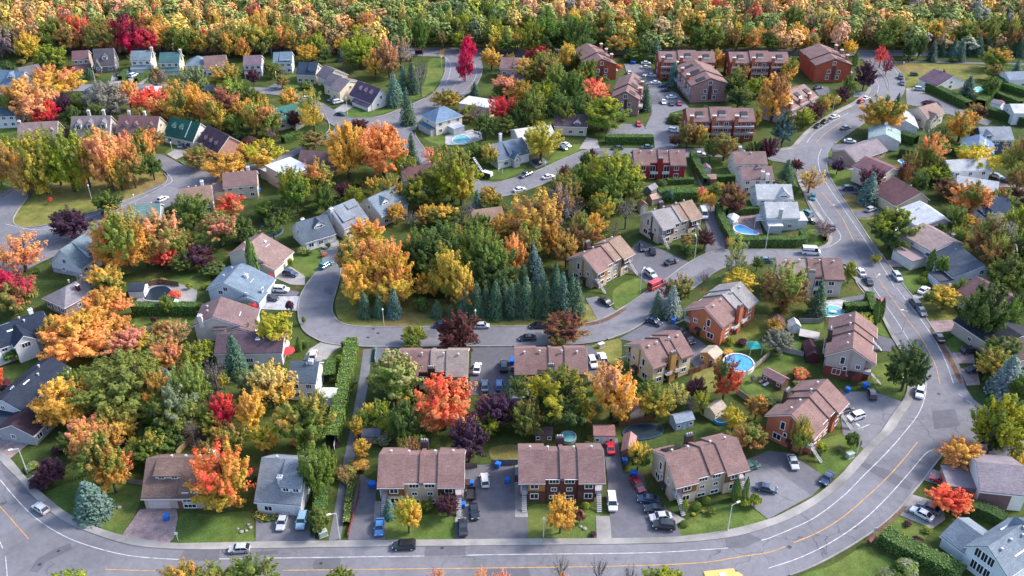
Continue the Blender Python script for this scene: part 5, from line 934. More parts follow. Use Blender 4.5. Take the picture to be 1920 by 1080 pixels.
TD = """15 45 105 44 m VK;55 50 100 44 m TK;92 55 100 40 m VG;135 50 98 40 m VT;185 45 100 44 m TV;225 45 100 44 m VT;280 50 100 44 m TC;330 50 98 40 m VG;352 52 102 40 m GV;385 55 100 36 m VA;418 55 102 40 m VT;440 60 104 36 m VA;492 52 104 40 m YV;555 58 100 36 m VA;598 66 108 34 m LV;1045 120 180 50 m VG;1000 165 240 50 m GV;1045 170 235 55 m GD;1100 110 160 40 m GV;985 110 150 40 m AV;950 215 250 40 m GV;1060 190 240 45 m GV;1090 175 235 45 m GD;1020 100 150 50 m VT;760 290 335 45 m VL;735 330 390 44 m VA;612 350 400 34 m DG;700 330 360 30 m AV;642 375 400 30 m GD;940 400 460 60 m AY;985 420 500 60 m VT;1030 420 480 50 m TA;1060 440 500 44 m AT;1140 330 400 60 m GV;1178 330 390 50 m GV;1085 400 470 44 m VT;1150 420 460 30 k KT;900 400 460 60 m VG;1130 405 440 26 b GV;340 170 235 50 m VA;375 160 225 50 m AY;410 190 245 44 m VY;440 215 250 36 m GV;482 190 250 44 m VY;300 130 165 34 m TK;90 120 160 40 m SA;140 200 240 32 m GD;185 192 235 34 m GD;30 180 225 40 m VG;530 140 163 26 m VT;555 206 240 28 m MP;440 122 150 32 m VG;100 190 228 34 m RC;450 240 265 28 b GD;612 152 172 24 b GD;312 190 225 32 m AT;270 202 240 32 m VT;30 270 350 50 m TA;115 245 345 55 m VL;170 260 350 50 m VY;230 290 355 45 m AS;275 255 318 46 m OG;190 240 300 48 m VY;1702 282 330 34 m VT;1716 322 370 32 m GD;1782 382 438 36 m VG;1788 424 468 32 m VG;1872 352 398 34 m TV;1902 302 360 46 m VT;1762 302 338 32 m VG;1856 442 520 56 m VT;1902 432 520 60 m GD;1872 482 550 60 m DV;1800 524 560 36 m GV;1692 302 348 26 m MT;1884 562 620 38 m DG;1640 472 500 22 b VA;1908 702 760 46 m DG;1904 764 826 46 m VG;28 46 88 40 m VA;60 60 112 45 m AS;110 34 92 50 m VV;162 35 92 45 m RS;200 30 88 42 m VT;250 30 100 64 m MC;305 45 95 50 m AO;365 55 98 50 m VA;389 58 98 22 o CC;408 58 100 30 m TV;430 65 105 24 o AA;460 72 110 26 o OS;450 42 92 45 m VV;478 48 98 34 m GV;8 48 98 36 k KV;40 55 100 30 k KT;75 35 90 40 k KK;
103 85 133 60 m LG;117 127 176 80 m SO;65 148 226 92 m AS;125 177 218 34 m PP;155 176 210 40 m DG;208 152 216 70 f WW;247 153 205 42 m AO;288 165 220 62 m RO;335 152 200 60 m AT;366 126 183 60 m WV;425 120 163 56 m AV;427 166 232 60 m SM;400 175 238 45 m AO;455 186 238 55 m AV;438 150 190 50 m LV;472 160 200 40 m GV;477 128 158 24 m MP;20 110 145 30 b DD;170 126 150 20 s DG;80 205 235 30 m CR;
20 256 320 66 m LG;4 306 345 34 m YA;57 296 368 52 o TA;90 252 362 76 m VY;140 250 358 76 m VL;205 242 350 74 m AO;213 272 356 56 m SA;255 270 350 54 m OS;290 285 334 38 m GD;265 238 300 66 m GO;240 246 310 46 m SA;205 358 402 54 m GD;142 391 450 80 m PP;50 432 512 90 w AS;8 462 508 40 b VA;97 369 378 9 o RR;291 245 280 42 m VT;377 275 316 58 m VT;430 286 340 76 m YA;500 262 309 84 v LY;590 246 284 55 m TV;
205 420 500 50 o OS;245 398 512 92 f VA;278 420 500 50 m AY;315 398 494 74 m SR;312 462 503 50 m RS;218 400 460 55 m OA;365 360 428 66 m VG;435 366 408 58 m RO;415 396 464 76 m SG;355 430 464 32 m GV;452 405 450 45 m DG;472 420 468 50 b DG;375 460 500 60 m PM;352 472 508 48 m DG;402 485 515 54 b DG;480 428 450 34 b AT;
35 508 592 90 m CV;520 584 660 84 v LY;479 448 532 24 t DG;467 600 640 20 b GD;505 690 745 50 m VT;300 740 800 60 m VG;225 760 830 70 m VY;330 690 760 50 m WV;400 760 815 50 m GV;270 660 720 60 m VL;560 700 745 24 b AT;470 690 740 40 m VW;205 497 558 70 m AV;207 542 600 92 m AO;190 563 598 52 m VW;165 508 556 40 k KK;
150 582 676 125 f AS;245 612 676 80 m SO;226 627 668 40 m CM;220 592 620 58 m OA;108 595 656 50 m AV;330 597 642 60 w TQ;310 604 640 44 m AT;322 637 698 62 m SR;298 627 664 40 w QV;285 607 636 22 k KK;366 642 688 50 m VL;391 640 678 44 m LG;410 668 738 58 k KW;447 625 716 46 s GD;240 662 788 150 f VV;300 690 775 56 m VA;128 712 806 92 m YA;150 690 760 56 m VV;370 682 775 66 m VV;340 724 815 84 m WV;425 742 808 54 m RC;476 732 815 56 m AY;514 678 768 84 w QY;575 738 846 95 m AG;500 795 848 48 m LY;0 668 738 30 m OR;24 648 684 34 b DG;
172 782 848 72 m SO;188 805 912 84 m OV;218 842 925 70 m VA;240 847 890 36 m RS;310 792 858 78 m GD;275 822 878 66 m GG;440 792 848 56 m TV;100 862 912 58 m PM;140 805 850 46 m DV;178 903 982 72 s BB;430 838 962 110 m RY;598 838 935 64 m GG;395 825 870 40 m TV;345 760 800 40 m GV;420 800 850 40 m AV;620 845 900 30 m GV;
500 52 95 45 m VA;530 50 94 40 m YS;575 60 98 50 m TV;580 85 116 42 m AO;610 90 116 28 m GD;628 88 104 15 b TR;640 90 117 18 s DD;675 65 128 60 m LV;702 72 118 56 m VL;705 90 143 38 o OA;730 76 143 48 o ST;752 68 128 42 w TK;746 45 80 40 m GV;877 66 116 30 o CC;872 92 150 33 o CC;930 55 95 50 m LY;922 90 128 40 m YA;
740 135 203 28 s BG;757 122 178 24 s BD;765 166 238 32 s DG;790 115 178 40 k KK;748 152 198 22 s BB;775 112 178 28 s VD;590 168 243 50 w VY;545 166 204 38 m AS;507 197 254 50 m OA;480 167 190 28 b GD;493 192 238 38 m VA;575 150 168 28 b GD;515 118 143 34 m GV;674 222 245 34 m MM;655 236 332 74 m AS;720 234 332 88 m OA;690 240 300 56 m SO;835 168 203 55 m DA;895 190 243 45 k TK;880 196 228 38 m VT;945 180 228 55 m CR;950 143 183 58 m SO;910 216 260 45 m GD;890 152 180 18 s BD;774 250 317 26 s DD;
790 326 392 74 m LD;810 276 308 44 w SR;850 272 378 92 f VL;865 302 383 56 m VY;890 266 308 34 m GD;918 272 311 33 m YV;1014 233 298 68 m LY;560 312 398 58 m LG;600 296 374 58 m OS;547 318 375 36 o OA;648 342 374 38 m MP;666 347 394 38 m VL;505 377 408 48 m VG;528 387 414 46 m DG;745 382 418 38 m YA;
690 407 468 66 m OY;662 442 518 56 m OV;700 445 538 86 f OY;740 452 556 66 m OY;680 492 568 76 m AY;740 502 574 76 m OY;776 442 500 46 m AO;830 382 420 58 m AS;800 386 420 38 m YA;870 396 430 38 m VW;895 356 400 20 s BB;880 376 428 38 k KK;772 395 430 48 k KK;920 350 391 44 m YV;
830 416 528 108 f GD;900 428 538 76 f GV;786 432 528 56 m GD;840 457 568 66 m YV;870 502 584 48 m YA;920 452 558 86 f GD;962 442 520 46 m OA;800 512 558 46 m YA;790 552 590 36 b GD;1006 362 468 100 m YT;962 396 448 56 m YV;1060 322 398 66 m VT;1150 290 383 94 f LG;1085 312 380 56 m VG;1112 302 368 46 m LY;1116 342 364 18 b AA;1050 347 420 46 m TK;1075 372 438 56 k KT;1172 372 428 58 k KK;1130 362 418 46 m YV;1110 402 458 46 m AT;1088 402 448 36 m AK;1058 310 338 22 m MT;1110 279 304 20 o PM;
1250 350 384 24 b DB;1240 333 352 24 b DG;1315 350 379 24 o SY;1332 361 390 20 o YA;1347 336 364 28 b VA;1370 346 399 52 m TM;1356 250 300 54 m VT;1330 260 300 28 m DG;1411 263 300 34 m DG;1437 256 301 34 m PM;1288 432 474 44 b TV;1320 429 464 34 m PM;1291 452 484 34 b GD;1377 447 518 46 w LW;1385 502 546 62 m LY;1260 522 564 48 w TM;
685 547 599 27 s DG;712 550 599 24 s DG;740 541 599 30 s DB;820 562 599 25 s DG;846 572 599 20 s DG;870 536 597 26 s BG;896 527 599 28 s DG;930 527 601 33 s DG;958 527 601 30 s GD;986 517 599 34 s DG;1022 524 599 34 s DG;1055 512 599 35 s BD;1080 522 594 33 s DG;1000 456 530 30 s BD;945 520 592 26 s DG;1008 530 597 30 s DG;1040 522 597 32 s DG;1070 515 595 30 s DG;912 535 597 26 s DG;884 545 597 22 s DG;972 525 597 28 s DG;1010 482 558 34 s DB;1040 492 558 28 s DG;980 492 558 30 s DG;
862 590 666 78 m MM;1060 586 643 82 m MT;777 612 647 46 m LV;1230 547 601 26 s DG;1258 536 601 36 s BW;1275 516 568 45 m TV;
745 657 752 104 m QV;835 709 812 104 m RO;928 736 808 78 m PP;880 787 868 74 m PP;915 776 820 48 m LG;990 753 822 58 m TV;760 752 828 58 m DG;720 750 806 48 w VL;690 757 798 34 m YV;672 782 820 24 m YA;756 736 764 30 b AY;
1045 692 798 110 f LD;1010 717 788 52 m DG;1145 684 788 84 m SY;1096 757 800 44 m AV;1215 712 750 48 m GD;1228 722 784 64 m GY;1268 716 764 44 w YQ;1300 706 754 36 m PM;1310 732 778 38 w LV;1355 671 748 54 m DR;1372 761 808 44 m LY;1400 792 848 62 m VT;1410 793 812 22 b DG;1455 619 654 58 m WW;1368 630 650 20 b GL;1393 632 650 24 b PM;
1690 642 733 72 m DD;1829 527 638 84 m DG;1766 536 578 60 m YV;1740 546 565 22 b DG;1868 627 688 72 m DV;1858 652 713 66 m VY;1880 668 752 66 s BW;1858 742 848 92 m GL;1464 496 588 88 m VT;1589 487 527 25 o LV;1530 532 600 38 s GD;1638 561 610 16 t DG;1648 559 604 13 t DG;1498 686 708 42 b OR;1497 782 850 40 m YV;1540 826 854 26 b LG;1595 802 848 32 b DG;1573 833 849 15 b KV;
1790 816 884 78 m AO;1907 832 878 48 m VY;1775 906 948 72 m RO;1843 856 878 28 b DD;1690 996 1010 15 b YL;1718 1002 1024 24 b MP;1700 975 990 18 b MP;1736 985 1002 20 b GL;1700 1072 1112 70 w VG;1655 1064 1100 50 w WV;1850 770 850 40 o GD;
731 936 974 26 s BB;767 933 996 46 m LY;840 927 968 42 m MP;800 932 964 24 b VG;808 930 954 9 t DG;680 822 858 32 m YA;676 856 874 38 b AT;1050 932 998 52 m YA;1087 951 987 26 b TM;1112 995 1008 15 b PP;1097 940 960 20 b GL;1195 827 880 42 m YD;1283 936 962 13 t LG;1305 940 958 19 g GG;1324 930 947 18 g GG;1283 975 989 17 g GG;1377 896 940 16 t DG;1394 896 949 14 t DG;1395 926 956 24 b GL;1413 921 954 28 b GL;1333 948 968 20 b GV;1300 960 968 9 b YL;1318 955 963 8 b YY;
1625 323 387 38 s BB;1630 313 358 42 m PM;1472 299 349 31 s GD;1492 298 320 27 m MM;1515 313 360 48 w YT;1568 299 324 26 m PP;1665 390 468 84 m LD;1738 252 323 54 m OV;1757 309 344 50 m LV;1770 337 368 48 m MT;1815 338 403 74 m GO;1820 271 328 78 m LY;1895 260 333 56 m TV;1810 401 424 28 m YA;1840 402 488 64 m VT;1893 392 468 66 m LV;1866 417 498 46 w KV;1742 468 509 19 t DG;1739 508 520 18 g GL;1730 518 529 20 g GL;1540 412 438 42 w MK;1905 350 372 24 m TM;1885 472 538 76 m DV;1905 500 560 50 m VD;1900 545 600 40 m DD;
1648 180 248 80 m GA;1796 208 264 60 m VA;1737 232 270 42 k KW;1755 236 283 36 m DG;1680 174 205 15 s BD;1742 183 200 40 b PP;1825 194 224 38 m TM;1810 142 190 32 s BD;1765 129 145 11 o MT;1617 116 167 37 m PP;1585 139 188 27 o DG;1575 162 194 28 m PM;1560 174 199 29 m VY;1465 211 273 40 o DB;1505 203 237 37 m LV;1527 191 227 29 m PM;1540 179 217 28 m VA;1445 144 226 62 m TA;1475 111 153 37 m VA;1590 76 104 26 m AO;1602 98 124 13 t DG;1525 73 92 24 m VL;1545 46 84 45 m LV;1648 86 124 25 w CR;1660 106 137 21 w CM;
1703 73 114 27 m DD;1720 63 107 24 m DD;1745 76 117 20 s BD;1764 76 107 16 s DD;1785 71 107 18 s DB;1797 71 117 22 s BD;1812 74 106 18 s DD;1830 69 107 24 s BD;1850 73 105 20 s DD;1862 87 128 50 m AV;1905 71 107 24 s DD;1900 111 154 23 s BD;1860 121 148 32 m TV;1850 146 184 34 m DG;1880 80 110 18 s DD;
1030 36 103 78 f GD;1080 36 108 58 f GD;1000 42 108 52 m LG;1145 58 94 48 m GD;1010 86 118 48 m CV;1030 96 138 44 m VT;1062 79 128 34 m YA;1085 95 130 40 m DG;1018 147 213 56 m GL;1070 137 208 53 m GD;1085 130 164 34 m AV;1003 131 150 24 o OS;1112 149 198 54 m RS;1130 182 245 84 m LG;962 182 240 26 m MR;980 152 188 34 m VA;975 187 243 38 m GD;1000 205 235 36 b DG;1263 115 162 25 s BB;1203 141 194 25 s BG;1210 157 211 25 s BD;1228 71 114 26 s BD;1190 86 114 48 b DG;1210 76 109 38 m DG;1160 73 92 15 m TA;1340 93 134 37 m VA;1390 119 149 26 m TA;1375 127 188 38 m VD;1382 162 203 46 m VD;1420 142 178 48 m VL;1417 203 237 17 m VY;1270 209 234 33 b VD;1287 229 273 38 m VT;1312 232 274 32 o AV;1265 251 274 23 m TM;1160 118 135 14 b AR;1130 140 152 26 b DG;
402 1056 1125 84 m VG;472 1046 1125 100 m VG;345 1053 1112 68 m AO;135 1066 1112 90 m LV;640 1060 1112 54 m GV;1240 1062 1112 78 m LG;1050 1042 1108 48 k KK;1120 1044 1108 58 k KK;820 1069 1112 38 w SO;905 1067 1112 38 w OS;1055 1071 1112 28 w OO;945 1071 1112 38 w SS;1180 1058 1110 48 k KK;
1760 470 530 30 b DG;600 940 1008 46 b GG;570 590 640 10 b DG;562 633 660 12 t DG;575 636 655 16 b GD;640 660 690 26 b GL;648 633 660 18 b GD;630 695 720 30 b GD;545 560 590 20 b PM;478 560 600 20 b RC;532 486 500 14 b CC;505 510 532 22 b CC;545 480 505 12 b LV;565 460 480 20 b WL;580 465 480 14 b GD;608 470 484 14 b ST;616 453 468 12 b GD;590 455 465 12 b GD;1515 640 650 12 b GD;1410 700 720 14 b KW;1700 1045 1075 50 b WV;1760 410 470 20 b DG;330 540 566 28 b RS;290 590 610 12 b MP;385 530 545 16 b GL;355 528 545 14 b LV;455 740 770 20 b GD"""
for rec in TD.replace('\n', '').split(';'):
    t = rec.split()
    if len(t) == 6: tree(float(t[0]), float(t[1]), float(t[2]), float(t[3]), t[4], t[5])
# ------------------------------------------------------------------ forest behind the far road
def zone(x, y):
    if x < 520: return 'AOVVVATRSYTGGAVO' if y > 20 else 'AOVVTASGG'
    if x < 720: return 'AOVVGGATYVVT'
    if x < 960: return 'GGGGGVVLDGA' if y > 12 else 'GGVVA'
    if x < 1140: return 'AOTKVVGYTSAG' if y < 48 else 'GGVVGLA'
    if x < 1500: return 'AAOORSYYOAT' if y < 40 else 'GGGVGVAOTY'
    return 'AOSAYTTVVG' if y < 18 else 'TVVVKAVTGYVW'
fr = random.Random(77); FT = []
yy = 433.0
while yy < 720:
    hw = 960 / F_ * (yy * CP + HC * SP) + 25; xx = -hw + fr.uniform(0, 5)
    while xx < hw:
        q = (xx + fr.uniform(-2, 2), yy + fr.uniform(-3, 3)); px, py = P((q[0], q[1], 6))
        if py < 82 and not (880 < px < 832): FT.append((q[0], q[1], px, py))
        xx += fr.uniform(6.0, 9.5)
    yy += fr.uniform(6.5, 8.5)
FCR = [crown_mesh(k, s) for k, s in (('round', 501), ('oval', 502), ('oval', 503), ('round', 504))]
near = [t for t in FT if t[3] > 52 and -20 < t[2] < 1940]
fr.shuffle(near); near = set(near[:120])
bigm = MB(); bcol = []
low = []
for s in range(4):
    r = random.Random(900 + s); m_ = MB(); m_.mesh
    for i in range(80):
        d = rvec(r).normalized(); c = d * (r.random() ** .35) * .84
        if s % 2: f = 1 - max(0, c.z) * .5; c.x *= f; c.y *= f
        for j in range(8):
            n = rvec(r).normalized(); leaf_quad(m_, c + n * .19 * r.uniform(.5, 1.1), (n * .6 + Vector((0, 0, .5)) + d * .6 + rvec(r) * .5).normalized(), .1 * r.uniform(.6, 1.4), r)
    low.append(m_)
for t in FT:
    x, y, px, py = t; z_ = zone(px, py); v_ = math.sin(x * .045 + 1.3 * math.sin(y * .06)) + math.sin(x * .11 + y * .09 + 2) * .7 + fr.uniform(-.8, .8)
    q_ = 'VGGDGV' if v_ < -.7 else 'TVLVAT' if v_ < 0 else 'VAYLO' if v_ < .7 else 'OASYRT'
    ch = (fr.choice(z_) if fr.random() < .82 else fr.choice(q_)); cc = ch + fr.choice(z_)
    H = fr.uniform(9, 18); a = 2.8 + 4.8 * fr.random() ** 1.2; b = H * fr.uniform(.34, .46); c = H - b
    if t in near:
        o = thing('forest_tree', 'forest tree', (x, y, 0), fr.random() * 6.28)
        cr = link('crown', fr.choice(FCR), o, jit(PAL[cc[0]], fr)); cr['c2'] = [*jit(PAL[cc[1]], fr), 1.0]; cr.location = (0, 0, c); cr.scale = (a, a, b)
        tk = link('trunk', TR['tree'][0], o, (.16, .14, .13)); tk.scale = (a * 1.1, a * 1.1, H * .9)
        w_ = 'tall' if H > 16 else 'low' if H < 13 else 'mid-height'; wi = 'narrow' if a < 3.7 else 'wide' if a > 5 else ''
        o['group'] = 'trees along the forest edge'
        REG.append((o, ' '.join((w_ + ' ' + wi + ' ' + CN[cc[0]] + ' forest tree').split()), px, py))
    else:
        src = fr.choice(low); ca = math.cos(fr.random() * 6.28); sa = math.sqrt(1 - ca * ca); n0 = len(bigm.v)
        bigm.add([(x + (v[0] * ca - v[1] * sa) * a, y + (v[0] * sa + v[1] * ca) * a, c + v[2] * b) for v in src.v], src.f)
        k1, k2 = jit(PAL[cc[0]], fr), jit(PAL[cc[1]], fr)
        k2 = tuple(.65 * p_ + .35 * q_ for p_, q_ in zip(k1, k2))
        for f in range(len(src.f) * 5): bcol += [*(k1 if (f // 240) % 4 else k2), 1.0]
        k0 = len(bigm.v); bigm.cyl((x, y, 0), (x, y, c), .16, .1, 4, 0, False); bcol += [.12, .1, .09, 1] * (len(bigm.v) - k0)
me = bigm.mesh('forest', [M['forest']], fix=False)
ca_ = me.color_attributes.new('col', 'FLOAT_COLOR', 'POINT'); ca_.data.foreach_set('color', bcol)
o = link('forest', me); o['kind'] = 'stuff'; o['label'] = 'dense mixed autumn forest filling the far background'; o['category'] = 'forest'
# undergrowth along the forest edge
um = MB(); ucol = []
for i in range(2200):
    px_ = fr.uniform(-20, 1940); p = G(px_, fr.uniform(68, 81))
    k1 = jit(PAL[fr.choice('VVTGDWA')], fr)
    for j in range(8):
        n = rvec(fr).normalized(); n.z = abs(n.z); leaf_quad(um, Vector((p.x, p.y, .2)) + Vector((n.x * 1.3, n.y * 1.3, n.z * 2.0)), (n + Vector((0, 0, .6))).normalized(), .55 * fr.uniform(.6, 1.3), fr)
        ucol += [*k1, 1.0] * 5
me = um.mesh('undergrowth', [M['forest']], fix=False); ca_ = me.color_attributes.new('col', 'FLOAT_COLOR', 'POINT'); ca_.data.foreach_set('color', ucol)
o = link('undergrowth', me); o['kind'] = 'stuff'; o['label'] = 'low bushes and weeds along the forest edge'; o['category'] = 'undergrowth'

# ------------------------------------------------------------------ understorey of the back gardens
def inside(poly, x, y):
    c = False; j = len(poly) - 1
    for i in range(len(poly)):
        (xi, yi), (xj, yj) = poly[i], poly[j]
        if (yi > y) != (yj > y) and x < (xj - xi) * (y - yi) / (yj - yi) + xi: c = not c
        j = i
    return c
BB = [(min(p[0] for p in P_), max(p[0] for p in P_), min(p[1] for p in P_), max(p[1] for p in P_), P_) for P_ in POLY]
def blocked(x, y, m):
    for o, W, D in FOOT:
        a = -o.rotation_euler[2]; dx, dy = x - o.location.x, y - o.location.y
        u, v = dx * math.cos(a) - dy * math.sin(a), dx * math.sin(a) + dy * math.cos(a)
        if -m - 2 < u < W + m + 2 and -m - 3.5 < v < D + m: return True
    for q in ((0, 0), (m, 0), (-m, 0), (0, m), (0, -m)):
        for a, b, c, d, P_ in BB:
            if a <= x + q[0] <= b and c <= y + q[1] <= d and inside(P_, x + q[0], y + q[1]): return True
    return False
fill = random.Random(23); put = []
for _ in range(14000):
    if len(put) >= 260: break
    px, py = fill.uniform(-10, 1930), fill.uniform(112, 940)
    p = G(px, py); r_ = fill.uniform(1.1, 2.6)
    if any((p.x - a) ** 2 + (p.y - b) ** 2 < (r_ + c) ** 2 * .8 for a, b, c in put) or blocked(p.x, p.y, r_ * .8): continue
    put.append((p.x, p.y, r_)); s = scl(py); small = fill.random() < .62
    cc = fill.choice(['DG', 'DG', 'GD', 'DV', 'GV', 'VT', 'VG', 'MP', 'DD', 'TA', 'WV'] if small else ['DG', 'GV', 'VT', 'VA', 'AT', 'GD', 'KT', 'VY', 'TK'])
    if small: r_ *= 1.1; tree(px, py - r_ * s * 1.1, py + r_ * s * .45, 2 * r_ * s, 'b', cc)
    else: r_ *= 1.25; tree(px, py - r_ * s * 2.1, py + r_ * s * .1, 2 * r_ * s, fill.choice('mmow') if 'K' not in cc else 'k', cc)
# ------------------------------------------------------------------ hedges
HC_ = {'L': (.185, .26, .06), 'G': (.11, .19, .05), 'D': (.055, .11, .04)}
def hedge(px, w, h, cc='GD', name='hedge', desc='trimmed green hedge', n=3):
    pts = [G(x, y) for x, y in (smooth(px, n) if len(px) > 2 else px)]
    r = rnd; o0 = pts[0].copy(); cx, cy = px[len(px) // 2]
    L = sum((pts[i + 1] - pts[i]).length for i in range(len(pts) - 1))
    mb = MB()
    def along(t):
        d = t * L
        for i in range(len(pts) - 1):
            q = (pts[i + 1] - pts[i]).length
            if d <= q or i == len(pts) - 2:
                dv = (pts[i + 1] - pts[i]).normalized(); return pts[i] + dv * d, Vector((-dv.y, dv.x, 0))
            d -= q
    num = int(min(9000, L * (2 * h + w) * 13))
    for i in range(num):
        t = r.random(); p, nv = along(t); u = r.random() * (2 * h + w); wob = .12 * math.sin(t * L * 1.1) + .1 * math.sin(t * L * 2.7 + 1)
        hh = h + wob * .8
        if u < h: q = nv * (w / 2 + wob) + Vector((0, 0, u)); nn = nv
        elif u < 2 * h: q = -nv * (w / 2 + wob) + Vector((0, 0, u - h)); nn = -nv
        else: q = nv * (u - 2 * h - w / 2) + Vector((0, 0, hh)); nn = Vector((0, 0, 1))
        leaf_quad(mb, p - o0 + q * r.uniform(.93, 1.0), (nn + rvec(r) * .75).normalized(), .155 * r.uniform(.6, 1.3), r)
    o = thing(name, 'hedge', (o0.x, o0.y, 0), group='hedges of the gardens')
    mid = along(.5)[0]
    cr = mb.obj('foliage', M['needle'], o, jit(HC_.get(cc[0], PAL[cc[0]]), r, .06), fix=False); cr['c2'] = [*(tuple(.75 * a_ + .25 * b_ for a_, b_ in zip(HC_.get(cc[0], PAL[cc[0]]), HC_.get(cc[1], PAL[cc[1]])))), 1.0]
    core = MB()
    for i in range(len(pts) - 1):
        pass
    ribbon([p - o0 for p in pts], w * .82, h * .93, h * .93, core)
    k = core.obj('branches', M['bark'], o, (.05, .085, .025), fix=False)
    REG.append((o, desc, *P((mid.x, mid.y, h / 2)))); return o
hedge([(661, 650), (652, 700), (643, 745), (632, 800), (622, 835)], 3.3, 3.2, 'LG', desc='tall light green hedge along the path', n=4)
hedge([(608, 905), (602, 950), (594, 1008)], 2.6, 2.6, 'GL', desc='bushy green hedge beside parked cars')
hedge([(252, 589), (378, 589)], 2.6, 3.4, 'GD', desc='long boxy green hedge behind the lawn')
hedge([(1346, 396), (1352, 420), (1368, 450), (1380, 461), (1440, 461), (1503, 460), (1502, 445)], 2.4, 3.0, 'GD', desc='boxy green hedge around the kidney pool', n=3)
hedge([(1362, 405), (1422, 400)], 2.0, 2.6, 'GD', desc='low green hedge at the white gazebo')
hedge([(1232, 375), (1306, 375)], 4.5, 4.0, 'GD', desc='thick dark green hedge'); hedge([(1135, 268), (1224, 268)], 3.5, 3.2, 'GD', desc='thick green hedge beside the court exit')
hedge([(1297, 296), (1306, 318), (1324, 348)], 2.4, 3.0, 'GL', desc='green hedge along the side drive'); hedge([(1326, 341), (1384, 341)], 2.2, 2.6, 'GD', desc='green hedge between back gardens')
hedge([(1740, 166), (1775, 184), (1815, 204)], 4.0, 3.2, 'GD', desc='wide green hedge'); hedge([(1892, 134), (1866, 165), (1836, 202)], 4.5, 3.6, 'GL', desc='long light green hedge running downhill'); hedge([(1880, 166), (1930, 182)], 3.5, 3.0, 'GD', desc='green hedge by the upper right shed')
hedge([(1846, 214), (1885, 226), (1930, 238)], 3.5, 3.4, 'DD', desc='dark hedge below the white shed'); hedge([(1866, 182), (1912, 200)], 2.5, 2.6, 'GD', desc='short green hedge behind the white shed')
hedge([(1652, 1012), (1690, 1035), (1740, 1058), (1800, 1090)], 4.0, 3.0, 'GD', desc='broad dark green hedge by the bus bench'); hedge([(1786, 955), (1830, 962), (1880, 985)], 3.0, 2.6, 'DD', desc='dark hedge behind layered roofs')
hedge([(1580, 585), (1624, 584)], 2.4, 2.8, 'GD', desc='boxy hedge behind the turquoise pool'); hedge([(1626, 562), (1636, 596)], 2.2, 3.0, 'GD', desc='boxy hedge along the sidewalk'); hedge([(1600, 602), (1630, 600)], 2.0, 2.2, 'DD', desc='low dark hedge')
hedge([(1685, 262), (1716, 272)], 4, 3.6, 'DD', desc='dark square hedge beside the teal roof'); hedge([(1684, 292), (1718, 298)], 4, 3.6, 'DD', desc='dark hedge behind the small pool'); hedge([(1768, 285), (1795, 292)], 3.5, 3.2, 'DD', desc='dark hedge below the bright blue roof')
hedge([(531, 268), (560, 258), (592, 240)], 3.0, 2.6, 'GD', desc='sloping green hedge'); hedge([(226, 152), (238, 138)], 2.2, 2.4, 'GD', desc='dark hedge between driveways'); hedge([(256, 156), (286, 138)], 2.2, 2.4, 'GD', desc='green hedge right of the white car')
hedge([(1250, 345), (1300, 343)], 2.0, 2.0, 'GD', desc='low hedge under the crimson pair'); hedge([(617, 720), (618, 690)], 3.5, 3.0, 'GD', desc='green hedge beside the small white shed'); hedge([(475, 588), (440, 582)], 1.8, 2.6, 'LG', desc='short light green hedge'); hedge([(480, 965), (500, 976), (520, 970)], 1.6, .7, 'YL', name='flower_bed', desc='yellow-green flower border')
hedge([(1545, 452), (1545, 440)], 1.5, 1.5, 'TM', desc='small brown hedge at the street corner')
hedge([(660, 870), (655, 930), (650, 985)], 1.4, 1.1, 'VT', desc='ragged olive-brown hedge along the path'); hedge([(690, 113), (772, 114)], 2.5, 2.4, 'DG', desc='dark hedge behind'); hedge([(1180, 116), (1232, 116)], 5, 3.2, 'DG', desc='dark hedge at the head of the court'); hedge([(1480, 118), (1515, 118)], 3, 3, 'DG', desc='dark hedge between brick rows')
# ------------------------------------------------------------------ vehicles
VM = {}
def loft(mb, secs, m=0, cap=True):
    n = len(secs[0]); base = len(mb.v)
    mb.add([p for s in secs for p in s], [(i * n + j, (i + 1) * n + j, (i + 1) * n + (j + 1) % n, i * n + (j + 1) % n) for i in range(len(secs) - 1) for j in range(n)] + ([tuple(range(n)), tuple(range((len(secs) - 1) * n + n - 1, (len(secs) - 1) * n - 1, -1))] if cap else []), m)
SPEC = {  # length, width, body height, roof height, bonnet end, screen end, roof end, tail end (fractions from the front)
 'sedan': (4.6, 1.8, .92, 1.43, .24, .40, .70, .88), 'hatch': (4.1, 1.75, .95, 1.48, .22, .38, .82, .97), 'suv': (4.6, 1.88, 1.08, 1.70, .23, .37, .88, .985), 'van': (5.6, 2.0, 1.25, 2.5, .10, .24, .97, .995), 'minivan': (4.9, 1.95, 1.05, 1.75, .16, .33, .93, .99), 'pickup': (5.6, 1.95, 1.08, 1.8, .24, .36, .58, .64), 'sport': (4.4, 1.8, .82, 1.2, .32, .47, .66, .86)}
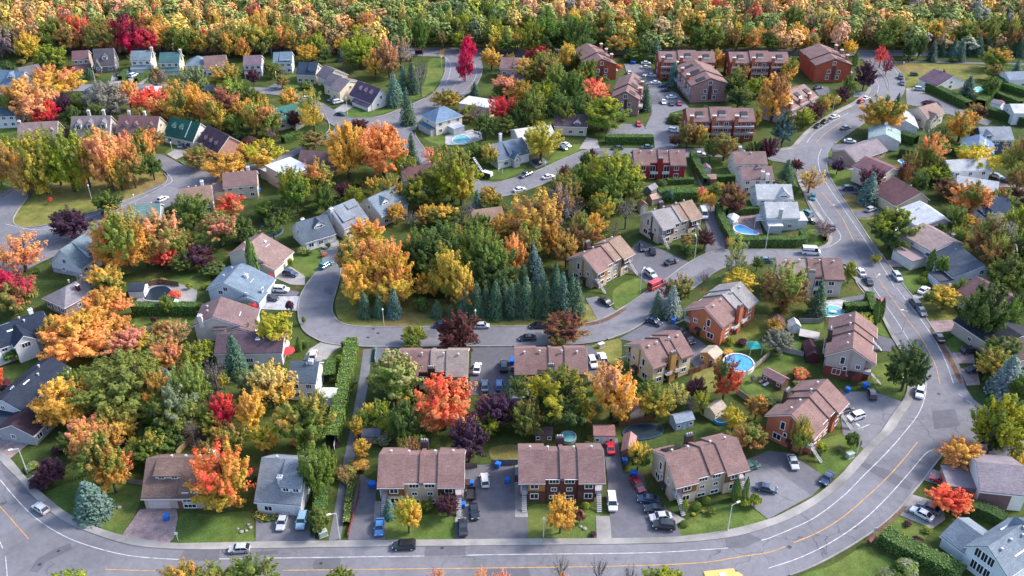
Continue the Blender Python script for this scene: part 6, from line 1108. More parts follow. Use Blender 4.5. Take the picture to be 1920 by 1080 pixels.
def car_mesh(k):
    if k in VM: return VM[k]
    L, W, hb, hr, a, b, c, d = SPEC[k]; w = W / 2; out = {}
    def sec(x, z0, z1, wid, rnd_=.12):
        return [(x, -wid + .06, z0), (x, -wid, z0 + .18), (x, -wid, z1 - rnd_), (x, -wid + rnd_, z1), (x, wid - rnd_, z1), (x, wid, z1 - rnd_), (x, wid, z0 + .18), (x, wid - .06, z0)]
    mb = MB(); X = lambda f: L / 2 - L * f
    hood = hb * (.86 if k != 'van' else .95)
    loft(mb, [sec(X(0), .32, hood * .72, w * .86), sec(X(.03), .22, hood * .90, w * .96), sec(X(a * .6), .2, hood * .97, w), sec(X(a), .2, hb, w), sec(X(d), .2, hb, w), sec(X(.96), .22, hb * (.97 if k != 'pickup' else 1), w * .98), sec(X(1), .3, hb * .82, w * .9)])
    # roof skin (painted) over the glasshouse
    t = .06; wr = w * .80
    loft(mb, [[(X(b) + .05, -wr, hr - .10), (X(b) + .05, -wr, hr - .04), (X(b) + .05, wr, hr - .04), (X(b) + .05, wr, hr - .10)], [(X((b + c) / 2), -wr, hr - .06), (X((b + c) / 2), -wr + .08, hr + .02), (X((b + c) / 2), wr - .08, hr + .02), (X((b + c) / 2), wr, hr - .06)], [(X(c) - .05, -wr, hr - .10), (X(c) - .05, -wr, hr - .04), (X(c) - .05, wr, hr - .04), (X(c) - .05, wr, hr - .10)]])
    for s in (-1, 1):                                   # pillars
        for f0, f1 in ((a + .02, b), (d - .0, c), ((b + c) / 2, (b + c) / 2)):
            p0, p1 = Vector((X(f0), s * w * .97, hb - .03)), Vector((X(f1), s * wr, hr - .06)); mb.cyl(p0, p1, .05, .045, 4)
        mb.box(X(b) - .25 + .5, X(b) + .45, s * w - .02 if s > 0 else -w - .2, w + .2 if s > 0 else -w + .02, hb - .02, hb + .14)
    if k == 'van': mb.box(X(.97), X(.36), -wr - .09, wr + .09, hb - .1, hr - .05)
    out['body'] = mb.mesh('car_body', [M['carpaint']])
    mb = MB(); wl = w * .95
    loft(mb, [[(X(a + .01), -wl, hb - .02), (X(b), -wr + .03, hr - .09), (X(b), wr - .03, hr - .09), (X(a + .01), wl, hb - .02)], [(X(d + .01 if k != 'pickup' else d), -wl, hb - .02), (X(c), -wr + .03, hr - .09), (X(c), wr - .03, hr - .09), (X(d + .01 if k != 'pickup' else d), wl, hb - .02)]])
    out['windows'] = mb.mesh('car_windows', [M['glass']])
    mb = MB(); rw = .33 if k not in ('suv', 'pickup', 'van') else .38
    mb.cyl((0, -.11, 0), (0, .11, 0), rw, n=14, m=0); mb.cyl((0, -.125, 0), (0, .125, 0), rw * .62, n=10, m=1)
    out['wheel'] = mb.mesh('wheel', [M['tyre'], M['rim']]); out['wp'] = [(X(.17), -w + .08, rw), (X(.17), w - .08, rw), (X(.82), -w + .08, rw), (X(.82), w - .08, rw)]
    mb = MB(); mb.box(-.06, .05, -.2, .2, -.09, .09); out['headlight'] = mb.mesh('headlight', [M['lamp']]); out['tail'] = mb.mesh('tail_light', [M['tail']])
    out['lp'] = [(X(.022), -w * .68, hood * .76), (X(.022), w * .68, hood * .76)]; out['tp'] = [(X(.985), -w * .72, hb * .76), (X(.985), w * .72, hb * .76)]
    if k == 'pickup':
        mb = MB(); mb.box(X(.965), X(.665), -w + .15, w - .15, hb - .02, hb + .012); out['bed'] = mb.mesh('bed', [M['dark']])
    VM[k] = out; return out
CC = {'white': (.74, .74, .77), 'black': (.010, .011, .014), 'dark': (.022, .026, .036), 'grey': (.13, .135, .15), 'silver': (.44, .45, .48), 'blue': (.04, .16, .42), 'lightblue': (.20, .34, .47), 'navy': (.018, .035, .095), 'red': (.52, .018, .03), 'teal': (.03, .17, .22), 'green': (.03, .10, .08), 'slate': (.11, .16, .22), 'darkred': (.32, .012, .03)}
CW = {'dark': 'dark', 'lightblue': 'light blue', 'darkred': 'dark red', 'slate': 'blue-grey', 'navy': 'navy blue'}
def car(x, y, ang, k, c, name='parked_car', z=None):
    p = G(x, y); q = G(x + 6 * math.cos(rad(ang)), y - 6 * math.sin(rad(ang))); v = car_mesh(k); big = scl(y) > 5.2
    o = thing(name, {'van': 'van', 'pickup': 'pickup truck'}.get(k, 'car'), (p.x, p.y, .235 if z is None else z), math.atan2(q.y - p.y, q.x - p.x), None, 'cars parked and driving on the streets')
    link('body', v['body'], o, CC[c]); link('windows', v['windows'], o)
    for w in v['wp']: link('wheel', v['wheel'], o).location = w
    if big:
        for w in v['lp']: link('headlight', v['headlight'], o).location = w
        for w in v['tp']: link('tail_light', v['tail'], o).location = w
    if 'bed' in v: link('bed', v['bed'], o)
    REG.append((o, CW.get(c, c) + ' ' + {'suv': 'sport utility car', 'hatch': 'hatchback', 'van': 'panel van', 'sport': 'sports car', 'pickup': 'pickup truck'}.get(k, k), x, y)); return o
for rec in """78 958 147 hatch silver;450 1034 183 hatch silver;530 983 -107 sedan silver;567 981 -105 suv lightblue;712 993 -95 sedan blue;758 1028 182 suv black;868 993 95 sedan dark;889 963 -80 sedan black;909 905 97 hatch white;1144 843 97 sport red;1147 946 -83 minivan white;1195 913 -55 sedan darkred;1215 941 175 sedan navy;1228 959 178 sedan dark;1238 974 185 sedan silver;1244 990 175 suv black;1405 880 20 sedan green;1436 920 -10 sedan navy;1486 871 -70 sedan silver;1550 901 230 sedan navy;1727 968 152 sedan white;1742 957 152 sedan grey;1763 905 160 sedan red;1603 786 198 suv white;1634 744 105 hatch dark;1582 773 20 suv grey;1723 740 -97 suv white;1650 573 -60 hatch red;1714 572 125 suv dark;1727 588 -55 sedan grey;1759 637 125 sedan black;1817 662 5 suv dark;1826 698 5 sedan navy;1731 548 35 sedan white;1523 373 -100 hatch teal;1512 404 150 suv teal;1519 416 -20 sedan dark;1559 429 110 sedan dark;1520 477 -4 van white;1435 491 0 sedan slate;1592 357 0 suv navy;1632 396 20 hatch silver;1613 514 125 sedan white;1627 531 125 sedan dark;1681 523 -50 suv silver;1883 342 -12 sedan navy;1867 333 -15 sedan white;1877 361 -20 sedan red;1914 328 30 suv blue;1593 268 -5 sedan white;1585 243 12 sedan grey;1564 222 15 sedan white;1546 231 28 sedan black;1533 239 32 sedan dark;1614 193 20 hatch red;1623 187 22 sedan white;1688 148 -80 suv dark;1691 159 -80 sedan navy;1723 170 -6 suv silver;1714 142 0 hatch green;
1211 121 0 sedan white;1211 129 0 sedan white;1180 140 -60 sedan white;1221 144 -4 sedan white;1229 158 3 sedan white;1244 164 0 sedan navy;1249 172 0 sedan dark;1259 185 5 sedan white;1244 194 -75 sedan white;1259 197 -70 sedan dark;1273 197 -60 hatch darkred;1197 236 -70 hatch red;1263 248 -10 suv white;1533 167 10 sedan navy;1380 158 0 sedan dark;1157 281 180 sedan dark;1212 279 180 sedan green;1346 280 0 suv white;1311 292 0 sedan white;1061 275 -20 sedan white;1054 280 -20 sedan slate;1007 307 155 suv dark;1028 335 14 sedan white;974 359 15 sedan white;1204 468 -75 hatch dark;1223 475 105 hatch dark;1258 495 18 sedan black;1220 518 -38 suv silver;1230 540 25 van red;1319 406 -68 van white;1135 570 -28 sedan black;1009 615 180 sedan black;989 638 182 sedan dark;1226 607 -22 sedan navy;1290 640 -45 suv dark;1281 628 -45 sedan dark;1111 684 -68 suv white;1129 676 112 suv white;904 615 0 hatch silver;829 614 0 sedan navy;895 695 78 sedan white;945 691 90 suv dark;909 728 92 sedan slate;936 727 90 hatch blue;588 670 78 hatch white;528 547 -4 suv white;508 563 -4 sedan dark;545 517 -10 suv navy;612 501 30 suv teal;251 144 25 suv white;222 142 80 sedan dark;240 141 20 hatch blue;624 191 12 sedan navy;634 194 12 suv white;639 217 -8 sedan dark;575 187 0 sedan white;342 276 40 sedan slate;357 276 30 sedan dark;306 377 25 hatch white;7 790 25 suv navy;14 803 25 sedan dark;4 768 20 suv teal;522 640 25 sedan navy""".replace('\n', '').split(';'):
    t = rec.split(); car(float(t[0]), float(t[1]), float(t[2]), t[3], t[4])
car(986, 331, 205, 'pickup', 'navy')
def flat_thing(name, cat, x, y, ang=0, group=None, desc=None, label=None):
    p = G(x, y); q = G(x + 6 * math.cos(rad(ang)), y - 6 * math.sin(rad(ang)))
    o = thing(name, cat, (p.x, p.y, 0), math.atan2(q.y - p.y, q.x - p.x), label, group)
    if desc: REG.append((o, desc, x, y))
    return o
def trailer(x, y, ang, box, desc):
    o = flat_thing('utility_trailer', 'trailer', x, y, ang, desc=desc); o.location.z = .23
    mb = MB(); mb.box(-1.7, 1.7, -.95, .95, .5, .62)
    for b in ((-1.7, 1.7, -.95, -.88), (-1.7, 1.7, .88, .95), (-1.7, -1.63, -.95, .95), (1.63, 1.7, -.95, .95)): mb.box(*b, .62, 1.9 if box else 1.1)
    mb.box(1.7, 2.7, -.05, .05, .45, .55); mb.obj('bed', M['dark'], o)
    if box: box_part(o, 'box_roof', (-1.75, 1.75, -1, 1, 1.9, 2.05), 'plain', (.66, .66, .68)); box_part(o, 'rear_door', (-1.8, -1.7, -.85, .85, .7, 1.85), 'plain', (.6, .6, .62))
    v = car_mesh('suv')
    for s in (-.95, .95): link('wheel', v['wheel'], o).location = (0, s, .4)
    return o
t_ = trailer(1725, 714, -92, False, 'black open trailer behind a white car')
mb = MB(); mb.box(-.9, .6, -.5, .45, .62, 1.2); mb.box(.2, 1.2, -.2, .6, .62, 1.0); ld = mb.obj('garden_load', M['plain'], None, (.30, .40, .50)); ld.location = t_.location; ld.rotation_euler = t_.rotation_euler; ld['category'] = 'tools'; ld['label'] = 'pale blue load lying in the open black trailer'
trailer(884, 932, 90, False, 'black empty trailer parked beside the house'); trailer(914, 333, 165, True, 'dark box trailer with a white roof')
# dark boom truck on the turning circle
o = flat_thing('boom_truck', 'truck', 897, 327, 160, desc='dark blue truck with raised white ladder boom'); o.location.z = .23
v = car_mesh('pickup'); link('body', v['body'], o, CC['navy']); link('windows', v['windows'], o)
for w in v['wp']: link('wheel', v['wheel'], o).location = w
mb = MB()
for s in (-.3, .3): mb.cyl((-2.4, s, 1.3), (2.2, s, 5.6), .11, n=6)
for i in range(9): q = i / 8; mb.cyl((-2.4 + 4.6 * q, -.3, 1.3 + 4.3 * q), (-2.4 + 4.6 * q, .3, 1.3 + 4.3 * q), .07, n=4)
mb.obj('boom', M['white'], o); box_part(o, 'turret', (-2.4, -1.2, -.5, .5, 1.1, 1.7), 'plain', (.08, .1, .16))
# yellow truck cut by the lower edge
o = flat_thing('box_truck', 'truck', 1352, 1099, 6, label='yellow box truck cut off by the lower edge of the photo'); o.location.z = .23
mb = MB(); mb.box(-3.4, 2.4, -1.15, 1.15, .7, 3.0); mb.obj('cargo_box', M['plain'], o, (.70, .40, .13)); box_part(o, 'roof_hatch', (-.7, .5, -.4, .4, 3.0, 3.1), 'plain', (.7, .66, .58))
mb = MB(); loft(mb, [[(2.45, -1.0, .5), (2.45, -1.0, 2.3), (2.45, 1.0, 2.3), (2.45, 1.0, .5)], [(3.2, -1.0, .5), (3.2, -.9, 2.2), (3.2, .9, 2.2), (3.2, 1.0, .5)], [(4.2, -.95, .5), (4.2, -.9, 1.3), (4.2, .9, 1.3), (4.2, .95, .5)]]); mb.obj('cab', M['carpaint'], o, (.62, .34, .08))
for s in (-1.25, 1.25): box_part(o, 'mirror', (3.0, 3.15, s - .15, s + .15, 1.7, 2.1), 'plain', (.02, .02, .02))
for w in ((-2.2, -1, .45), (-2.2, 1, .45), (3.0, -1, .45), (3.0, 1, .45)): ob = link('wheel', car_mesh('suv')['wheel'], o); ob.location = w; ob.scale = (1.2, 1.6, 1.2)
# ------------------------------------------------------------------ street lamps
lm1 = MB(); lm1.cyl((0, 0, 0), (0, 0, 7.2), .12, .07, 8); lm1 = lm1.mesh('pole', [M['pole']])
lm2 = MB(); lm2.cyl((0, 0, 7.1), (1.3, 0, 7.5), .05, n=6); lm2 = lm2.mesh('arm', [M['pole']])
lm3 = MB(); lm3.add([(1.0, -.2, 7.4), (1.9, -.14, 7.5), (1.9, .14, 7.5), (1.0, .2, 7.4), (1.1, -.15, 7.62), (1.8, -.1, 7.66), (1.8, .1, 7.66), (1.1, .15, 7.62)], [(3, 2, 1, 0), (4, 5, 6, 7), (0, 1, 5, 4), (1, 2, 6, 5), (2, 3, 7, 6), (3, 0, 4, 7)]); lm3 = lm3.mesh('lamp_head', [M['lamp']])
gl2 = MB(); gl2.cyl((0, 0, 5.0), (0, 0, 5.2), .2, .28, 8); gl2.cyl((0, 0, 5.2), (0, 0, 5.6), .28, .12, 8); gl2 = gl2.mesh('lamp_head', [M['lamp']])
gl1 = MB(); gl1.cyl((0, 0, 0), (0, 0, 5.0), .10, .07, 8); gl1 = gl1.mesh('pole', [M['pole']])
for x, y, a, kd in ((52, 888, 200, 1), (637, 1011, 200, 1), (1019, 1008, 0, 0), (1364, 996, 20, 1), (1606, 852, 150, 1), (720, 611, 0, 0), (892, 613, 0, 0), (1200, 549, 45, 1), (1302, 486, 120, 1), (1435, 467, 60, 1), (1547, 424, 0, 1), (1632, 561, 30, 1), (256, 392, 0, 0), (172, 374, 0, 0), (180, 157, 90, 1), (301, 160, 90, 1), (521, 168, 90, 1), (652, 218, 90, 1), (779, 88, 270, 1), (586, 80, 0, 1), (1160, 84, 270, 1), (1349, 85, 270, 1), (1539, 84, 270, 1), (1560, 214, 0, 1), (968, 82, 270, 1), (1022, 330, 90, 0), (1690, 626, 180, 1), (1708, 187, 0, 0), (1690, 138, 0, 0), (1775, 330, 0, 0), (828, 128, 0, 0), (831, 88, 0, 0), (325, 292, 0, 0)):
    o = flat_thing('street_lamp', 'street lamp', x, y, a, 'street lamps along the roads', 'grey street lamp' if kd else 'slim post-top street lamp')
    link('pole', lm1 if kd else gl1, o)
    if kd: link('arm', lm2, o)
    link('lamp_head', lm3 if kd else gl2, o)
# ------------------------------------------------------------------ wheelie bins
bm1 = MB(); bm1.add([(-.25, -.25, .08), (.25, -.25, .08), (.25, .25, .08), (-.25, .25, .08), (-.33, -.33, 1.0), (.33, -.33, 1.0), (.33, .36, 1.0), (-.33, .36, 1.0)], [(3, 2, 1, 0), (0, 1, 5, 4), (1, 2, 6, 5), (2, 3, 7, 6), (3, 0, 4, 7)])
bm1 = bm1.mesh('bin_body', [M['plain']]); bl = MB(); bl.prism([(-.38, 1.0), (.40, 1.0), (.40, 1.1), (-.3, 1.12)], -.36, .36, 'x'); bl = bl.mesh('lid', [M['plain']]); bw = MB(); bw.cyl((-.3, .3, .12), (.3, .3, .12), .12, n=8); bw = bw.mesh('wheels', [M['tyre']])
for x, y in ((700, 914), (696, 914), (884, 912), (934, 877), (952, 906), (1171, 870), (1190, 893), (1187, 893), (1625, 728), (1621, 728), (1589, 736), (314, 975), (1262, 606), (1329, 679), (1717, 488), (632, 434), (1189, 121), (1184, 120), (961, 680), (486, 361), (868, 952), (1603, 287), (1603, 311), (268, 142), (648, 187), (960, 684), (1603, 282)):
    o = flat_thing('wheelie_bin', 'bin', x, y, rnd.uniform(0, 90), 'blue wheelie bins beside the houses', 'blue wheelie bin'); o.scale = (1.45, 1.45, 1.3); link('bin_body', bm1, o, (.015, .13, .55)); link('lid', bl, o, (.02, .15, .58)); link('wheels', bw, o)
# ------------------------------------------------------------------ sheds, gazebos
def shed(label, x, y, ang, w, d, hh, wallc, roofc, axis='y', rise=1.0, door=True, cat='shed'):
    o = flat_thing('garden_shed', cat, x, y, ang, label=label)
    if axis == 'y': gable(o, -d / 2, d / 2, [(-w / 2, hh), (0, hh + rise), (w / 2, hh)], 'y', roofc, wallc, oh=.15, fascia=False, eo=.2)
    else: gable(o, -w / 2, w / 2, [(-d / 2, hh), (0, hh + rise), (d / 2, hh)], 'x', roofc, wallc, oh=.15, fascia=False, eo=.2)
    if door:
        box_part(o, 'door', (-.55, .35, -d / 2 - .05, -d / 2 + .02, 0, 1.9), 'plain', tuple(min(.75, c * 1.25) for c in wallc))
        if w > 3:
            for q in (-w * .33, w * .33): window(o, q, -d / 2, .9, .7, .7, 0, 1)
    return o
shed('beige garden shed with plain gable wall right of the pale and salmon tree', 1189, 781, 12, 3.6, 3, 2.6, (.58, .45, .34), (.2, .12, .12), rise=1.2, door=False)
shed('pale blue garden shed with rounded grey-blue roof and two windows', 1277, 797, 14, 4.6, 3.0, 2.3, (.33, .40, .48), (.25, .29, .36), 'x')
shed('cream garden shed with tiny windows near the small round pool', 1339, 778, 35, 4.2, 3.0, 2.2, (.60, .50, .33), (.40, .33, .28), 'x')
shed('small white shed house with pink roof and double doors behind the red sports car', 1131, 823, 0, 4.6, 3.4, 2.5, (.55, .5, .47), (.30, .15, .14), 'x')
shed('brown shed with small windows behind the dark red brick pair', 1019, 822, 0, 3.8, 2.6, 2.2, (.20, .13, .09), (.12, .08, .085), 'x'); shed('narrow pink roofed shed beside the covered oval pool', 1178, 845, 80, 5.5, 2.6, 2.0, (.25, .14, .12), (.32, .18, .17), 'x', door=False)
shed('tan shed with pale gable roof beside the round pool', 1332, 675, -25, 4.0, 4.0, 2.3, (.45, .25, .10), (.42, .35, .28)); shed('white shed with maroon roof right of the olive tree', 1455, 617, -5, 3.6, 4, 2.3, (.66, .63, .60), (.13, .06, .065)); shed('small white pent shed beside the grey fence', 1487, 620, 0, 2.6, 2.6, 2.2, (.62, .62, .64), (.60, .60, .62))
shed('mauve roofed shed behind the orange bush', 1452, 718, -28, 5.5, 3, 2.0, (.14, .07, .06), (.30, .18, .18), 'x'); shed('white shed with pale roof beside the tall hedge', 620, 752, 0, 3.4, 3.4, 2.5, (.62, .62, .63), (.60, .62, .63), 'x'); shed('tiny white shed with grey roof at upper right', 1868, 204, 25, 3.8, 4.2, 2.6, (.72, .72, .74), (.26, .24, .27))
shed('weathered grey shed under the amber trees', 1076, 442, 15, 5.0, 3, 2.0, (.28, .25, .25), (.25, .24, .26), 'x', door=False); shed('small shed with tan roof behind the beige pair', 1226, 380, 15, 4.0, 3, 2.2, (.35, .24, .2), (.45, .3, .25), 'x', door=False); shed('small brick shed with white gable beside the grey roof half', 1204, 396, 10, 2.6, 2.6, 2.6, (.5, .45, .42), (.3, .16, .13)); shed('small grey shed on the lawn beside the crimson pair', 1220, 361, 30, 4.0, 3, 1.8, (.22, .2, .22), (.24, .22, .25), 'x', door=False)
shed('dark roofed small shed behind the beige front pair', 698, 825, 0, 4.0, 2.6, 2.2, (.35, .25, .22), (.10, .11, .15), 'x'); shed('small mauve roofed play hut by the hedge', 1323, 324, 0, 3.0, 3.0, 2.0, (.55, .52, .5), (.24, .16, .17)); shed('small brick shed with tan roof near the rusty tree', 1332, 342, 0, 3.0, 3, 2, (.3, .15, .12), (.40, .24, .2), 'x', door=False); shed('white and navy garden shed beside the covered pool at left', 262, 552, 60, 4.0, 4.2, 2.4, (.66, .66, .68), (.04, .05, .08))
shed('small white shed left of the mauve bay window house', 323, 575, 40, 2.6, 3, 2.2, (.66, .66, .68), (.04, .05, .08)); shed('dark maroon flat shed beside the taupe and brick pair', 1518, 668, -70, 6, 3.2, 2.2, (.08, .03, .035), (.06, .028, .035), 'x', door=False); shed('white flat roofed shed below the beige rear wall', 973, 752, 0, 4.2, 3.4, 2.2, (.6, .6, .62), (.66, .66, .68), 'x', rise=.3, door=False)
def gazebo(label, x, y, r, hh, roofc, postc, n=8, rise=1.5, walls=False):
    o = flat_thing('gazebo', 'gazebo', x, y, 22, label=label)
    mb = MB(); vs = [(math.cos(6.2832 * i / n + .39) * r * 1.1, math.sin(6.2832 * i / n + .39) * r * 1.1, hh) for i in range(n)] + [(0, 0, hh + rise)]; mb.add(vs, [(i, (i + 1) % n, n) for i in range(n)] + [tuple(range(n - 1, -1, -1))]); mb.obj('roof', M['shingle'], o, roofc)
    for i in range(n): a = 6.2832 * i / n + .39; mb = MB(); mb.cyl((math.cos(a) * r, math.sin(a) * r, 0), (math.cos(a) * r, math.sin(a) * r, hh), .07, n=5); mb.obj('post', M['plain'], o, postc)
    if walls: mb = MB(); mb.cyl((0, 0, 0), (0, 0, 1.0), r * .96, n=n); mb.obj('side_panel', M['plain'], o, postc)
    return o
gazebo('brown octagonal gazebo in the dark garden above the yellow tree', 469, 272, 2.6, 2.4, (.06, .025, .025), (.16, .05, .035), walls=True); gazebo('maroon peaked gazebo below the big olive tree', 1459, 660, 0.01, .1, MAROON, (.2, .1, .08)) if False else None
gazebo('white gazebo beside the blue kidney pool', 1373, 418, 1.9, 2.4, (.66, .67, .69), (.66, .66, .68), 6, 1.2, True); gazebo('teal pop-up canopy beside the round pool', 1412, 661, 2.2, 2.3, (.04, .30, .28), (.6, .6, .6), 4, 1.0); gazebo('brown wooden garden pavilion with maroon tent roof by the olive tree', 1459, 604, .01, .1, MAROON, BROWNR) if False else None
# striped pergola
o = flat_thing('pergola', 'pergola', 1426, 423, 85, label='white pergola with striped curved canopy beside the pale grey house')
mb = MB()
for i in range(8):
    a0, a1 = math.pi * i / 8, math.pi * (i + 1) / 8; q = lambda a: (-math.cos(a) * 1.9, 2.0 + math.sin(a) * 1.1)
    for j in range(9): mb.add([(-2.4 + j * .53, q(a0)[0], q(a0)[1]), (-2.4 + (j + 1) * .53, q(a0)[0], q(a0)[1]), (-2.4 + (j + 1) * .53, q(a1)[0], q(a1)[1]), (-2.4 + j * .53, q(a1)[0], q(a1)[1])], [(0, 1, 2, 3)], j % 2)
mb.obj('canopy', [M['white'], M['dark']], o)
for sx in (-2.4, 0, 2.3):
    for sy in (-1.85, 1.85): mb = MB(); mb.cyl((sx, sy, 0), (sx, sy, 2), .07, n=5); mb.obj('post', M['white'], o)
# ------------------------------------------------------------------ pools
def blob_pool(label, px, mat, rim=(.62, .60, .60), cat='pool'):
    pts = [G(x, y) for x, y in smooth(px, 5, True)]; c = sum(pts, Vector()) / len(pts)
    o = thing('swimming_pool', cat, (c.x, c.y, 0), 0, label); mb = MB(); n = len(pts); q = [(p - c) for p in pts]
    mb.add([(p.x, p.y, .20) for p in q], [tuple(range(n))]); mb.obj('water', M[mat], o)
    mb = MB(); ou = [p * (1 + .45 / max(1, p.length)) for p in q]
    mb.add([(p.x, p.y, .26) for p in q] + [(p.x, p.y, .26) for p in ou] + [(p.x, p.y, 0) for p in ou] + [(p.x, p.y, .1) for p in q], [(i, (i + 1) % n, (i + 1) % n + n, i + n) for i in range(n)] + [(i + n, (i + 1) % n + n, (i + 1) % n + 2 * n, i + 2 * n) for i in range(n)] + [(i, i + 3 * n, (i + 1) % n + 3 * n, (i + 1) % n) for i in range(n)])
    mb.obj('coping', M['concrete'], o, rim); return o
blob_pool('blue kidney-shaped pool inside the boxy hedge', [(1377, 426), (1384, 423), (1396, 425), (1406, 431), (1420, 437), (1419, 440), (1405, 440), (1390, 438), (1379, 433)], 'water_blue')
blob_pool('turquoise pool behind the corner pair with tan and mauve roof', [(1543, 578), (1560, 574), (1577, 580), (1583, 588), (1570, 593), (1548, 594), (1541, 588)], 'water_teal'); blob_pool('turquoise rectangular pool beside the blue hip-roofed house', [(850, 262), (860, 255), (876, 256), (880, 264), (866, 270), (852, 269)], 'water_teal')
blob_pool('dark covered oval pool with blue edge behind the beige solar pair', [(1170, 812), (1185, 800), (1215, 797), (1240, 803), (1236, 816), (1210, 823), (1182, 823)], 'water_dark', (.03, .06, .09)); blob_pool('dark blue-grey covered pool under the yellow and green trees', [(192, 795), (225, 788), (255, 793), (270, 812), (262, 838), (230, 845), (200, 828)], 'water_dark', (.3, .25, .2)); blob_pool('small blue pool behind the cream house with maroon roof', [(1685, 303), (1692, 300), (1703, 303), (1706, 307), (1697, 308)], 'water_blue')
blob_pool('turquoise pool beside the white house with purple roof', [(1826, 168), (1834, 164), (1844, 167), (1842, 172), (1830, 173)], 'water_teal'); blob_pool('dark covered pool in the shaded garden at left', [(270, 560), (285, 541), (310, 538), (322, 548), (316, 562), (290, 565)], 'water_dark', (.3, .3, .34)); blob_pool('dark blue covered pool behind the white gabled slate house', [(490, 430), (505, 420), (526, 424), (528, 436), (510, 446), (494, 442)], 'water_dark', (.1, .13, .18))
def round_pool(label, x, y, r, hh, wallc, mat):
    o = flat_thing('above_ground_pool', 'pool', x, y, 0, label=label); n = 28; mb = MB(); c = [(math.cos(6.2832 * i / n), math.sin(6.2832 * i / n)) for i in range(n)]
    mb.add([(a * r, b * r, 0) for a, b in c] + [(a * r, b * r, hh) for a, b in c] + [(a * (r - .28), b * (r - .28), hh) for a, b in c] + [(a * (r - .28), b * (r - .28), hh - .5) for a, b in c], [(i + k * n, (i + 1) % n + k * n, (i + 1) % n + (k + 1) * n, i + (k + 1) * n) for i in range(n) for k in range(3)]); mb.obj('pool_wall', M['plain'], o, wallc)
    mb = MB(); mb.add([(a * (r - .25), b * (r - .25), hh - .22) for a, b in c], [tuple(range(n))]); mb.obj('water', M[mat], o)
round_pool('round above-ground pool with white wall and bright blue water', 1384, 687, 3.9, 1.3, (.66, .66, .68), 'water_blue'); round_pool('small round blue pool beside the yellow-green tree', 1350, 789, 1.7, .8, (.03, .2, .4), 'water_dark'); round_pool('small turquoise pool behind the dark red brick pair', 1065, 823, 1.9, .9, (.3, .4, .4), 'water_teal')
# ------------------------------------------------------------------ fences
def fence(px, hh, col, desc, step=1.9):
    pts = [G(x, y) for x, y in px]; o = thing('wooden_fence', 'fence', (pts[0].x, pts[0].y, 0)); o0 = pts[0].copy()
    mb = MB(); ribbon([p - o0 for p in pts], .07, hh, hh - .08, mb); mb.obj('board_panel', M['wood'], o, col, fix=False)
    for a, b in zip(pts, pts[1:]):
        L = (b - a).length
        for i in range(int(L / step) + 1): p = a.lerp(b, min(1, i * step / L)) - o0; mb = MB(); mb.box(p.x - .07, p.x + .07, p.y - .07, p.y + .07, 0, hh + .12); mb.obj('post', M['wood'], o, tuple(c * .9 for c in col))
    m = (pts[0] + pts[-1]) / 2; REG.append((o, desc, *P((m.x, m.y, hh / 2))))
for px, hh, col, d in (([(1290, 704), (1312, 697), (1336, 684)], 1.7, (.16, .075, .045), 'brown board fence'), ([(1383, 718), (1402, 702), (1422, 686), (1442, 668)], 1.7, (.34, .30, .26), 'weathered tan board fence'), ([(1380, 738), (1400, 752), (1424, 768)], 1.7, (.34, .30, .25), 'weathered grey-tan fence'), ([(1452, 655), (1478, 662), (1506, 669)], 1.6, (.34, .35, .37), 'grey plank fence'), ([(1497, 606), (1540, 606)], 1.6, (.25, .25, .27), 'dark grey plank fence'),
   ([(332, 856), (352, 836), (375, 812)], 1.8, (.38, .27, .17), 'tan board fence'), ([(236, 905), (272, 911)], 1.5, (.24, .19, .16), 'low brown fence'), ([(1160, 800), (1196, 795), (1226, 788)], 1.7, (.13, .06, .035), 'dark brown board fence'), ([(922, 872), (970, 872)], 1.6, (.16, .16, .18), 'dark grey gate fence'), ([(868, 880), (895, 878)], 1.7, (.15, .12, .12), 'short dark fence'), ([(675, 905), (672, 935), (652, 1008)], .9, (.22, .05, .04), 'low rusty red fence'), ([(633, 805), (627, 845)], 1.5, (.6, .6, .62), 'white fence'), ([(1168, 830), (1172, 880)], 1.7, (.2, .11, .06), 'narrow brown fence'), ([(270, 540), (300, 533), (336, 538)], 1.8, (.16, .09, .06), 'brown lattice fence'), ([(706, 655), (703, 680)], 1.2, (.12, .3, .3), 'teal mesh fence')): fence(px, hh, col, d)
# ------------------------------------------------------------------ small street things
o = flat_thing('bus_shelter', 'bus shelter', 786, 103, 0, label='dark glazed bus shelter beside the far road')
mb = MB(); mb.box(-2, 2, -.7, .8, 2.4, 2.55); mb.obj('roof', M['plain'], o, (.10, .03, .05)); box_part(o, 'back_panel', (-2, 2, .7, .78, .2, 2.3), 'wood', (.03, .03, .04))
for q in (-1.9, 1.85): box_part(o, 'post', (q, q + .08, -.6, -.52, 0, 2.4), 'plain', (.1, .1, .1))
o = flat_thing('mailbox_cluster', 'mailbox', 1631, 1021, 40, label='brown community mailbox with pitched roof at the lower right kerb')
mb = MB(); mb.box(-.9, .9, -.3, .3, .8, 1.7); mb.obj('cabinet', M['wood'], o, (.10, .04, .035)); mb = MB(); mb.prism([(-.5, 1.7), (.5, 1.7), (0, 2.1)], -1.1, 1.1, 'x'); mb.obj('roof', M['wood'], o, (.18, .08, .07))
for q in (-.7, .6): box_part(o, 'leg', (q, q + .1, -.05, .05, 0, .8), 'wood', (.08, .04, .03))
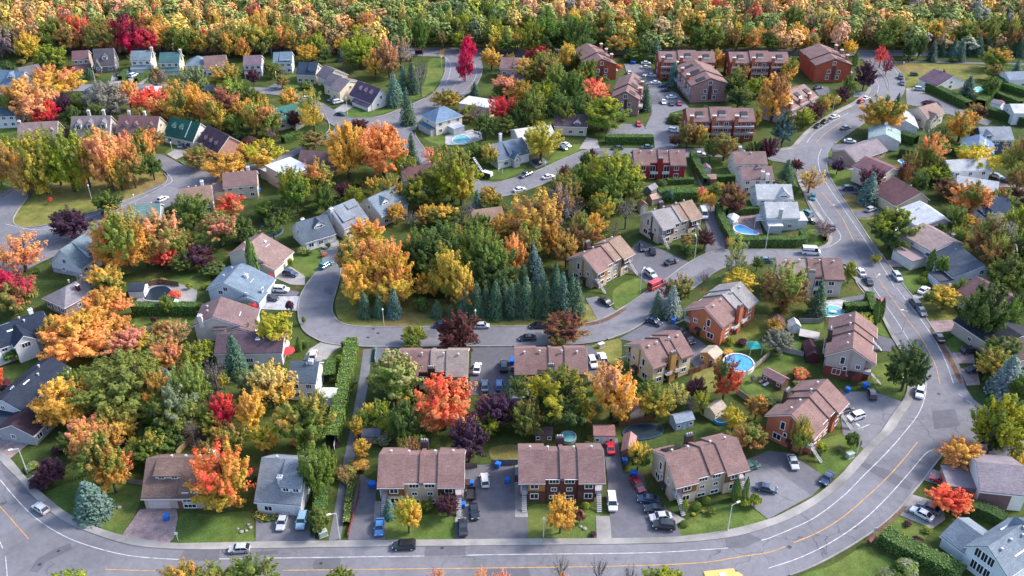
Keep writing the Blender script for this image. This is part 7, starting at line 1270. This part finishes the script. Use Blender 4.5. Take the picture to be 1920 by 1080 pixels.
for x, y, lab in ((1593, 857, 'pale green utility cabinet beside the lower lamp'), (1127, 651, 'beige utility cabinet on the small front lawn'), (606, 1004, 'green utility cabinet at the foot of the path hedge'), (1698, 716, 'white utility cabinet at the sidewalk edge')):
    o = flat_thing('utility_cabinet', 'utility box', x, y, 20, label=lab); mb = MB(); mb.box(-.8, .8, -.5, .5, .12, 1.2); mb.box(-.86, .86, -.56, .56, 1.2, 1.28); mb.obj('cabinet', M['plain'], o, (.36, .42, .36) if 'green' in lab else (.5, .48, .42)); box_part(o, 'plinth', (-.9, .9, -.6, .6, 0, .12), 'concrete', (.4, .4, .4)); box_part(o, 'door', (-.7, .7, -.53, -.49, .25, 1.1), 'plain', (.32, .38, .32))
for x, y, lab in ((334, 1014, 'small white street sign on a pale post beside the pink driveway'), (1637, 1006, 'small white bus stop sign at the lower right kerb'), (225, 118, None)):
    if lab: o = flat_thing('street_sign', 'sign', x, y, 0, label=lab); mb = MB(); mb.cyl((0, 0, 0), (0, 0, 2.4), .06, n=6); mb.obj('pole', M['pole'], o); box_part(o, 'sign_panel', (-.32, .32, -.1, -.06, 1.75, 2.5), 'plain', (.66, .68, .70))
for x, y, c, lab in ((541, 670, (.62, .04, .05), 'red garden parasol beside the white house with navy roof'), (1872, 199, (.6, .05, .06), 'red garden parasol at the upper right terrace')):
    o = flat_thing('parasol', 'parasol', x, y, 0, label=lab); mb = MB(); n = 8; vs = [(math.cos(6.2832 * i / n) * 1.9, math.sin(6.2832 * i / n) * 1.9, 2.1) for i in range(n)] + [(0, 0, 2.7)]; mb.add(vs, [(i, (i + 1) % n, n) for i in range(n)]); mb.obj('canopy', M['plain'], o, c); mb = MB(); mb.cyl((0, 0, 0), (0, 0, 2.7), .04, n=5); mb.obj('pole', M['pole'], o)
for x, y, a, lab in ((1436, 722, 30, 'white sun lounger on the bright green back lawn'), (1428, 716, 30, 'pink sun lounger on the bright green back lawn'), (1368, 414, 0, 'white patio table beside the kidney pool'), (1562, 588, 0, 'white garden table on the patio by the turquoise pool'), (1008, 852, 0, None)):
    if lab: 
        o = flat_thing('sun_lounger' if 'lounger' in lab else 'patio_table', 'lounger' if 'lounger' in lab else 'table', x, y, a, label=lab); c = (.6, .3, .36) if 'pink' in lab else (.7, .7, .72)
        box_part(o, 'seat' if 'lounger' in lab else 'top', (-.9, .5, -.35, .35, .3, .38) if 'lounger' in lab else (-.8, .8, -.5, .5, .7, .76), 'plain', c)
        if 'lounger' in lab: mb = MB(); mb.add([(.5, -.35, .34), (1.0, -.35, .8), (1.0, .35, .8), (.5, .35, .34), (.5, -.35, .28), (1.0, -.35, .74), (1.0, .35, .74), (.5, .35, .28)], [(0, 1, 2, 3), (7, 6, 5, 4), (0, 4, 5, 1), (2, 6, 7, 3), (1, 5, 6, 2)]); mb.obj('backrest', M['plain'], o, c)
        for q in ((-.8, -.3), (-.8, .3), (.45, -.3), (.45, .3)): box_part(o, 'leg', (q[0], q[0] + .06, q[1] - .03, q[1] + .03, 0, .3 if 'lounger' in lab else .7), 'plain', c)
# wooden decks and boulders
for x, y, a, w, d, lab in ((1516, 634, 80, 3.5, 5, 'raised grey deck behind the taupe and brick pair'), (1345, 720, 0, 3, 2, None), (1010, 845, 0, 1, 1, None)):
    if lab: o = flat_thing('deck', 'deck', x, y, a, label=lab); box_part(o, 'boards', (-w / 2, w / 2, -d / 2, d / 2, 1.2, 1.35), 'wood', (.42, .40, .40)); [box_part(o, 'post', (q, q + .12, r_, r_ + .12, 0, 1.2), 'wood', (.3, .28, .27)) for q in (-w / 2, w / 2 - .12) for r_ in (-d / 2, d / 2 - .12)]
def boulder(x, y, s, c, desc):
    o = flat_thing('boulder', 'rock', x, y, 0, 'garden rocks', desc); bm = bmesh.new(); bmesh.ops.create_icosphere(bm, subdivisions=2, radius=s)
    for v in bm.verts: v.co *= 1 + rnd.uniform(-.18, .18); v.co.z = v.co.z * .6 + s * .3
    me = bpy.data.meshes.new('boulder'); bm.to_mesh(me); bm.free(); me.materials.append(M['concrete']); o.data if o.data else None
    r_ = link('stone', me, o, c)
for x, y, s in ((1096, 992, .5), (1089, 988, .35), (224, 952, .45), (453, 998, .4), (462, 996, .35), (470, 990, .4), (466, 984, .35), (446, 992, .3), (62, 897, .6), (57, 900, .5)): boulder(x, y, s, (.30, .27, .25) if x > 1000 else (.28, .27, .28), 'pale garden boulder')
# ------------------------------------------------------------------ two people on the lawn
def person(x, y, rz, label, top, hair):
    p = G(x, y); v = {'pel': (0, 0, .95), 'wst': (0, 0, 1.12), 'cst': (0, 0, 1.36), 'nck': (0, 0, 1.50), 'hd': (0, .01, 1.62), 'hd2': (0, .01, 1.74), 'shl': (.17, 0, 1.43), 'ell': (.25, -.02, 1.16), 'hnl': (.24, .10, .93), 'shr': (-.17, 0, 1.43), 'elr': (-.25, -.02, 1.16), 'hnr': (-.24, .10, .93), 'hil': (.09, 0, .90), 'knl': (.11, .02, .50), 'anl': (.12, -.02, .08), 'fol': (.13, .14, .04), 'hir': (-.09, 0, .90), 'knr': (-.11, .04, .50), 'anr': (-.12, 0, .08), 'for_': (-.13, .16, .04)}
    R = {'pel': .15, 'wst': .14, 'cst': .16, 'nck': .06, 'hd': .10, 'hd2': .085, 'shl': .075, 'shr': .075, 'ell': .05, 'elr': .05, 'hnl': .04, 'hnr': .04, 'hil': .10, 'hir': .10, 'knl': .065, 'knr': .065, 'anl': .045, 'anr': .045}
    K = list(v); E = [('pel', 'wst'), ('wst', 'cst'), ('cst', 'nck'), ('nck', 'hd'), ('hd', 'hd2'), ('cst', 'shl'), ('shl', 'ell'), ('ell', 'hnl'), ('cst', 'shr'), ('shr', 'elr'), ('elr', 'hnr'), ('pel', 'hil'), ('hil', 'knl'), ('knl', 'anl'), ('anl', 'fol'), ('pel', 'hir'), ('hir', 'knr'), ('knr', 'anr'), ('anr', K[-1])]
    me = bpy.data.meshes.new('person'); me.from_pydata([v[k] for k in K], [(K.index(a), K.index(b)) for a, b in E], [])
    o = bpy.data.objects.new('person', me); COL.objects.link(o); me.materials.append(M['plain']); o.color = (*top, 1)
    sk = o.modifiers.new('skin', 'SKIN'); 
    if not me.skin_vertices: me.attributes
    sv = me.skin_vertices[0].data if me.skin_vertices else None
    if sv:
        for i, k_ in enumerate(K): sv[i].radius = (R.get(k_, .04),) * 2; sv[i].use_root = (k_ == 'pel')
    o.modifiers.new('sub', 'SUBSURF').levels = 1
    o.location = (p.x, p.y, .02); o.rotation_euler = (0, 0, rz); o['label'] = label; o['category'] = 'person'
    bm = bmesh.new(); bmesh.ops.create_uvsphere(bm, u_segments=10, v_segments=8, radius=.125); me2 = bpy.data.meshes.new('hair'); bm.to_mesh(me2); bm.free(); me2.materials.append(M['plain'])
    hr_ = link('hair', me2, o, hair); hr_.location = (0, -.02, 1.72)
person(935, 322, 1.0, 'dark haired person in white clothes standing on the lawn by the blue-grey house', (.66, .66, .68), (.02, .015, .012)); person(942, 325, 2.4, 'person in pale pinkish white clothes standing on the lawn', (.62, .56, .56), (.45, .33, .25))
# ------------------------------------------------------------------ labels: what each repeated thing stands beside
import re
names = []
for o, d, x, y in REG:
    best = None
    for nm, lx, ly in LAND:
        q = math.hypot(x - lx, (y - ly) * 1.5)
        if best is None or q < best[0]: best = (q, nm, x - lx, y - ly)
    q, nm, dx, dy = best
    if 'forest tree' in d: rel = None
    elif abs(dx) > abs(dy) * 1.3: rel = 'left of' if dx < 0 else 'right of'
    else: rel = 'behind' if dy < 0 else 'in front of'
    if rel is None: lab = d + ', ' + ('left third of forest edge' if x < 640 else 'middle of forest edge' if x < 1280 else 'right third of forest edge')
    else: lab = d + ' ' + rel + ' the ' + nm
    if len(lab.split()) > 12: lab = lab.replace(d, ' '.join(re.sub(r' and (?!tan brown)[a-z]+( green| brown| red| yellow| grey)?(?= )', '', d).split()))
    names.append([lab, o, x, y])
groups = {}
for n in names: groups.setdefault(n[0], []).append(n)
ORD = ['leftmost', 'second from left', 'third from left', 'fourth from left', 'fifth from left', 'sixth from left', 'seventh from left', 'eighth from left', 'ninth from left', 'tenth from left']
for lab, L in groups.items():
    if len(L) == 1: L[0][1]['label'] = lab if len(lab.split()) < 17 else re.sub(r'^(small|big) | and (tan|dark|lime|golden|pale)? ?[a-z-]+(?= (upright|loose|round|shrub|spreading|broad))', '', lab); continue
    L.sort(key=lambda n: n[2])
    for i, n in enumerate(L):
        if len(L) == 2: pre = ('left' if i == 0 else 'right') if abs(L[0][2] - L[1][2]) > abs(L[0][3] - L[1][3]) else ('farther' if n[3] == min(L[0][3], L[1][3]) else 'nearer')
        else: pre = 'rightmost' if i == len(L) - 1 else ORD[min(i, 9)]
        if len(lab.split()) > 13: lab = re.sub(r'^small | and (tan|dark|lime|golden|pale)? ?[a-z-]+(?= (upright|loose|round|shrub|spreading|broad))', '', lab)
        n[1]['label'] = (pre + ' ' + lab) if len(L) == 2 or pre in ('leftmost', 'rightmost') else lab + ', ' + pre
